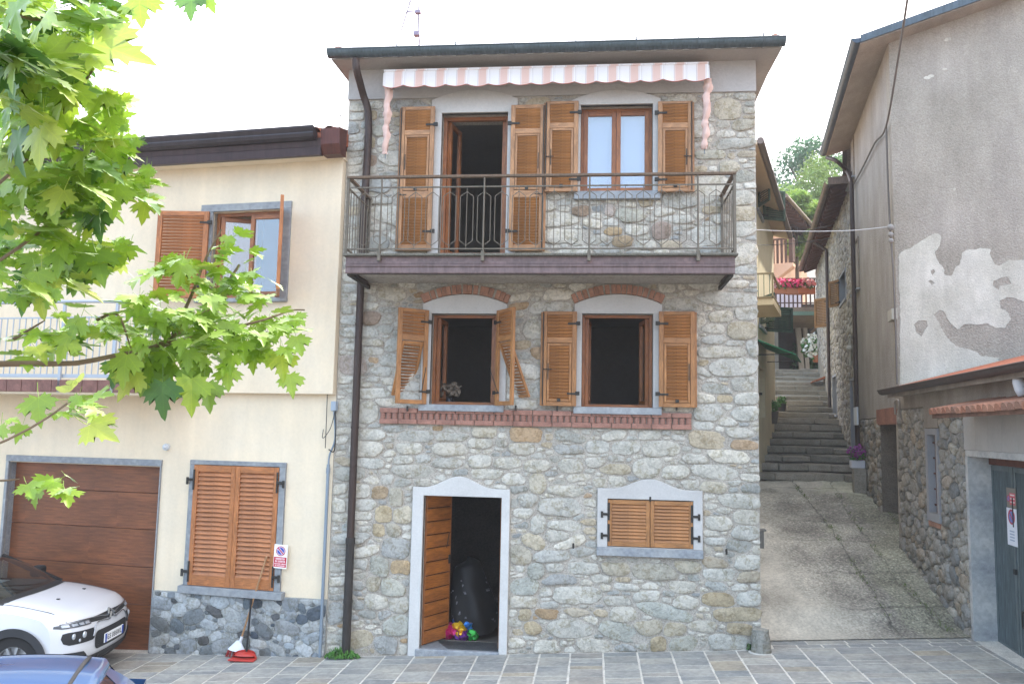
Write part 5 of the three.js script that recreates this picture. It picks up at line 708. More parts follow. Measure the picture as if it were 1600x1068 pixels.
// ---------------------------------------------------------------- the old stone house further up
const sw = TS.world(TS.p(1336, 500).x, 0, 0);
const SF = new Frame(V(sw.x + .03, 0, sw.z - .02), -Math.PI / 2 - 10.5 * Math.PI / 180);
const shouse = thing('old_stone_house', 'old house of rough grey stone with wooden shutters up the alley', 'house', SF);
{
  const L = -SF.p(1279, 590).x, eA = SF.p(1322, 268, .5), eB = SF.p(1260, 368, .5), ye = (eA.y + eB.y) / 2;
  const rects = { w1: SF.rect([1313.5, 428, 1323, 472]), dr: SF.rect([1332, 592, 1344, 745]), w2: SF.rect([1303, 588, 1308.5, 648]) };
  const W = mesh('wall', ext(rectPts(-L, 1, .1, ye), -.35, 0, Object.values(rects).map((r) => rectPts(r.x0, Math.max(r.y0, 1.05), r.x1, r.y1))), mat('#9b9488', { tex: T.mortar, texB: T.mortarB, sx: .7, bump: .03 }), shouse);
  mesh('back_walls', [bx(-L, 1, -5, -L + .3, ye, -.351), bx(-L + .31, ye - .3, -5, .1, ye - .2, -.36), bx(-L + .31, 1, -2, .1, ye - .31, -1.9)], M.cellar, shouse);
  const rand = rng(47), list = layStones({ x0: -L, y0: 1.8, x1: .05, y1: ye, rand, power: 2.5, gap: .007, N: 9, tilt: .7, sizes: [[.1, .07, 2200], [.06, .045, 9000], [.035, .03, 9000]], ok: (x, y) => y > 1.9 + Math.max(0, -x - .3) * .38 && !Object.values(rects).some((r) => x > r.x0 - .06 && x < r.x1 + .06 && y > r.y0 - .06 && y < r.y1 + .06) });
  addStones(list, W, M.stone, [[.4, [.42, .39, .34]], [.3, [.36, .34, .3]], [.2, [.48, .44, .37]], [.1, [.3, .28, .26]]], rand, { proud: .03, flat: .6, most: 60 });
  const wood = mat('#a27c4c', { tex: T.wood, sx: .5, roughness: .8 }), gt = mat('#9ba0a8', { tex: T.plaster, sx: 1 });
  for (const k of ['w1', 'dr', 'w2']) { const r = rects[k]; mesh(k === 'dr' ? 'door_surround' : 'window_surround', [bx(r.x0 - .055, r.y0, -.3, r.x0 + .001, r.y1 + .06, .03), bx(r.x1 - .001, r.y0, -.3, r.x1 + .055, r.y1 + .06, .03), bx(r.x0 + .002, r.y1, -.3, r.x1 - .002, r.y1 + .06, .028), bx(r.x0 - .08, r.y0 - .06, -.3, r.x1 + .08, r.y0 - .001, .05)], gt, shouse); mesh(k === 'dr' ? 'door' : 'pane', bx(r.x0, r.y0, -.2, r.x1, r.y1, -.18), mat(k === 'dr' ? '#6d6a69' : '#4d5560', { roughness: .3 }), shouse); }
  const sh1 = SF.rect([1303.5, 432, 1313, 486], .1), sh2 = SF.rect([1281.5, 473, 1292, 518], .1);
  shutter(shouse, { x: rects.w1.x0 - .02, y: rects.w1.y0, z: .03, w: .42, h: rects.w1.y1 - rects.w1.y0, flip: true, turn: .55, sections: [[.06, rects.w1.y1 - rects.w1.y0 - .06, 0]], pitch: .05, frameM: wood, slatM: wood });
  shutter(shouse, { x: sh2.x1, y: sh2.y0, z: .03, w: .5, h: sh2.y1 - sh2.y0, flip: true, turn: .9, sections: [[.06, sh2.y1 - sh2.y0 - .06, 0]], pitch: .05, frameM: wood, slatM: wood });
  const lb = SF.p(1326, 545, .1); mesh('wall_bracket', [rod(V(lb.x, lb.y - .4, .06), V(lb.x, lb.y + .35, .06), .03), rod(V(lb.x - .05, lb.y + .3, .08), V(lb.x + .25, lb.y + .3, .08), .02), new THREE.SphereGeometry(.07, 8, 6).translate(lb.x + .16, lb.y, .1)], mat('#b9b5ab'), shouse);
  // roof with brown boards under the eaves
  const xo = .5, brown = mat('#6a4a42', { tex: T.wood, sx: .6, roughness: .8 });
  const rf = (p, z0, z1) => { const g = ext(p, z0, z1); g.rotateY(-Math.PI / 2); return boxUV(g); };
  const roof = mesh('roof', [rf([[xo, ye - .06], [xo, ye + .02], [-3, ye + 1.5], [-3, ye + 1.3]], -.12, L)], brown, shouse);
  for (let x = -L + .3; x < .1; x += .42) mesh('rafter', [(() => { const g = bar(V(x, ye - .12, xo - .05), V(x, ye + .06, -.05), .08, .1); return g; })()], brown, roof);
  mesh('fascia', [bx(.12, ye - .08, -1.2, .16, ye + .1, xo + .06)].map((g) => { g.translate(0, 0, 0); return g; }), mat('#8b7668', { tex: T.metal, sx: .6 }), roof);
  const c = new THREE.CylinderGeometry(.075, .075, L + .1, 10, 1, true, 0, Math.PI); c.rotateZ(Math.PI / 2); c.rotateX(Math.PI); c.translate(-L / 2 + .1, ye + .0, xo + .06); mesh('gutter', [boxUV(clean(c)), rod(V(-L, ye, xo + .135), V(.15, ye, xo + .135), .012)], mat('#8d7d6c', { tex: T.metal, sx: .6, roughness: .5, metalness: .3 }), roof);
  const p0 = SF.p(1290, 520, .1), p1 = SF.p(1303, 700, .1); mesh('downpipe', [rod(V((p0.x + p1.x) / 2, 2.4, .1), V((p0.x + p1.x) / 2, ye - .4, .1), .05, 10), tube([V((p0.x + p1.x) / 2, ye - .42, .1), V((p0.x + p1.x) / 2 - .1, ye - .2, .35), V((p0.x + p1.x) / 2 - .15, ye - .02, xo + .05)], .05, 8, 16)], M.pipe, shouse);
}
// ================================================================ steps and the houses up the alley
{
  const rand = rng(61), cols = ['#9d988e', '#8f8b82', '#a6a096', '#87847b'].map((c) => mat(c, { tex: T.mortar, texB: T.mortarB, sx: .8, bump: .015, roughness: 1 }));
  const N = 18, z0 = -8.5, z1 = -19.9, y0 = 1.93, y1 = 5.3, st = structure('alley_steps', [(() => { const g = ext([[-z0, .5], [-z1 + 6, .5], [-z1 + 6, y1 - .1], [-z1, y1 - .1], [-z0, y0 - .12]], -9.6, -2.4); g.rotateY(Math.PI / 2); g.scale(-1, 1, 1); g.scale(-1, 1, 1); return boxUV(g); })()], cols[3]);
  st.geometry.computeBoundingBox(); const bb = st.geometry.boundingBox; if (bb.max.x < 0) { st.geometry.translate(-bb.min.x + 2.4, 0, 0); }
  for (let i = 0; i < N; i++) {
    const t = i / (N - 1), z = lerp(z0, z1, Math.pow(t, 1.0)), y = lerp(y0 + .1, y1, t), zb = lerp(z0, z1, (i + 1) / (N - 1)) - .06, xa = 2.9 + i * .16, xb = 5.24 + (-z - 3.45) * .183;
    let x = xa; while (x < xb) { const w = i < 4 ? .4 + rand() * .6 : .6 + rand() * 1.2, x2 = Math.min(x + w, xb), dy = (rand() - .5) * .055; const g = rbx(x + .006, y - .15, zb, x2 - .006, y + dy, z + (rand() - .5) * .14, .02, false, 2); const p = g.attributes.position; for (let k = 0; k < p.count; k++) p.setY(k, p.getY(k) + .02 * perlin.noise(p.getX(k) * 3, p.getZ(k) * 3, i)); g.computeVertexNormals(); const cx = (x + x2) / 2, tw = (rand() - .5) * .07; g.translate(-cx, 0, -z); g.rotateY(tw); g.translate(cx, 0, z); mesh('step', g, cols[Math.floor(rand() * 3)], st); x = x2; }
  }
  mesh('landing', bx(5, y1 - .3, -27, 10.4, y1 + .002, z1 - .3), cols[1], st);
}
{
  // rough hillside behind the village
  const n = 40, pos = [], uv = [], idx = [], hy = (x, z) => -2.5 + Math.max(0, -z - 9) * .26 + 1.2 * perlin.noise(x * .05, z * .05, 3) + (z < -45 ? (-z - 45) * .12 : 0);
  for (let j = 0; j <= n; j++) for (let i = 0; i <= n; i++) { const x = lerp(-130, 150, i / n), z = lerp(-9, -170, j / n); pos.push(x, hy(x, z), z); uv.push(x, z); }
  for (let j = 0; j < n; j++) for (let i = 0; i < n; i++) { const a = j * (n + 1) + i; idx.push(a, a + 1, a + n + 2, a, a + n + 2, a + n + 1); }
  const g = new THREE.BufferGeometry(); g.setAttribute('position', new THREE.Float32BufferAttribute(pos, 3)); g.setAttribute('uv', new THREE.Float32BufferAttribute(uv, 2)); g.setIndex(idx); g.computeVertexNormals();
  structure('hillside', g, mat('#4d5a33', { tex: T.mortar, sx: 3, roughness: 1 }));
}
const ironG = mat('#5d6b55', { roughness: .7 }), greenP = mat('#4f6a5a', { tex: T.wood, sx: .5, roughness: .7 });
function frameBetween(a, b) { return new Frame(V(a.x, 0, a.z), Math.atan2(-(b.z - a.z), b.x - a.x)); }
{
  // yellow house behind the stone house
  const A = atZ(1168, 560, -6.6), B = atZ(1211, 560, -13), F = frameBetween(A, B), L = Math.hypot(B.x - A.x, B.z - A.z), h = thing('yellow_house', 'pale yellow house with green shutters and a small netted balcony behind the stone house', 'house', F);
  const yel = mat('#efe2bf', { tex: T.plaster, texB: T.plasterB, sx: 1.6, bump: .003 }), q = (x, y, z = 0) => F.p(x, y, z);
  const e0 = q(1178, 250, .35), e1 = q(1209, 292, .35), ye = (e0.y + e1.y) / 2;
  const win = [F.rect([1182.5, 286, 1190, 333]), F.rect([1186, 472, 1195, 512])], door = F.rect([1186.5, 575, 1196, 652]);
  mesh('wall', ext(rectPts(-1.5, 1, L, ye + .3), -.3, 0, [...win, door].map((r) => rectPts(r.x0, r.y0, r.x1, r.y1))), yel, h);
  mesh('back_walls', [bx(-1.5, 1, -4, -1.2, ye, -.301), bx(L - .3, 1, -3, L, ye, -.301), bx(-1.19, 1, -1.5, L - .31, ye, -1.4)], yel, h);
  for (const [i, r] of win.entries()) { const w = mesh('window_frame', [bx(r.x0 - .05, r.y0 - .08, -.05, r.x1 + .05, r.y0, .06), bx(r.x0, r.y0 + .001, -.15, r.x0 + .04, r.y1, -.1), bx(r.x1 - .04, r.y0 + .001, -.15, r.x1, r.y1, -.1)], M.sill, h); mesh('pane', bx(r.x0 + .041, r.y0 + .001, -.14, r.x1 - .041, r.y1, -.13), mat('#2b302c', { roughness: .2 }), w); const sw = r.x1 - r.x0; shutter(h, { x: r.x0 - .02, y: r.y0, z: .03, w: sw * .55, h: r.y1 - r.y0, flip: true, turn: .5, sections: [[.06, r.y1 - r.y0 - .06, 0]], pitch: .055, frameM: greenP, slatM: greenP }); shutter(h, { x: r.x1 + .02, y: r.y0, z: .03, w: sw * .55, h: r.y1 - r.y0, turn: -.9, sections: [[.06, r.y1 - r.y0 - .06, 0]], pitch: .055, frameM: greenP, slatM: greenP }); }
  mesh('door', bx(door.x0, door.y0, -.2, door.x1, door.y1, -.15), mat('#b59f78', { tex: T.wood, sx: .6 }), h); mesh('door_handle', rod(V(door.x1 - .15, (door.y0 + door.y1) / 2, -.14), V(door.x1 - .15, (door.y0 + door.y1) / 2, -.06), .03), M.iron, h);
  const roof = mesh('roof', [(() => { const g = ext([[-3, 1.0], [.4, 0], [.4, .09], [-3, 1.1]], -L - .25, 1.5); g.rotateY(-Math.PI / 2); g.translate(0, ye, 0); return boxUV(g); })()], mat('#d8bda0', { tex: T.plaster, sx: 1.5 }), h); mesh('gutter', [rod(V(-1.5, ye + .08, .46), V(L + .25, ye + .08, .46), .07, 10)], mat('#7a6a60', { roughness: .5, metalness: .3 }), roof);
  // balcony with green netting
  const b0 = F.p(1181, 462, .8), b1 = F.p(1209, 462, .55), bz = .75, by = F.p(1205, 458, bz).y, ty = F.p(1205, 418, bz).y, xa = .2, xb = F.p(1209, 455, bz).x; const bal = mesh('balcony', [bx(xa - 1, by - .12, .0, xb, by, bz)], mat('#d8c69c', { tex: T.plaster, sx: 1 }), h); mesh('rail', [bx(xa - 1, ty - .03, bz - .04, xb, ty, bz), bx(xa - 1, by + .05, bz - .03, xb, by + .08, bz - .01), bx(xb - .03, by, .02, xb, by + .03, bz), bx(xb - .03, ty - .03, .02, xb, ty, bz - .041), bx(xb - .03, by, bz - .03, xb, ty - .031, bz)], mat('#8a7c5b'), bal); for (let x = xa - .9; x < xb; x += .12) mesh('baluster', bx(x, by + .08, bz - .025, x + .012, ty - .03, bz - .013), ironG, bal); for (let z = .08; z < bz - .04; z += .1) mesh('baluster', bx(xb - .02, by + .031, z, xb - .008, ty - .031, z + .012), ironG, bal);
  // green canvas awning over the door
  const aw = thing('door_awning', 'small green awning over the doorway of the pale yellow house', 'awning', F), ay = F.p(1187, 533, 0).y, az = .85, yy = F.p(1222, 550, .7).y; mesh('canvas', (() => { const g = ext([[0, ay], [az, ay - .36], [az, ay - .39], [0, ay - .03]], -door.x1 - .45, -door.x0 + .3); g.rotateY(-Math.PI / 2); return boxUV(g); })(), mat('#2f8a62', { roughness: .8 }), aw); mesh('arm', [rod(V(door.x0 - .2, ay - .36, .01), V(door.x0 - .2, ay - .35, az - .03), .012), rod(V(door.x1 + .4, ay - .36, .01), V(door.x1 + .4, ay - .35, az - .03), .012)], M.iron, aw);
}
{
  // peach house with the brown wooden balcony
  const A = atZ(1197, 480, -21.6), B = atZ(1262, 480, -29), F = frameBetween(A, B), L = Math.hypot(B.x - A.x, B.z - A.z), h = thing('peach_house', 'peach house with wide dark eaves and a brown wooden balcony', 'house', F), pch = mat('#e4b898', { tex: T.plaster, texB: T.plasterB, sx: 1.6, bump: .003 });
  const e0 = F.p(1206, 296, .9), e1 = F.p(1260, 343, .9), ye = (e0.y + e1.y) / 2, yd = 7.0;
  mesh('wall', bx(-.6, yd, -.3, L, ye + .4, 0), pch, h); mesh('back_wall', [bx(-.6, yd, -3, -.3, ye, -.301), bx(L - .3, yd, -3, L, ye, -.301)], pch, h);
  const brown = mat('#71503f', { tex: T.wood, sx: .5, roughness: .8 }), roof = mesh('roof', [(() => { const g = ext([[-3, 1.1], [.95, 0], [.95, .1], [-3, 1.22]], -L - .2, .9); g.rotateY(-Math.PI / 2); g.translate(0, ye, 0); return boxUV(g); })()], mat('#55402f', { tex: T.wood, sx: .6, roughness: .9 }), h);
  mesh('gutter', [rod(V(-.9, ye + .06, 1.02), V(L + .2, ye + .06, 1.02), .075, 10), tube([V(L - .2, ye + .0, 1.0), V(L - .3, ye - .15, .6), V(L - .9, ye - .35, .1), V(L - .95, ye - .6, .08)], .05, 8, 20)], mat('#7d6a5a', { roughness: .5, metalness: .3 }), roof); for (let x = -.6; x < L; x += .6) mesh('rafter', bar(V(x, ye - .05, .9), V(x, ye + .2, .0), .1, .12), brown, roof);
  // rolled awning under the eaves, window, balcony
  const wa = F.p(1199, 312, .3), wb = F.p(1220, 332, .3); mesh('rolled_blind', rod(V(wa.x, wa.y, .3), V(wb.x, wa.y - .1, .3), .08, 8), mat('#c9b0a2'), h); const dw = F.rect([1198, 330, 1203, 400]); mesh('door', bx(dw.x0, dw.y0, .005, dw.x1, dw.y1, .04), greenP, h); const w2 = F.rect([1232, 352, 1239, 376]); mesh('window', bx(w2.x0, w2.y0, .004, w2.x1, w2.y1, .03), mat('#57554e', { roughness: .3 }), h);
  const bz = 1.05, by = F.p(1225, 398, bz).y, ty = F.p(1220, 352, bz).y, xa = .02, xb = F.p(1243, 405, bz).x;
  const bal = mesh('balcony', [(() => { const g = ext([[0, -.9], [bz, -.12], [bz, 0], [0, 0]], -xb, -xa); g.rotateY(-Math.PI / 2); g.translate(0, by, 0); return boxUV(g); })()], pch, h); mesh('handrail', [bx(xa, ty - .06, bz - .07, xb, ty, bz), bx(xa, by + .1, bz - .06, xb, by + .16, bz - .01), bx(xa, ty - .06, .02, xa + .07, ty, bz - .071), bx(xa, by, bz - .07, xa + .08, ty - .061, bz - .001)], brown, bal); for (let x = xa + .16; x < xb; x += .14) mesh('baluster', bx(x, by + .16, bz - .05, x + .08, ty - .06, bz - .02), brown, bal); for (let z = .1; z < bz - .1; z += .16) mesh('baluster', bx(xa + .01, by + .02, z, xa + .04, ty - .06, z + .09), brown, bal);
  // pale house wall beyond it
  const P = atZ(1243, 480, -29.3), Q = atZ(1276, 480, -32), F2 = frameBetween(P, Q), L2 = Math.hypot(Q.x - P.x, Q.z - P.z), wh = thing('white_house', 'white house wall with a grey window beyond the brown balcony', 'house', F2), w = F2.rect([1252, 378, 1259, 412]), wt = F2.p(1255, 345, 0).y; mesh('wall', ext(rectPts(-.3, 7.2, L2 + 1.5, wt), -.3, 0, [rectPts(w.x0, w.y0, w.x1, w.y1)]), mat('#dcd8d2', { tex: T.plaster, sx: 1.5 }), wh); mesh('window_frame', [bx(w.x0 - .05, w.y0 - .08, -.2, w.x1 + .05, w.y0 - .001, .05)], M.sill, wh); mesh('pane', bx(w.x0, w.y0, -.2, w.x1, w.y1, -.15), mat('#8d949c', { roughness: .2 }), wh); mesh('post', bar(F2.p(1243, 372, .4), F2.p(1252, 436, .5), .12), brown, wh);
}
// the terrace that bridges the steps, on its rough pillar
{
  const z = -20.3, F = new Frame(V(6.2, 0, z), -.06), a = F.rect([1201, 480, 1281, 487]), top = a.y1, h = thing('bridge_terrace', 'roofed passage over the steps carrying a terrace with brown railing', 'terrace', F), rgh = mat('#a39e94', { tex: T.render, texB: T.renderB, sx: 1.6, bump: .03 });
  mesh('deck', [bx(a.x0, a.y0 - .12, -4.5, a.x1 + .5, a.y1 - .001, .05)], mat('#8f7f70', { tex: T.mortar, texB: T.mortarB, sx: .9, bump: .01 }), h); mesh('drip_edge', bx(a.x0, a.y0 - .14, .052, a.x1 + .5, a.y0 + .0, .09), mat('#6d8474', { roughness: .8 }), h);
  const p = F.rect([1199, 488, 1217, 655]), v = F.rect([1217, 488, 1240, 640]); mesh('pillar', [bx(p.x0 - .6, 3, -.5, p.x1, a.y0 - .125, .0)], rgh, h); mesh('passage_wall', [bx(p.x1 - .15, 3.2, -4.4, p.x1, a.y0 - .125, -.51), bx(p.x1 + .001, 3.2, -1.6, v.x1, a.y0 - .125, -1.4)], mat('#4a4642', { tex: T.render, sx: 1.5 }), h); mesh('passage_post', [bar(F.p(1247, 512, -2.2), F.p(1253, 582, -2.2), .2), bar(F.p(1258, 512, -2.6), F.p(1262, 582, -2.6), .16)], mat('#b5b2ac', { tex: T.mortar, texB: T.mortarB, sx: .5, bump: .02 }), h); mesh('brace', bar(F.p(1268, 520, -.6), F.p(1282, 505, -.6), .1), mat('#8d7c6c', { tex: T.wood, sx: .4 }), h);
  const rt = F.p(1240, 434, .03).y, br = mat('#6d5046', { tex: T.wood, sx: .4, roughness: .8 }); mesh('handrail', [bx(a.x0, rt - .04, -.02, a.x1 + .4, rt, .03), bx(a.x0, top + .15, -.01, a.x1 + .4, top + .19, .02), bx(a.x0, top, -.02, a.x0 + .05, rt - .041, .03)], br, h); for (let x = a.x0 + .1, i = 0; x < a.x1 + .3; x += .155, i++) mesh('baluster', bx(x, top, -.012, x + .05, rt - .042, .018), br, h);
  mesh('white_wall', bx(a.x0 + .3, top, -1.4, a.x1 - .4, top + .8, -1.3), mat('#d9d6e2', { tex: T.plaster, sx: 1 }), h);
  // flowers along the railing
  const rand = rng(71), petals = (n, cx, cy, cz, sx, sy, sz, s) => { const g = []; for (let i = 0; i < n; i++) { const f = new THREE.CircleGeometry(s * (.6 + .7 * rand()), 5); f.rotateX((rand() - .5) * 2.4); f.rotateY((rand() - .5) * 2.4); let x, y, q; do { x = rand() * 2 - 1; y = rand() * 2 - 1; q = rand() * 2 - 1; } while (x * x + y * y + q * q > 1); f.translate(cx + x * sx, cy + y * sy, cz + q * sz); g.push(f); } return g; };
  const leafM = mat('#4a7a35', { roughness: .8, side: THREE.DoubleSide }), fl = (name, label, px, py, col, zz, w = .26, box = '#a86a4a') => { const c = F.p(px, py, zz), W = F.world(c.x, c.y, zz), t = thing(name, label, 'flower box'); t.position.copy(W); t.scale.setScalar(1.3); mesh('box', rbx(-w, -.24, -.1, w, -.06, .08, .015), mat(box, { roughness: .9 }), t); mesh('leaves', petals(120, 0, .02, 0, w * 1.05, .13, .16, .045), leafM, t); mesh('blossom', petals(150, 0, .06, .05, w * 1.1, .15, .16, .04), mat(col, { roughness: .7, side: THREE.DoubleSide }), t); return t; };
  fl('flower_box', 'flower box of pale pink blossom at the left end of the terrace railing', 1212, 446, '#e8a7b0', .12, .2).userData.group = 'flower boxes on the terrace railing'; fl('flower_box', 'flower box of bright pink geraniums left of the middle of the terrace railing', 1226, 446, '#e04a72', .12).userData.group = 'flower boxes on the terrace railing'; fl('flower_box', 'flower box of deep pink geraniums in the middle of the terrace railing', 1243, 447, '#dd4570', .12).userData.group = 'flower boxes on the terrace railing'; fl('flower_box', 'terracotta box of faded pink flowers near the downpipe on the terrace railing', 1260, 446, '#d98a86', .12, .24, '#b5653f').userData.group = 'flower boxes on the terrace railing';
  const wf = F.p(1272, 540, -.2), t = thing('flower_basket', 'hanging white flowers beside the passage at the top of the steps', 'flowers'); t.position.copy(F.world(wf.x, wf.y, -.2)); t.scale.setScalar(1.3); mesh('leaves', petals(160, 0, -.05, 0, .36, .34, .3, .06), leafM, t); mesh('blossom', petals(170, -.02, .0, .1, .36, .36, .28, .05), mat('#e9e9df', { roughness: .7, side: THREE.DoubleSide }), t); mesh('pot', new THREE.CylinderGeometry(.16, .12, .22, 10).translate(.1, -.36, 0), mat('#a5623f'), t);
  // ivy and shade at the far end of the passage
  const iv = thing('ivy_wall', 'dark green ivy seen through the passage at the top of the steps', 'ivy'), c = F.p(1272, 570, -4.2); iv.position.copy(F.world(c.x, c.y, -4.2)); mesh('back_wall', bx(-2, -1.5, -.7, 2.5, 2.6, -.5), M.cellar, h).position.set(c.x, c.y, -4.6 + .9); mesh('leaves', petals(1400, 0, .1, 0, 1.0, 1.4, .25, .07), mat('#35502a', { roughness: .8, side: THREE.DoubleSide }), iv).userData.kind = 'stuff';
  // terracotta shelf on the old house, pots on the steps
  const sc = SF.p(1281, 594, .15), sh = thing('terracotta_canopy', 'small terracotta tiled canopy on the old stone house wall', 'canopy', SF); mesh('tile_slab', (() => { const g = ext([[0, .12], [.42, -.05], [.42, -.09], [0, .05]], -.35, .35); g.rotateY(-Math.PI / 2); g.translate(sc.x, sc.y, 0); return boxUV(g); })(), mat('#b5704f', { tex: T.brick, sx: .5 }), sh);
  const pot = (label, px, py, y, s, col, fl2, cat = 'plant pot') => { const w = atZ(px, py, y), t = thing('potted_plant', label, cat); t.position.copy(w); mesh('pot', new THREE.CylinderGeometry(s * .5, s * .38, s * .8, 12).translate(0, s * .4, 0), mat(col, { tex: T.mortar, sx: .4 }), t); mesh('leaves', petals(90, 0, s * 1.15, 0, s * .55, s * .5, s * .55, s * .13), leafM, t); if (fl2) mesh('blossom', petals(90, 0, s * 1.3, 0, s * .6, s * .45, s * .6, s * .1), mat(fl2, { side: THREE.DoubleSide }), t); };
  pot('grey pot with a dark shrub at the left foot of the rough pillar', 1205, 662, -12, .42, '#6f6d68'); pot('small dark plant on the steps beside the rough pillar', 1222, 642, -13.3, .26, '#4d4a45');
  const bw = SF.p(1336, 738, .25), bs = thing('stone_bench', 'low stone block beside the downpipe under the purple flowers', 'block', SF); mesh('block', rbx(bw.x - .08, bw.y - .45, .03, bw.x + .2, bw.y + .1, .3, .03), M.concrete, bs);
  const pw = SF.world(bw.x + .06, bw.y + .1, .2), pp = thing('flower_pot', 'white pot of purple flowers beside the dark downpipe', 'flowers'); pp.position.copy(pw); pp.scale.setScalar(.85); mesh('pot', rbx(-.17, 0, -.1, .17, .2, .1, .02), mat('#d5d5dd'), pp); mesh('leaves', petals(110, 0, .32, 0, .22, .18, .18, .035), leafM, pp); mesh('blossom', petals(170, 0, .4, .04, .26, .2, .2, .032), mat('#8a3f86', { side: THREE.DoubleSide }), pp);
}
// ---------------------------------------------------------------- trees on the hill
function hillTree(name, label, px, pyTop, pyBot, d, wpx, col, seed, kind = 'round') {
  const top = atD(px, pyTop, d), bot = atD(px, pyBot, d), Hh = top.y - bot.y, k = d / FOCAL, W = wpx * k, rand = rng(seed), t = thing(name, label, 'tree'); t.position.set(bot.x, bot.y, bot.z);
  const lumps = []; for (let i = 0; i < (kind === 'round' ? 34 : 16); i++) { const a = rand() * 6.283, u = rand(), hh = kind === 'round' ? .25 + .75 * u : u, rr = kind === 'round' ? W * .5 * Math.sqrt(Math.max(.05, 1 - Math.pow((hh - .55) / .5, 2))) : W * .5 * (1 - hh) * .9 + .1; lumps.push([Math.cos(a) * rr * (.35 + .65 * rand()), hh * Hh * .93, Math.sin(a) * rr * (.35 + .65 * rand()), (kind === 'round' ? W * .15 : W * .22) * (.6 + .7 * rand())]); }
  const pos = [], col4 = [], C = new THREE.Color(col), n = kind === 'round' ? 210 : 160, s = Math.max(.09, W * .016), u = V(0, 0, 0), v = V(0, 0, 0), nn = V(0, 0, 0);
  for (const [x, y, z, r] of lumps) { const tone = .75 + .5 * rand(); for (let i = 0; i < n; i++) { nn.set(rand() - .5, rand() - .5, rand() - .5).normalize(); const q = r * Math.pow(rand(), .4), c = V(x + nn.x * q, y + nn.y * q * .8, z + nn.z * q); nn.set(rand() - .5, rand() - .2, rand() - .5).normalize(); u.set(nn.y, -nn.x, .3).normalize(); v.crossVectors(nn, u).normalize(); const L = s * (.7 + .9 * rand()), w = L * .55; const P = [c.clone().addScaledVector(u, L), c.clone().addScaledVector(v, w), c.clone().addScaledVector(u, -L), c.clone().addScaledVector(v, -w)]; for (const [a, b, e] of [[0, 1, 2], [0, 2, 3]]) for (const j of [a, b, e]) { pos.push(P[j].x, P[j].y, P[j].z); const f = tone * (.8 + .4 * rand()); col4.push(C.r * f, C.g * f, C.b * f); } } }
  const g = new THREE.BufferGeometry(); g.setAttribute('position', new THREE.Float32BufferAttribute(pos, 3)); g.setAttribute('color', new THREE.Float32BufferAttribute(col4, 3)); g.computeVertexNormals(); g.setAttribute('uv', new THREE.Float32BufferAttribute(new Float32Array(pos.length / 3 * 2), 2));
  mesh('crown', g, new THREE.MeshPhysicalMaterial({ vertexColors: true, roughness: .9, side: THREE.DoubleSide, transmission: .3, thickness: 0 }), t);
  const tr = new THREE.CylinderGeometry(W * .02, W * .035, Hh * .6, 8); tr.translate(0, Hh * .25, 0); const gl = [tr]; for (let i = 0; i < 5; i++) { const l = lumps[i]; gl.push(rod(V(0, Hh * .3, 0), V(l[0], l[1], l[2]), W * .01)); } mesh('trunk', gl, mat('#5b4c3d'), t);
}
hillTree('tall_tree', 'tall blue-green tree on the hill, its crown highest between the roofs', 1286, 200, 420, 58, 165, '#56805a', 3);
hillTree('leafy_tree', 'yellow-green leafy tree in front of the tall one on the hill', 1262, 236, 430, 46, 130, '#809a4a', 4);
hillTree('bushy_tree', 'small bright bushy tree just above the dark eaves up the alley', 1246, 284, 430, 38, 84, '#8ea94f', 5);
hillTree('broad_tree', 'broad mid-green tree on the hill behind the downpipe of the tall house', 1324, 222, 430, 50, 130, '#6f8d4d', 6);
hillTree('cypress', 'narrow dark cypress on the skyline left of the leafy trees', 1208, 262, 340, 52, 22, '#4a6650', 8, 'spire');
// ---------------------------------------------------------------- overhead wires and the aerial
{
  const wire = (name, label, pts, r = .006, m = M.wire) => tag(mesh(name, tube(pts, r, 5, 30), m), label, 'cable');
  const s = (px, py, z) => atZ(px, py, z);
  wire('overhead_cable', 'thin cable strung above the copper gutter to the stone house corner', [s(180, 187, -.5), s(330, 184, -.3), s(440, 181, -.15), s(528, 177, .06), s(536, 183, .06)], .005);
  wire('overhead_cable', 'pale cable crossing the alley to the joint on the tall house', [s(1180, 359, -4), s(1240, 361, -4), s(1330, 360, -4), s(1390, 354, -3.9)], .008, mat('#c9c9c9'));
  wire('overhead_cable', 'lower dark cable sagging across the alley in front of the brown balcony', [s(1180, 383, -6), s(1230, 381, -6.5), s(1300, 372, -7)], .008);
  wire('overhead_cable', 'short slanting cable between the peach house and the old stone house', [s(1245, 366, -9), s(1275, 357, -8.5), s(1300, 352, -8)], .007);
  const a = atZ(655, 66, -2.2), an = thing('tv_aerial', 'thin grey television aerial on a mast above the gutter', 'aerial'); an.position.set(a.x, a.y - 1, a.z);
  const L = (px, py) => atZ(px, py, -2.2).sub(an.position), met = mat('#77727f', { roughness: .6 });
  mesh('mast', [rod(V(0, 0, 0), L(655, 62), .016), rod(L(655, 66), L(652, -30), .014)], met, an); mesh('boom', [rod(L(627, 47), L(645, -10), .011)], met, an); mesh('dipole', [rod(L(632, 19), L(636, 4), .008), rod(L(632, 19), L(637, 19.5), .008), rod(L(636, 4), L(641, 4), .008)], met, an); mesh('bracket', [rod(L(636, 18), L(653, 19), .012), rbx(L(653, 19).x - .05, L(653, 19).y - .03, -.04, L(653, 19).x + .05, L(653, 19).y + .03, .04, .01), rbx(L(652, 53).x - .06, L(652, 53).y - .04, -.05, L(652, 53).x + .04, L(652, 53).y + .04, .05, .012)], mat('#8e879c', { roughness: .6 }), an);
}
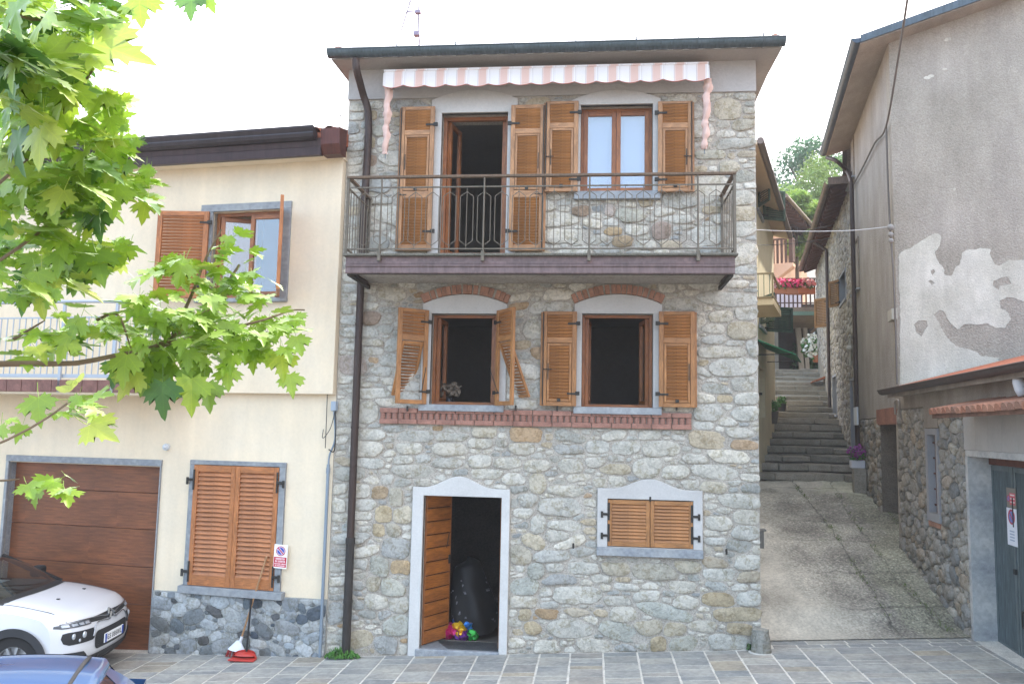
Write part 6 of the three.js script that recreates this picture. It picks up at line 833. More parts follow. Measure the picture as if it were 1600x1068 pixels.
// ================================================================ cars
function gridGeo(nu, nv, fn, flip = false) { const pos = [], uv = [], idx = []; for (let j = 0; j <= nv; j++) for (let i = 0; i <= nu; i++) { const p = fn(i / nu, j / nv); pos.push(p[0], p[1], p[2]); uv.push(p[0] + p[2], p[1]); } for (let j = 0; j < nv; j++) for (let i = 0; i < nu; i++) { const a = j * (nu + 1) + i, q = [a, a + 1, a + nu + 2, a, a + nu + 2, a + nu + 1]; idx.push(...(flip ? q.reverse() : q)); } const g = new THREE.BufferGeometry(); g.setAttribute('position', new THREE.Float32BufferAttribute(pos, 3)); g.setAttribute('uv', new THREE.Float32BufferAttribute(uv, 2)); g.setIndex(idx); g.computeVertexNormals(); return g; }
function curve1(pts) { return (t) => { if (t <= pts[0][0]) return pts[0][1]; for (let i = 0; i + 1 < pts.length; i++) if (t <= pts[i + 1][0]) { const f = (t - pts[i][0]) / (pts[i + 1][0] - pts[i][0]); return lerp(pts[i][1], pts[i + 1][1], f * f * (3 - 2 * f) * .5 + f * .5); } return pts[pts.length - 1][1]; }; }
function makeCar(name, label, o) {
  const t = thing(name, label, 'car'), paint = new THREE.MeshPhysicalMaterial({ color: new THREE.Color(o.color), roughness: o.rough ?? .35, metalness: o.metal ?? 0, clearcoat: 1, clearcoatRoughness: .04 }), trim = mat('#2a2c30', { roughness: .7 }), HW = .865, TM = new TessellateModifier(.07, 6);
  const glass = mat('#dfe8e6', { phys: true, transmission: 1, thickness: 0, roughness: .02, ior: 1.65 }), dark = mat('#1b1d20', { roughness: .6 });
  const pf = curve1([[.18, -.12], [.28, -.03], [.42, 0], [.58, -.004], [.7, -.03], [.78, -.075], [.84, -.15]]), ze = (z) => Math.abs(z) / HW;
  const Fx = (z, y) => pf(y) - .11 * ze(z) ** 2 - .24 * ze(z) ** 7, cowl = (z) => -1.0 - .16 * ze(z) ** 2, yTopF = .80;
  const drop = (z) => .015 * ze(z) ** 2 + .035 * ze(z) ** 8, yE = (z) => yTopF - drop(z), hoodY = (z, s) => yTopF + .055 * Math.min(1, s * 7) * (2 - Math.min(1, s * 7)) + .175 * (1 - (1 - s) ** 1.5) - drop(z) - s * (.01 * ze(z) ** 2 + .05 * ze(z) ** 7);
  const hood = (z, s) => [lerp(Fx(z, yE(z)), cowl(z), s), hoodY(z, s), z];
  const belt = (x) => .985 + .05 * smooth(-x, 1.6, 3.2), xEnd = -3.95;
  const g = [gridGeo(36, 14, (u, v) => { const z = lerp(-HW, HW, u), y = lerp(.2, yE(z), v); return [Fx(z, y), y, z]; }), gridGeo(36, 16, (u, v) => hood(lerp(-HW, HW, u), v))];
  const arch = [[-.78, .32], [-3.32, .32]], rA = .345;
  for (const s of [1, -1]) {
    const pos = [], idx = [], uv = [], nx = 150, ny = 22, topY = (x, sN) => x > cowl(HW) ? hoodY(HW, clamp((Fx(HW, yE(HW)) - x) / (Fx(HW, yE(HW)) - cowl(HW)), 0, 1)) : lerp(hoodY(HW, 1), belt(x), smooth(-x, 1.2, 1.8));
    const P = (i, j) => { const v = j / ny, y0 = .22; const xf = Fx(HW, lerp(y0, yE(HW), v)), x = lerp(xf, xEnd, i / nx), y = lerp(y0, topY(x), v), b = .03 * Math.sin(clamp((y - .2) / .75, 0, 1) * Math.PI) * smooth(-x, .36, .8); return [x, y, s * (HW - .001 + b)]; };
    for (let j = 0; j <= ny; j++) for (let i = 0; i <= nx; i++) { const p = P(i, j); pos.push(...p); uv.push(p[0], p[1]); }
    for (let j = 0; j < ny; j++) for (let i = 0; i < nx; i++) { const c = P(i + .5, j + .5); if (arch.some(([ax, ay]) => Math.hypot(c[0] - ax, c[1] - ay) < rA)) continue; const a = j * (nx + 1) + i; idx.push(a, a + 1, a + nx + 2, a, a + nx + 2, a + nx + 1); }
    const q = new THREE.BufferGeometry(); q.setAttribute('position', new THREE.Float32BufferAttribute(pos, 3)); q.setAttribute('uv', new THREE.Float32BufferAttribute(uv, 2)); q.setIndex(idx); q.computeVertexNormals(); g.push(q);
  }
  g.push(gridGeo(16, 10, (u, v) => { const z = lerp(-HW, HW, u), y = lerp(.22, belt(xEnd), v); return [xEnd - .05 + .1 * ze(z) ** 4, y, z]; }));
  mesh('body', g, paint, t);
  mesh('underbody', [bx(-3.8, .16, -.78, -.25, .3, .78)], dark, t);
  // greenhouse
  const xr0 = -1.86, xr1 = -3.45, yr = o.roofY ?? 1.46, rw = .60, roofY = (x, z) => yr - .055 * (z / rw) ** 2 - .05 * smooth(x, -2.5, xr0) - .07 * smooth(-x, 2.7, -xr1), ww = .76;
  const wsB = (z) => [cowl(z * 1.02) + .02, hoodY(z, 1) - .0, z], wsT = (u) => { const z = lerp(-rw, rw, u); return [xr0 - .05 * (z / rw) ** 2, roofY(xr0, z), z]; };
  mesh('windscreen', gridGeo(16, 10, (u, v) => { const a = wsB(lerp(-ww, ww, u)), b = wsT(u); return [lerp(a[0], b[0], v), lerp(a[1], b[1], v) + .05 * Math.sin(v * Math.PI), lerp(a[2], b[2], v)]; }), glass, t);
  const roof = mesh('roof', [gridGeo(20, 24, (u, v) => { const x = lerp(xr0, xr1, v), e = 1.0 + .05 * Math.sin(v * Math.PI), z = lerp(-rw, rw, u) * e; return [x - .05 * (z / rw) ** 2 * (1 - v), roofY(x, z / e), z]; }), ...[1, -1].map((s) => gridGeo(6, 24, (u, v) => { const x = lerp(xr0, xr1, v), e = 1 + .05 * Math.sin(v * Math.PI), z = (rw * e + .05 * Math.sin(u * 1.57)) , y = roofY(x, rw) - .07 * (1 - Math.cos(u * 1.57)); return [x - .05 * (1 - v), y, s * z]; }))], o.roof ? mat(o.roof) : paint, t);
  const pill = (a, b, w) => mesh('pillar', [bar(V(...a), V(...b), w, w * .9)], o.pillar ? paint : dark, t);
  for (const s of [1, -1]) {
    const B = (x) => V(x, belt(x) - .005, s * (HW - .03)), Tp = (x) => V(x, roofY(x, rw) - .075, s * (rw + .045));
    pill([cowl(ww) + .03, hoodY(ww, 1), s * ww], [xr0 + .0, roofY(xr0, rw) - .02, s * (rw + .03)], .06); pill(B(-2.55).toArray(), Tp(-2.52).toArray(), .06); mesh('rear_pillar', gridGeo(6, 6, (u, v) => { const q = lerp(.84, 1.02, u), a = B(lerp(-1.3, -3.65, q)), b = Tp(lerp(xr0 - .02, xr1, Math.min(1, lerp(q + .04, q, 1 - v)))); return [lerp(a.x, b.x, v), lerp(a.y, b.y, v), lerp(a.z, b.z, v) + s * (.02 * Math.sin(v * 3.14) + .006)]; }), paint, t);
    mesh('side_window', [gridGeo(12, 4, (u, v) => { const xb = lerp(-1.3, -3.65, u), xt = lerp(xr0 - .02, xr1, u), a = B(xb), b = Tp(xt); return [lerp(a.x, b.x, v), lerp(a.y, b.y, v), lerp(a.z, b.z, v) + s * .02 * Math.sin(v * 3.14)]; })], glass, t);
    mesh('window_trim', [tube([Tp(xr0), Tp(-2.2), Tp(-2.8), Tp(xr1)], .012, 6, 20), tube([B(-1.3), B(-2.2), B(-3), B(-3.7)], .012, 6, 20)], o.chrome ? mat('#c8ccd2', { metalness: .9, roughness: .25 }) : dark, t);
    mesh('mirror', [rbx(-1.62, 1.0, s > 0 ? .9 : -1.08, -1.46, 1.15, s > 0 ? 1.08 : -.9, .04, false, 3)], o.mirror ? mat(o.mirror) : paint, t);
    for (const [ax, ay] of arch) {
      const w = new THREE.Group(); w.name = 'wheel';
      const prof = [[.2, -.09], [.29, -.1], [.32, -.085], [.327, -.05], [.327, .05], [.32, .085], [.29, .1], [.2, .09]].map(([r, z]) => new THREE.Vector2(r, z)), ty = new THREE.LatheGeometry(prof, 36); ty.rotateX(Math.PI / 2); const wm = mesh('wheel', ty, mat('#1d1d1e', { roughness: .85 }), t); wm.position.set(ax, ay + .0, s * .775);
      const rim = [new THREE.CylinderGeometry(.2, .2, .02, 28).rotateX(Math.PI / 2).translate(0, 0, s * .03)]; for (let i = 0; i < 10; i++) { const a = i / 10 * 6.283; rim.push(bar(V(Math.cos(a) * .04, Math.sin(a) * .04, s * .085), V(Math.cos(a + .12) * .2, Math.sin(a + .12) * .2, s * .07), .028, .03)); } rim.push(new THREE.TorusGeometry(.2, .014, 6, 32).translate(0, 0, s * .07)); mesh('rim', rim, mat('#9b9ea2', { metalness: .7, roughness: .35 }), wm);
      const ar = new THREE.RingGeometry(rA - .02, rA + .075, 40, 1, -.12, Math.PI + .24); ar.translate(ax, ay, s * (HW + .034)); if (s < 0) ar.scale(1, 1, 1); mesh('arch_trim', [boxUV(clean(ar)), (() => { const q = new THREE.CylinderGeometry(rA - .01, rA - .01, .5, 36, 1, true, Math.PI / 2 - .2, Math.PI + .4); q.rotateX(Math.PI / 2); q.translate(ax, ay, s * (HW - .22)); return boxUV(clean(q)); })()], trim, t);
    }
    if (o.rails) mesh('roof_rail', [tube([V(xr0 - .06, roofY(xr0 - .06, .5) + .004, s * .51), V(-2.2, roofY(-2.2, .5) + .008, s * .535), V(-3, roofY(-3, .5) + .008, s * .535), V(xr1 + .05, roofY(xr1, .5) + .004, s * .52)].map((p) => p), .016, 6, 30), rbx(-2.1, roofY(-2.1, .5) + .0, s * .53 - .02, -2.03, roofY(-2.1, .5) + .028, s * .53 + .02, .006)], mat('#24262b', { roughness: .5 }), t);
    if (o.side) mesh('side_cladding', bx(-2.9, .2, s * HW - .0, -1.2, .34, s * (HW + .035)), trim, t);
  }
  mesh('rear_window', gridGeo(10, 6, (u, v) => { const z = lerp(-.68, .68, u), zt = lerp(-rw, rw, u); return [lerp(xEnd - .02, xr1 - .02, v), lerp(belt(xEnd), roofY(xr1, zt), v), lerp(z, zt, v)]; }), mat('#20242a', { roughness: .1 }), t);
  mesh('cowl_panel', gridGeo(14, 2, (u, v) => { const z = lerp(-ww, ww, u), a = wsB(z); return [a[0] + lerp(.10, -.05, v), a[1] + lerp(-.008, .012, v) + .004, z]; }), dark, t);
  mesh('wiper', [tube([V(-1.14, 1.03, .1), V(-1.3, 1.09, .38), V(-1.42, 1.1, .66)], .012, 5, 12), tube([V(-1.1, 1.03, -.35), V(-1.22, 1.07, 0), V(-1.34, 1.10, .22)], .012, 5, 12)], dark, t);
  // cabin
  mesh('dashboard', [rbx(-1.75, .8, -.74, -1.2, 1.02, .74, .05, false, 2), bx(-3.5, .35, -.74, -1.76, .45, .74)], mat('#2b2d2f', { roughness: .9 }), t);
  for (const z of [-.36, .36]) mesh('seat', [rbx(-2.85, .5, z - .24, -2.2, .68, z + .24, .06, false, 2), rbx(-2.98, .66, z - .24, -2.78, 1.18, z + .24, .06, false, 2), rbx(-2.98, 1.2, z - .13, -2.86, 1.36, z + .13, .04, false, 2)], mat('#3c3d40', { roughness: .9 }), t);
  mesh('steering_wheel', (() => { const w = new THREE.TorusGeometry(.18, .016, 8, 28); w.rotateY(Math.PI / 2); w.rotateZ(-.4); w.translate(-1.92, 1.0, -.36); return [w, rod(V(-1.92, 1.0, -.36), V(-1.7, .92, -.36), .03), bar(V(-1.92, 1.0, -.53), V(-1.92, 1.0, -.19), .03)]; })(), mat('#202124'), t);
  mesh('inner_mirror', rbx(-1.78, 1.3, -.1, -1.75, 1.36, .1, .012), dark, t);
  // front
  const onF = (geo, off) => { const p = geo.attributes.position; for (let i = 0; i < p.count; i++) { const z = p.getX(i), y = p.getY(i); p.setXYZ(i, Fx(z, y) + off + p.getZ(i), y, z); } geo.computeVertexNormals(); return boxUV(clean(geo)); };
  const patch = (pts, off, m, nm, parent = t, holes) => mesh(nm, onF(TM.modify(new THREE.ShapeGeometry(shapeOf(pts, holes))), off), m, parent);
  const rr = (z0, y0, z1, y1, r) => { const o2 = [], c = (cx, cy, a) => { for (let i = 0; i <= 5; i++) { const q = a + i / 5 * Math.PI / 2; o2.push([cx + r * Math.cos(q), cy + r * Math.sin(q)]); } }; c(z1 - r, y1 - r, 0); c(z0 + r, y1 - r, Math.PI / 2); c(z0 + r, y0 + r, Math.PI); c(z1 - r, y0 + r, Math.PI * 1.5); return o2; };
  const mz = (l, s) => s > 0 ? l : l.map(([z, y]) => [-z, y]).reverse();
  const meshT = dataTex(64, (u, v) => { const a = Math.abs(((u * 8 + (Math.floor(v * 8) % 2) * .5) % 1) - .5), b = Math.abs((v * 8 % 1) - .5); return grey(a + b > .55 ? .20 : .05); }, true), grM = new THREE.MeshStandardMaterial({ map: rep(meshT, .18), roughness: .5 });
  const chrome = mat('#a9adb3', { metalness: .85, roughness: .25 }), lens = mat('#cfd6dc', { metalness: .5, roughness: .2 });
  if (o.front) {
    patch([[-.5, .725], [0, .695], [.5, .725], [.5, .775], [.3, .772], [0, .78], [-.3, .772], [-.5, .775]], .006, dark, 'upper_grille');
    for (const s of [1, -1]) {
      const hl = patch(mz([[.47, .712], [.8, .712], [.845, .725], [.835, .752], [.7, .766], [.47, .776]], s), .008, mat('#4a4e54', { roughness: .3 }), 'headlight');
      for (let i = 0; i < 4; i++) { const z = s * (.53 + i * .08), q = onF(new THREE.BoxGeometry(.055, .028, .01, 4, 1, 1).translate(z, .742, 0), .014); mesh('lamp', q, mat('#aab2ba', { metalness: .3, roughness: .2 }), hl); }
      const lo = patch(mz([[.44, .54], [.47, .52], [.76, .515], [.8, .54], [.815, .6], [.8, .655], [.76, .665], [.44, .66]], s), .007, dark, 'lower_headlight');
      for (const [z, y, r] of [[.72, .61, .036], [.6, .61, .04], [.66, .555, .022]]) { const c = new THREE.SphereGeometry(r, 14, 10); c.scale(.5, 1, 1); c.translate(Fx(s * z, y) + .004, y, s * z); mesh('lamp', c, lens, lo); }
      patch(mz([[.56, .2], [.862, .22], [.862, .4], [.8, .43], [.62, .42], [.56, .36]], s), .016, trim, 'bumper_corner');
      const fz = (pts) => new THREE.CatmullRomCurve3(pts.map(([z, y]) => V(Fx(s * z, y) + .012, y, s * z)), false, 'centripetal');
      mesh('chrome_strip', [new THREE.TubeGeometry(fz([[.02, .775], [.07, .735], [.2, .75], [.42, .772], [.62, .779], [.8, .765]]), 30, .007, 6), new THREE.TubeGeometry(fz([[.015, .725], [.06, .685], [.22, .7], [.36, .7], [.42, .65], [.47, .56]]), 30, .008, 6)], chrome, t);
      mesh('chevron', [bar(V(Fx(0, .8) + .022, .80, 0), V(Fx(.08, .745) + .022, .745, s * .085), .022, .014), bar(V(Fx(0, .75) + .02, .752, 0), V(Fx(.08, .69) + .02, .695, s * .085), .022, .014)], chrome, t);
      for (const [z, y] of [[.28, .5]]) { const c = hood(s * .33, y); mesh('washer_jet', rbx(c[0] - .02, c[1] - .002, c[2] - .015, c[0] + .02, c[1] + .012, c[2] + .015, .004), dark, t); }
    }
    patch(rr(-.43, .385, .43, .605, .07), .008, grM, 'lower_grille');
    patch(rr(-.55, .2, .55, .335, .04), .014, grM, 'bumper_grille'); patch([[-.86, .2], [.86, .2], [.86, .232], [-.86, .232]], .022, trim, 'skid_plate');
    const plate = mesh('number_plate', rbx(.006, .425, -.26, .022, .535, .26, .004), mat('#eef0f2'), t), cv = document.createElement('canvas'); cv.width = 512; cv.height = 110; const c = cv.getContext('2d'); c.fillStyle = '#f2f3f4'; c.fillRect(0, 0, 512, 110); c.fillStyle = '#2b4fae'; c.fillRect(0, 0, 50, 110); c.fillRect(462, 0, 50, 110); c.fillStyle = '#20222a'; c.font = 'bold 92px sans-serif'; c.textAlign = 'center'; c.fillText('GS 086WL', 256, 88, 400); c.fillStyle = '#fff'; c.font = 'bold 30px sans-serif'; c.fillText('I', 25, 96);
    const tx = new THREE.CanvasTexture(cv); tx.colorSpace = THREE.SRGBColorSpace; const f = new THREE.PlaneGeometry(.515, .106); f.rotateY(Math.PI / 2); f.translate(.0235, .48, 0); mesh('plate_face', f, new THREE.MeshStandardMaterial({ map: tx, roughness: .4 }), plate);
  } else for (const s of [1, -1]) patch(mz([[.45, .62], [.84, .64], [.84, .76], [.5, .74]], s), .008, lens, 'headlight');
  // shut lines of the bonnet and doors
  const ln = (pts) => new THREE.TubeGeometry(new THREE.CatmullRomCurve3(pts), 40, .004, 4);
  mesh('shut_line', [ln([0, .2, .4, .6, .8, 1].map((s) => { const c = hood(.74, s); return V(c[0], c[1] + .001, c[2]); })), ln([0, .2, .4, .6, .8, 1].map((s) => { const c = hood(-.74, s); return V(c[0], c[1] + .001, c[2]); })), ln([V(-1.42, .3, HW + .012), V(-1.38, .6, HW + .03), V(-1.36, .96, HW + .004)]), ln([V(-2.5, .3, HW + .012), V(-2.52, .6, HW + .03), V(-2.55, .98, HW + .004)])], mat('#55585c'), t);
  return t;
}
{
  const w = makeCar('white_car', 'white parked hatchback with black cladding in front of the brown garage door', { color: '#d3d6da', front: true, side: true, mirror: '#1c1d20' });
  const h = .13, pl = atY(176, 984, groundY(-5.9) + .48); w.rotation.y = h; w.position.set(pl.x, groundY(-6.5) - .0, pl.z); w.rotation.z = 0;
  const b = makeCar('blue_car', 'blue car in the lower corner, its roof seen from above', { color: '#2c5688', metal: .1, rough: .35, rails: true, chrome: true, pillar: true });
  const th = -66 * Math.PI / 180, rp = atY(141, 1019, 1.28), lx = -3.36, lz = -.53; b.rotation.y = th;
  b.position.set(rp.x - (lx * Math.cos(th) + lz * Math.sin(th)), -.12, rp.z - (-lx * Math.sin(th) + lz * Math.cos(th)));
}
// ================================================================ the maple whose branches hang into the picture
{
  const rand = rng(83), tree = thing('maple_tree', 'maple tree with bright green lobed leaves on branches reaching in from the left', 'tree'); tree.position.set(-3.4, groundY(-3.4), 8.7);
  const at = (px, py, d) => atD(px, py, d).sub(tree.position), bark = mat('#a8937c', { tex: T.mortar, texB: T.mortarB, sx: .3, bump: .01, roughness: 1 });
  const taper = (pts, r0, r1, n = 40) => { const c = new THREE.CatmullRomCurve3(pts, false, 'centripetal'), g = new THREE.TubeGeometry(c, n, 1, 8), p = g.attributes.position; for (let i = 0; i <= n; i++) { const o = c.getPointAt(i / n), r = lerp(r0, r1, i / n) * (1 + .1 * perlin.noise(i * .7, r0 * 99, 2)); for (let j = 0; j <= 8; j++) { const k = i * 9 + j; p.setXYZ(k, o.x + (p.getX(k) - o.x) * r, o.y + (p.getY(k) - o.y) * r, o.z + (p.getZ(k) - o.z) * r); } } g.computeVertexNormals(); return g; };
  mesh('trunk', [taper([V(0, -.3, 0), V(.03, 1.2, 0), V(-.04, 2.6, .04), V(.02, 4, 0), V(0, 5.6, .05)], .17, .07, 40)], bark, tree);
  const branch = (pts, r0, r1, from) => mesh('branch', taper([...(from ? [V(...from)] : []), ...pts.map((p) => at(...p))], r0, r1), bark, tree);
  branch([[-60, 574, 3.0], [40, 568, 3.05], [120, 567, 3.1], [170, 557, 3.15], [240, 542, 3.2], [290, 512, 3.25], [330, 478, 3.3], [352, 446, 3.3], [374, 413, 3.3]], .020, .005, [0, 2.6, 0]);
  branch([[270, 523, 3.22], [300, 458, 3.25], [322, 402, 3.25], [346, 358, 3.25]], .008, .003); branch([[230, 545, 3.2], [330, 520, 3.3], [410, 500, 3.35], [460, 484, 3.4], [476, 484, 3.4]], .009, .003);
  branch([[-60, 440, 2.8], [20, 392, 2.8], [67, 358, 2.85], [118, 310, 2.9], [160, 268, 2.95], [199, 236, 3]], .010, .0035, [0, 3.0, 0]);
  branch([[-60, 330, 2.6], [10, 275, 2.6], [57, 233, 2.65], [78, 199, 2.65], [101, 172, 2.7], [145, 108, 2.5]], .009, .003, [0, 3.2, 0]);
  branch([[-60, -10, 2.4], [0, 15, 2.4], [30, 27, 2.4], [90, 32, 2.4]], .014, .004, [0, 4.0, 0]);
  branch([[-40, 708, 2.6], [0, 692, 2.6], [60, 661, 2.6], [105, 630, 2.6]], .009, .003, [0, 2.0, 0]); branch([[-40, 752, 2.7], [10, 750, 2.7], [30, 748, 2.7]], .005, .002); branch([[150, 500, 3.1], [180, 490, 3.1], [205, 545, 3.15]], .006, .002); branch([[20, 530, 3.05], [70, 500, 3.05]], .006, .002);
  // leaves: five lobes with a few teeth, folded and drooping a little
  const half = [[0, 0], [.1, -.05], [.27, -.13], [.27, -.02], [.44, -.01], [.36, .1], [.54, .17], [.69, .33], [.51, .35], [.60, .52], [.45, .50], [.41, .64], [.25, .45], [.20, .6], [.27, .79], [.15, .78], [.1, .92], [0, 1.08]];
  const outline = [...half, ...half.slice(1, -1).reverse().map(([x, y]) => [-x, y])];
  const leafGeo = (fold, droop, curl, sd) => {
    const r = rng(sd), pos = [], uv = [], idx = [], P = (x, y) => { pos.push(x, y, fold * Math.abs(x) - droop * (y - .3) * Math.abs(y - .3) + curl * x * y - .35 * droop * x * x); uv.push(x * .7 + .5, y * .75 + .12); };
    P(0, .3); outline.forEach(([x, y]) => P(x * (.93 + .14 * r()), y * (.95 + .1 * r()))); const n = outline.length; for (let k = 0; k < n; k++) idx.push(0, 1 + k, 1 + (k + 1) % n);
    const g = new THREE.BufferGeometry(); g.setAttribute('position', new THREE.Float32BufferAttribute(pos, 3)); g.setAttribute('uv', new THREE.Float32BufferAttribute(uv, 2)); g.setIndex(idx); g.computeVertexNormals();
    const st = tube([V(0, 0, 0), V(.02, -.25, .05), V(0, -.55, .16)], .012, 4, 5); const u = st.attributes.uv; for (let i = 0; i < u.count; i++) u.setXY(i, .5, .5); return merge([g, st]);
  };
  const geos = [leafGeo(.12, .22, .1, 1), leafGeo(.2, .35, -.15, 2), leafGeo(-.08, .3, .2, 3), leafGeo(.3, .5, 0, 4), leafGeo(.05, .6, -.2, 5)];
  const cv = document.createElement('canvas'); cv.width = cv.height = 128; const c = cv.getContext('2d'); c.fillStyle = '#e2e6dc'; c.fillRect(0, 0, 128, 128); c.strokeStyle = '#fbfbd8'; c.lineWidth = 1.6; const bx0 = 64, by0 = 128 - 15; const ray2 = (a, L) => { c.beginPath(); c.moveTo(bx0, by0); c.lineTo(bx0 + Math.sin(a) * L, by0 - Math.cos(a) * L); c.stroke(); for (let i = 2; i < 6; i++) for (const s of [-1, 1]) { c.lineWidth = .8; const q = i / 6 * L, x = bx0 + Math.sin(a) * q, y = by0 - Math.cos(a) * q; c.beginPath(); c.moveTo(x, y); c.lineTo(x + Math.sin(a + s * .8) * L * .22, y - Math.cos(a + s * .8) * L * .22); c.stroke(); } c.lineWidth = 1.6; }; ray2(0, 98); ray2(.78, 80); ray2(-.78, 80); ray2(1.6, 46); ray2(-1.6, 46);
  const lt = new THREE.CanvasTexture(cv); lt.colorSpace = THREE.SRGBColorSpace;
  const mats = ['#b6d246', '#a2c442', '#bcd250', '#8aae44', '#ccd864', '#74a046', '#5f8c42', '#bccd52'].map((q) => new THREE.MeshPhysicalMaterial({ color: new THREE.Color(q), map: lt, roughness: .5, transmission: .5, thickness: 0, side: THREE.DoubleSide }));
  const pale = new THREE.MeshPhysicalMaterial({ color: new THREE.Color('#b9c765'), roughness: .6, transmission: .4, thickness: 0, side: THREE.DoubleSide });
  const L = [], one = (px, py, d, s, nrm, dir) => { const p = at(px, py, d), z = nrm.clone().normalize(), y = dir.clone().addScaledVector(z, -dir.dot(z)).normalize(), x = y.clone().cross(z), m = new THREE.Matrix4().makeBasis(x, y, z).setPosition(p).scale(V(s, s, s)); L.push([m, Math.floor(rand() * 5), Math.floor(Math.pow(rand(), 1.4) * 8), s * s / (d * d)]); };
  // clusters of leaves: centre, half extents in the photograph, distance, count, leaf length, share that hangs
  const clump = (px, py, hx, hy, d0, d1, n, s, hang) => { for (let i = 0; i < n * (px < 200 && py < 460 ? 1.75 : 1.3); i++) { const a = rand() * 6.283, q = Math.sqrt(rand()), x = px + Math.cos(a) * q * hx, y = py + Math.sin(a) * q * hy, d = lerp(d0, d1, rand()); const h = rand() < hang; const nrm = h ? V((rand() - .5) * 1.4, .25 + .4 * rand(), .9 + .5 * rand()) : V((rand() - .5) * 1.1, 1, (rand() - .35) * 1.1), dir = h ? V((rand() - .5) * .9, -1, .1) : V((rand() - .2) * 1.4, -.15 - .3 * rand(), (rand() - .4) * 1.5); one(x, y, d, s * (.52 + .58 * rand()), nrm, dir); } };
  clump(45, 45, 90, 60, 2.1, 2.7, 46, .11, .45); clump(30, 150, 75, 60, 2.3, 3.0, 38, .105, .4); clump(100, 110, 45, 40, 2.3, 2.7, 10, .1, .5); clump(140, 25, 45, 25, 2.3, 2.6, 10, .09, .3); clump(150, 165, 55, 32, 2.5, 2.9, 14, .09, .3);
  clump(60, 265, 90, 65, 2.6, 3.2, 58, .095, .3); clump(110, 300, 110, 40, 2.7, 3.1, 26, .095, .3); clump(150, 215, 60, 45, 2.6, 3.0, 18, .085, .3); clump(175, 285, 70, 42, 2.8, 3.1, 24, .09, .25); clump(70, 330, 90, 40, 2.7, 3.2, 24, .09, .25); clump(50, 410, 80, 60, 2.8, 3.3, 40, .095, .3); clump(150, 395, 55, 32, 2.9, 3.2, 13, .095, .45);
  clump(270, 500, 100, 48, 3.0, 3.5, 66, .084, .18); clump(350, 500, 90, 46, 3.1, 3.5, 56, .084, .2); clump(300, 430, 85, 28, 3.1, 3.4, 22, .088, .1); clump(250, 560, 75, 26, 3.1, 3.4, 22, .098, .75); clump(340, 545, 60, 30, 3.1, 3.5, 18, .09, .5); clump(130, 510, 55, 32, 3.0, 3.3, 13, .088, .2); clump(60, 540, 65, 26, 3.0, 3.3, 10, .085, .15); clump(430, 520, 35, 40, 3.3, 3.5, 13, .088, .5); clump(365, 385, 42, 30, 3.2, 3.4, 9, .075, .2); clump(385, 440, 45, 22, 3.2, 3.4, 10, .085, .1);
  clump(120, 640, 45, 22, 2.6, 2.8, 13, .07, .15); clump(80, 755, 45, 16, 2.6, 2.8, 5, .07, .1); clump(15, 665, 20, 10, 2.6, 2.8, 2, .06, .1);
  const up = V(0, 1, 0), face = (px, py, d, s, rx, rz, nx = 0, ny = .3) => one(px, py, d, s, V(nx, ny, 1), V(rx, rz, 0));
  face(146, 70, 2.15, .135, .95, -.25, .1, .45); face(150, 395, 2.9, .11, .35, -1, .2, .3); face(255, 598, 3.1, .12, .1, -1); face(300, 592, 3.1, .125, .05, -1, .25); face(322, 600, 3.15, .10, .2, -1, .5); face(440, 552, 3.35, .11, .15, -1, .1); face(452, 585, 3.35, .09, .2, -1, .5); face(462, 492, 3.4, .06, .8, -.9); face(218, -6, 2.3, .085, .2, -1); face(300, -8, 2.3, .07, .1, -1); face(322, -10, 2.3, .06, .5, -1); face(60, 622, 2.7, .085, .2, -.8, .2, .6); face(140, 665, 2.6, .10, .9, -.5, 0, .8); face(355, 575, 3.2, .085, .1, -1, .3); face(200, 555, 3.1, .11, -.1, -1);
  L.sort((a, b) => b[3] - a[3]); const rest = L.slice(300).map(([m, g]) => geos[g].clone().applyMatrix4(m));
  L.slice(0, 300).forEach(([m, g, k]) => { const o = new THREE.Mesh(geos[g], mats[k]); o.name = 'leaf'; o.castShadow = o.receiveShadow = true; m.decompose(o.position, o.quaternion, o.scale); tree.add(o); });
  if (rest.length) mesh('leaves', rest, mats[1], tree).userData.kind = 'stuff';
  // winged seeds among the leaves
  const sd = []; for (const [px, py, d] of [[112, 605, 2.6], [120, 597, 2.6], [104, 612, 2.6], [290, 520, 3.15], [280, 515, 3.15], [215, 480, 3.1], [30, 365, 2.8], [22, 372, 2.8]]) for (const s of [1, -1]) { const g = new THREE.CircleGeometry(.017, 8); g.scale(.45, 1, 1); g.translate(0, .016, 0); g.rotateZ(s * .7 + rand()); g.rotateY(rand() * 2); const p = at(px, py, d); g.translate(p.x, p.y, p.z); sd.push(g); } mesh('seeds', sd, pale, tree).userData.kind = 'stuff';
}
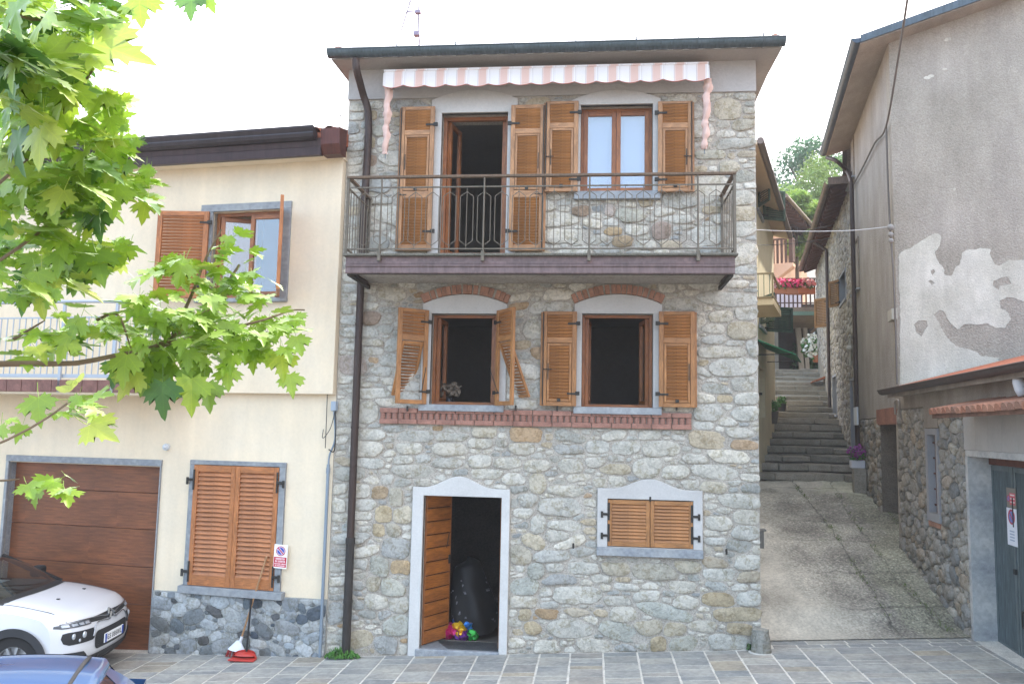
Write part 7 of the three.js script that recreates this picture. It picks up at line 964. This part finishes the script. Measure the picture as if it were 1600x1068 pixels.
// ================================================================ small things
{
  const rand = rng(91), leafM = mat('#4f7f35', { roughness: .8, side: THREE.DoubleSide });
  // red dustpan with its black handle, broom leaning behind it
  const g0 = atY(381, 1030, groundY(-4.6) + .012), dp = thing('dustpan', 'red dustpan with tall black handle standing on the paving', 'dustpan'); dp.position.copy(g0);
  const red = mat('#b5362c', { roughness: .45 });
  const pan = new THREE.Shape(); pan.moveTo(-.17, .11); pan.quadraticCurveTo(-.18, -.02, -.12, -.08); pan.lineTo(.12, -.08); pan.quadraticCurveTo(.18, -.02, .17, .11); const pg = new THREE.ExtrudeGeometry(pan, { depth: .012, bevelEnabled: true, bevelThickness: .004, bevelSize: .004, bevelSegments: 1 }); pg.rotateX(Math.PI / 2); pg.translate(0, .02, 0);
  const wall = gridGeo(24, 3, (u, v) => { const a = lerp(-.25, Math.PI + .25, u); return [-.165 * Math.cos(a) * (1 - .12 * v), .02 + .085 * v * (.35 + .65 * Math.sin(clamp(u, 0, 1) * Math.PI)), -.085 * Math.sin(a) * (1 - .15 * v) - .005]; });
  const w2 = wall.clone(); w2.scale(1.03, 1.02, 1.03); mesh('pan', [boxUV(clean(pg)), wall, w2, (() => { const q = new THREE.SphereGeometry(.11, 16, 8, 0, 6.283, 0, 1.3); q.scale(1.4, .5, .75); q.translate(0, .035, -.03); return q; })()], red, dp);
  mesh('handle', [rod(V(0, .05, -.06), V(.01, .70, -.1), .013, 10), rod(V(.01, .69, -.1), V(.012, .76, -.1), .019, 10)], M.black, dp);
  const b0 = atY(368, 1025, groundY(-4.7) + .01), bt = LF.p(416.5, 869, .05), bw = LF.world(bt.x, bt.y, .05), br = thing('broom', 'broom with pale wooden stick leaning on the cream wall beside the dustpan', 'broom'); br.position.copy(b0);
  const E = bw.sub(b0), n = E.clone().normalize(), S = n.clone().multiplyScalar(.22);
  mesh('stick', rod(S, E, .012, 10), mat('#c79f76', { tex: T.wood, sx: .4 }), br);
  const sock = new THREE.CylinderGeometry(.03, .13, .13, 16); sock.scale(1, 1, .4); sock.translate(0, .14, 0); sock.rotateZ(-.15); const core = new THREE.CylinderGeometry(.018, .025, .12, 10); core.applyQuaternion(new THREE.Quaternion().setFromUnitVectors(V(0, 1, 0), n)); core.translate(S.x * .95, S.y * .95, S.z * .95); mesh('head', [sock, core], mat('#dcdfe4', { roughness: .4 }), br);
  const bris = []; for (let i = 0; i < 60; i++) { const x = (rand() - .5) * .26, z = (rand() - .5) * .09; bris.push(rod(V(x * .9, .09, z * .9), V(x * 1.1 - .01, .0, z * 1.1), .004, 4)); } mesh('bristles', bris, mat('#9c2f2b', { roughness: .8 }), br).userData.kind = 'stuff';
  // weeds at the foot of the downpipe
  const wp = atZ(535, 1024, .12), wd = thing('weeds', 'green weeds growing at the foot of the brown downpipe', 'weeds'); wd.position.set(wp.x, groundY(wp.x), .12);
  const blades = []; for (let i = 0; i < 420; i++) { const a = rand() * 6.283, q = Math.sqrt(rand()) * .23, h = .16 * (1 - q / .26) * (.4 + .7 * rand()), f = new THREE.CircleGeometry(.013 + .013 * rand(), 5); f.scale(.6, 1.2, 1); f.rotateX((rand() - .5) * 2.2 - .6); f.rotateY(rand() * 6.28); f.translate(Math.cos(a) * q * 1.05, h + .008, Math.sin(a) * q * .35); blades.push(f); } for (let i = 0; i < 40; i++) { const a = rand() * 6.283, q = Math.sqrt(rand()) * .2; blades.push(rod(V(Math.cos(a) * q * .5, 0, Math.sin(a) * q * .2), V(Math.cos(a) * q, .04 + .1 * rand(), Math.sin(a) * q * .35), .002, 4)); } mesh('leaves', blades, leafM, wd).userData.kind = 'stuff';
  const w3 = atZ(1174, 1016, .06), wd2 = thing('weeds', 'small dark weed beside the guard stone at the house corner', 'weeds'); wd2.position.set(w3.x, groundY(w3.x), .06); const b2 = []; for (let i = 0; i < 60; i++) { const f = new THREE.CircleGeometry(.016, 5); f.rotateX((rand() - .5) * 2); f.rotateY(rand() * 6); f.translate((rand() - .5) * .1, rand() * .09, (rand() - .5) * .06); b2.push(f); } mesh('leaves', b2, mat('#3d5a2e', { roughness: .9, side: THREE.DoubleSide }), wd2).userData.kind = 'stuff';
  // guard stone on the corner
  const k0 = atZ(1191, 1018, .14), ks = thing('guard_stone', 'rough grey guard stone at the corner of the stone house by the alley', 'guard stone'); ks.position.set(k0.x, groundY(k0.x) - .04, .1); ks.scale.setScalar(.9); const kg = new THREE.CylinderGeometry(.115, .145, .36, 14, 6); kg.translate(0, .17, 0); const kp = kg.attributes.position; for (let i = 0; i < kp.count; i++) { const x = kp.getX(i), y = kp.getY(i), z = kp.getZ(i), f = 1 + .25 * perlin.noise(x * 5, y * 5, z * 5 + 3) + .08 * perlin.noise(x * 22, y * 22, z * 22); kp.setXYZ(i, x * f, y + .03 * perlin.noise(x * 9, 3, z * 9), z * f); } kg.computeVertexNormals(); boxUV(kg); mesh('stone', kg, mat('#9d9a90', { tex: T.stone, texB: T.stoneB, sx: .5, bump: .02, roughness: 1 }), ks); mesh('mortar_collar', new THREE.TorusGeometry(.16, .02, 6, 20).rotateX(Math.PI / 2).translate(0, .035, 0), mat('#cfcdc8', { tex: T.mortar, sx: .4 }), ks);
  const mp = atZ(1190, 856, -.5).sub(house.position); mesh('wall_bracket', [rbx(xR - .02, mp.y, -.56, mp.x + .03, mp.y + .24, -.47, .006), rbx(xR - .02, mp.y + .225, -.57, mp.x + .06, mp.y + .25, -.46, .004)], mat('#8a8780', { tex: T.metal, sx: .3 }), house);
  // inside the cellar door: covered scooter and bundle of foil
  const fy = HO.door.y0 - .02, sc = atY(728, 985, fy), cover = thing('covered_scooter', 'dark printed cover draped over a scooter inside the open doorway', 'cover'); cover.position.set(sc.x + .03, fy, -1.0);
  const pt = dataTex(256, (u, v) => { let k = .07; for (let i = 0; i < 26; i++) { const x = hash(i, 1, 7), y = hash(i, 2, 7), a = hash(i, 3, 7) * 3.14, dx = Math.abs(((u - x + 1.5) % 1) - .5), dy = ((v - y + 1.5) % 1) - .5, p = dx * Math.cos(a) + dy * Math.sin(a), q = -dx * Math.sin(a) + dy * Math.cos(a); if (Math.hypot(p / .028, q / .013) < 1) k = .5 - .2 * hash(i, 4, 7); } return [k, k, k * 1.06]; }, true);
  const cg = gridGeo(36, 26, (u, v) => { const a = u * 2 * Math.PI, r = v < .06 ? v / .06 * .16 : .16 + .2 * Math.pow((v - .06) / .94, .75) * (1 - .22 * smooth(v, .75, 1)), y = .97 * (1 - v) + .10 * v * (1 - v) + .05, f = 1 + .09 * Math.sin(a * 5 + v * 3) * v + .12 * perlin.noise(Math.cos(a) * 1.5, v * 3, Math.sin(a) * 1.5); return [r * f * Math.cos(a) * 1.0 + .06 * (v - .5) + .10 * v * v, y + .04 * Math.cos(a), r * f * Math.sin(a) * 1.4]; }); mesh('cloth', cg, new THREE.MeshStandardMaterial({ map: rep(pt, .9), roughness: .7 }), cover); for (const z of [-.3, .32]) { const w = new THREE.TorusGeometry(.13, .045, 8, 20); w.translate(.05, .16, z * .6); mesh('wheel', w, M.black, cover); }
  const fb = atY(716, 1000, fy + .02), foil = thing('foil_bundle', 'bundle of shiny coloured foil on the floor in the open doorway', 'foil wrapping'); foil.position.set(fb.x, fy, -.62); const cols = [['#e2b524', -.0, .15, 0, .10], ['#b81e63', -.15, .09, .02, .10], ['#2c6fb8', .13, .18, -.02, .085], ['#2f9a3c', .17, .08, .03, .08], ['#6a2a86', .04, .07, .07, .09], ['#d9a520', .03, .10, .08, .07], ['#2458a8', -.07, .2, -.04, .06]];
  for (const [c, x, y, z, r] of cols) { const s = new THREE.IcosahedronGeometry(r, 2), p = s.attributes.position; for (let i = 0; i < p.count; i++) { const a = p.getX(i), b = p.getY(i), d = p.getZ(i), f = 1 + .75 * perlin.noise(a * 22 + x * 50, b * 22, d * 22) + .3 * perlin.noise(a * 50, b * 50, d * 50); p.setXYZ(i, a * f, b * f, d * f); } s.computeVertexNormals(); s.translate(x, y, z); mesh('foil', s, mat(c, { metalness: .55, roughness: .3 }), foil); }
  // vase of flowers on the inside sill of the first-floor window
  const vz = HO.w1, vs = thing('flower_vase', 'dark vase with a bunch of flowers inside the left first-floor window', 'vase'); vs.position.copy(H.world(vz.x0 + .16, vz.y0 - .12, -.62)); mesh('vase', new THREE.LatheGeometry([[.001, 0], [.06, 0], [.085, .08], [.07, .17], [.045, .2], [.055, .23]].map((p) => new THREE.Vector2(...p)), 16), mat('#2b2c33', { roughness: .3 }), vs); const fl = []; for (let i = 0; i < 130; i++) { const f = new THREE.CircleGeometry(.028, 6), a = rand() * 6.28, q = Math.sqrt(rand()) * .16; f.rotateX((rand() - .5) * 2); f.rotateY(rand() * 6); f.translate(Math.cos(a) * q, .3 + rand() * .16 - q * .3, Math.sin(a) * q); fl.push(f); } mesh('flowers', fl, mat('#8f8070', { roughness: .8, side: THREE.DoubleSide }), vs).userData.kind = 'stuff'; mesh('table', [rbx(-.2, -.04, -.2, .9, -.001, .25, .01)], M.winWood, house).position.copy(vs.position).sub(house.position);
}
renderer.render(scene, camera);
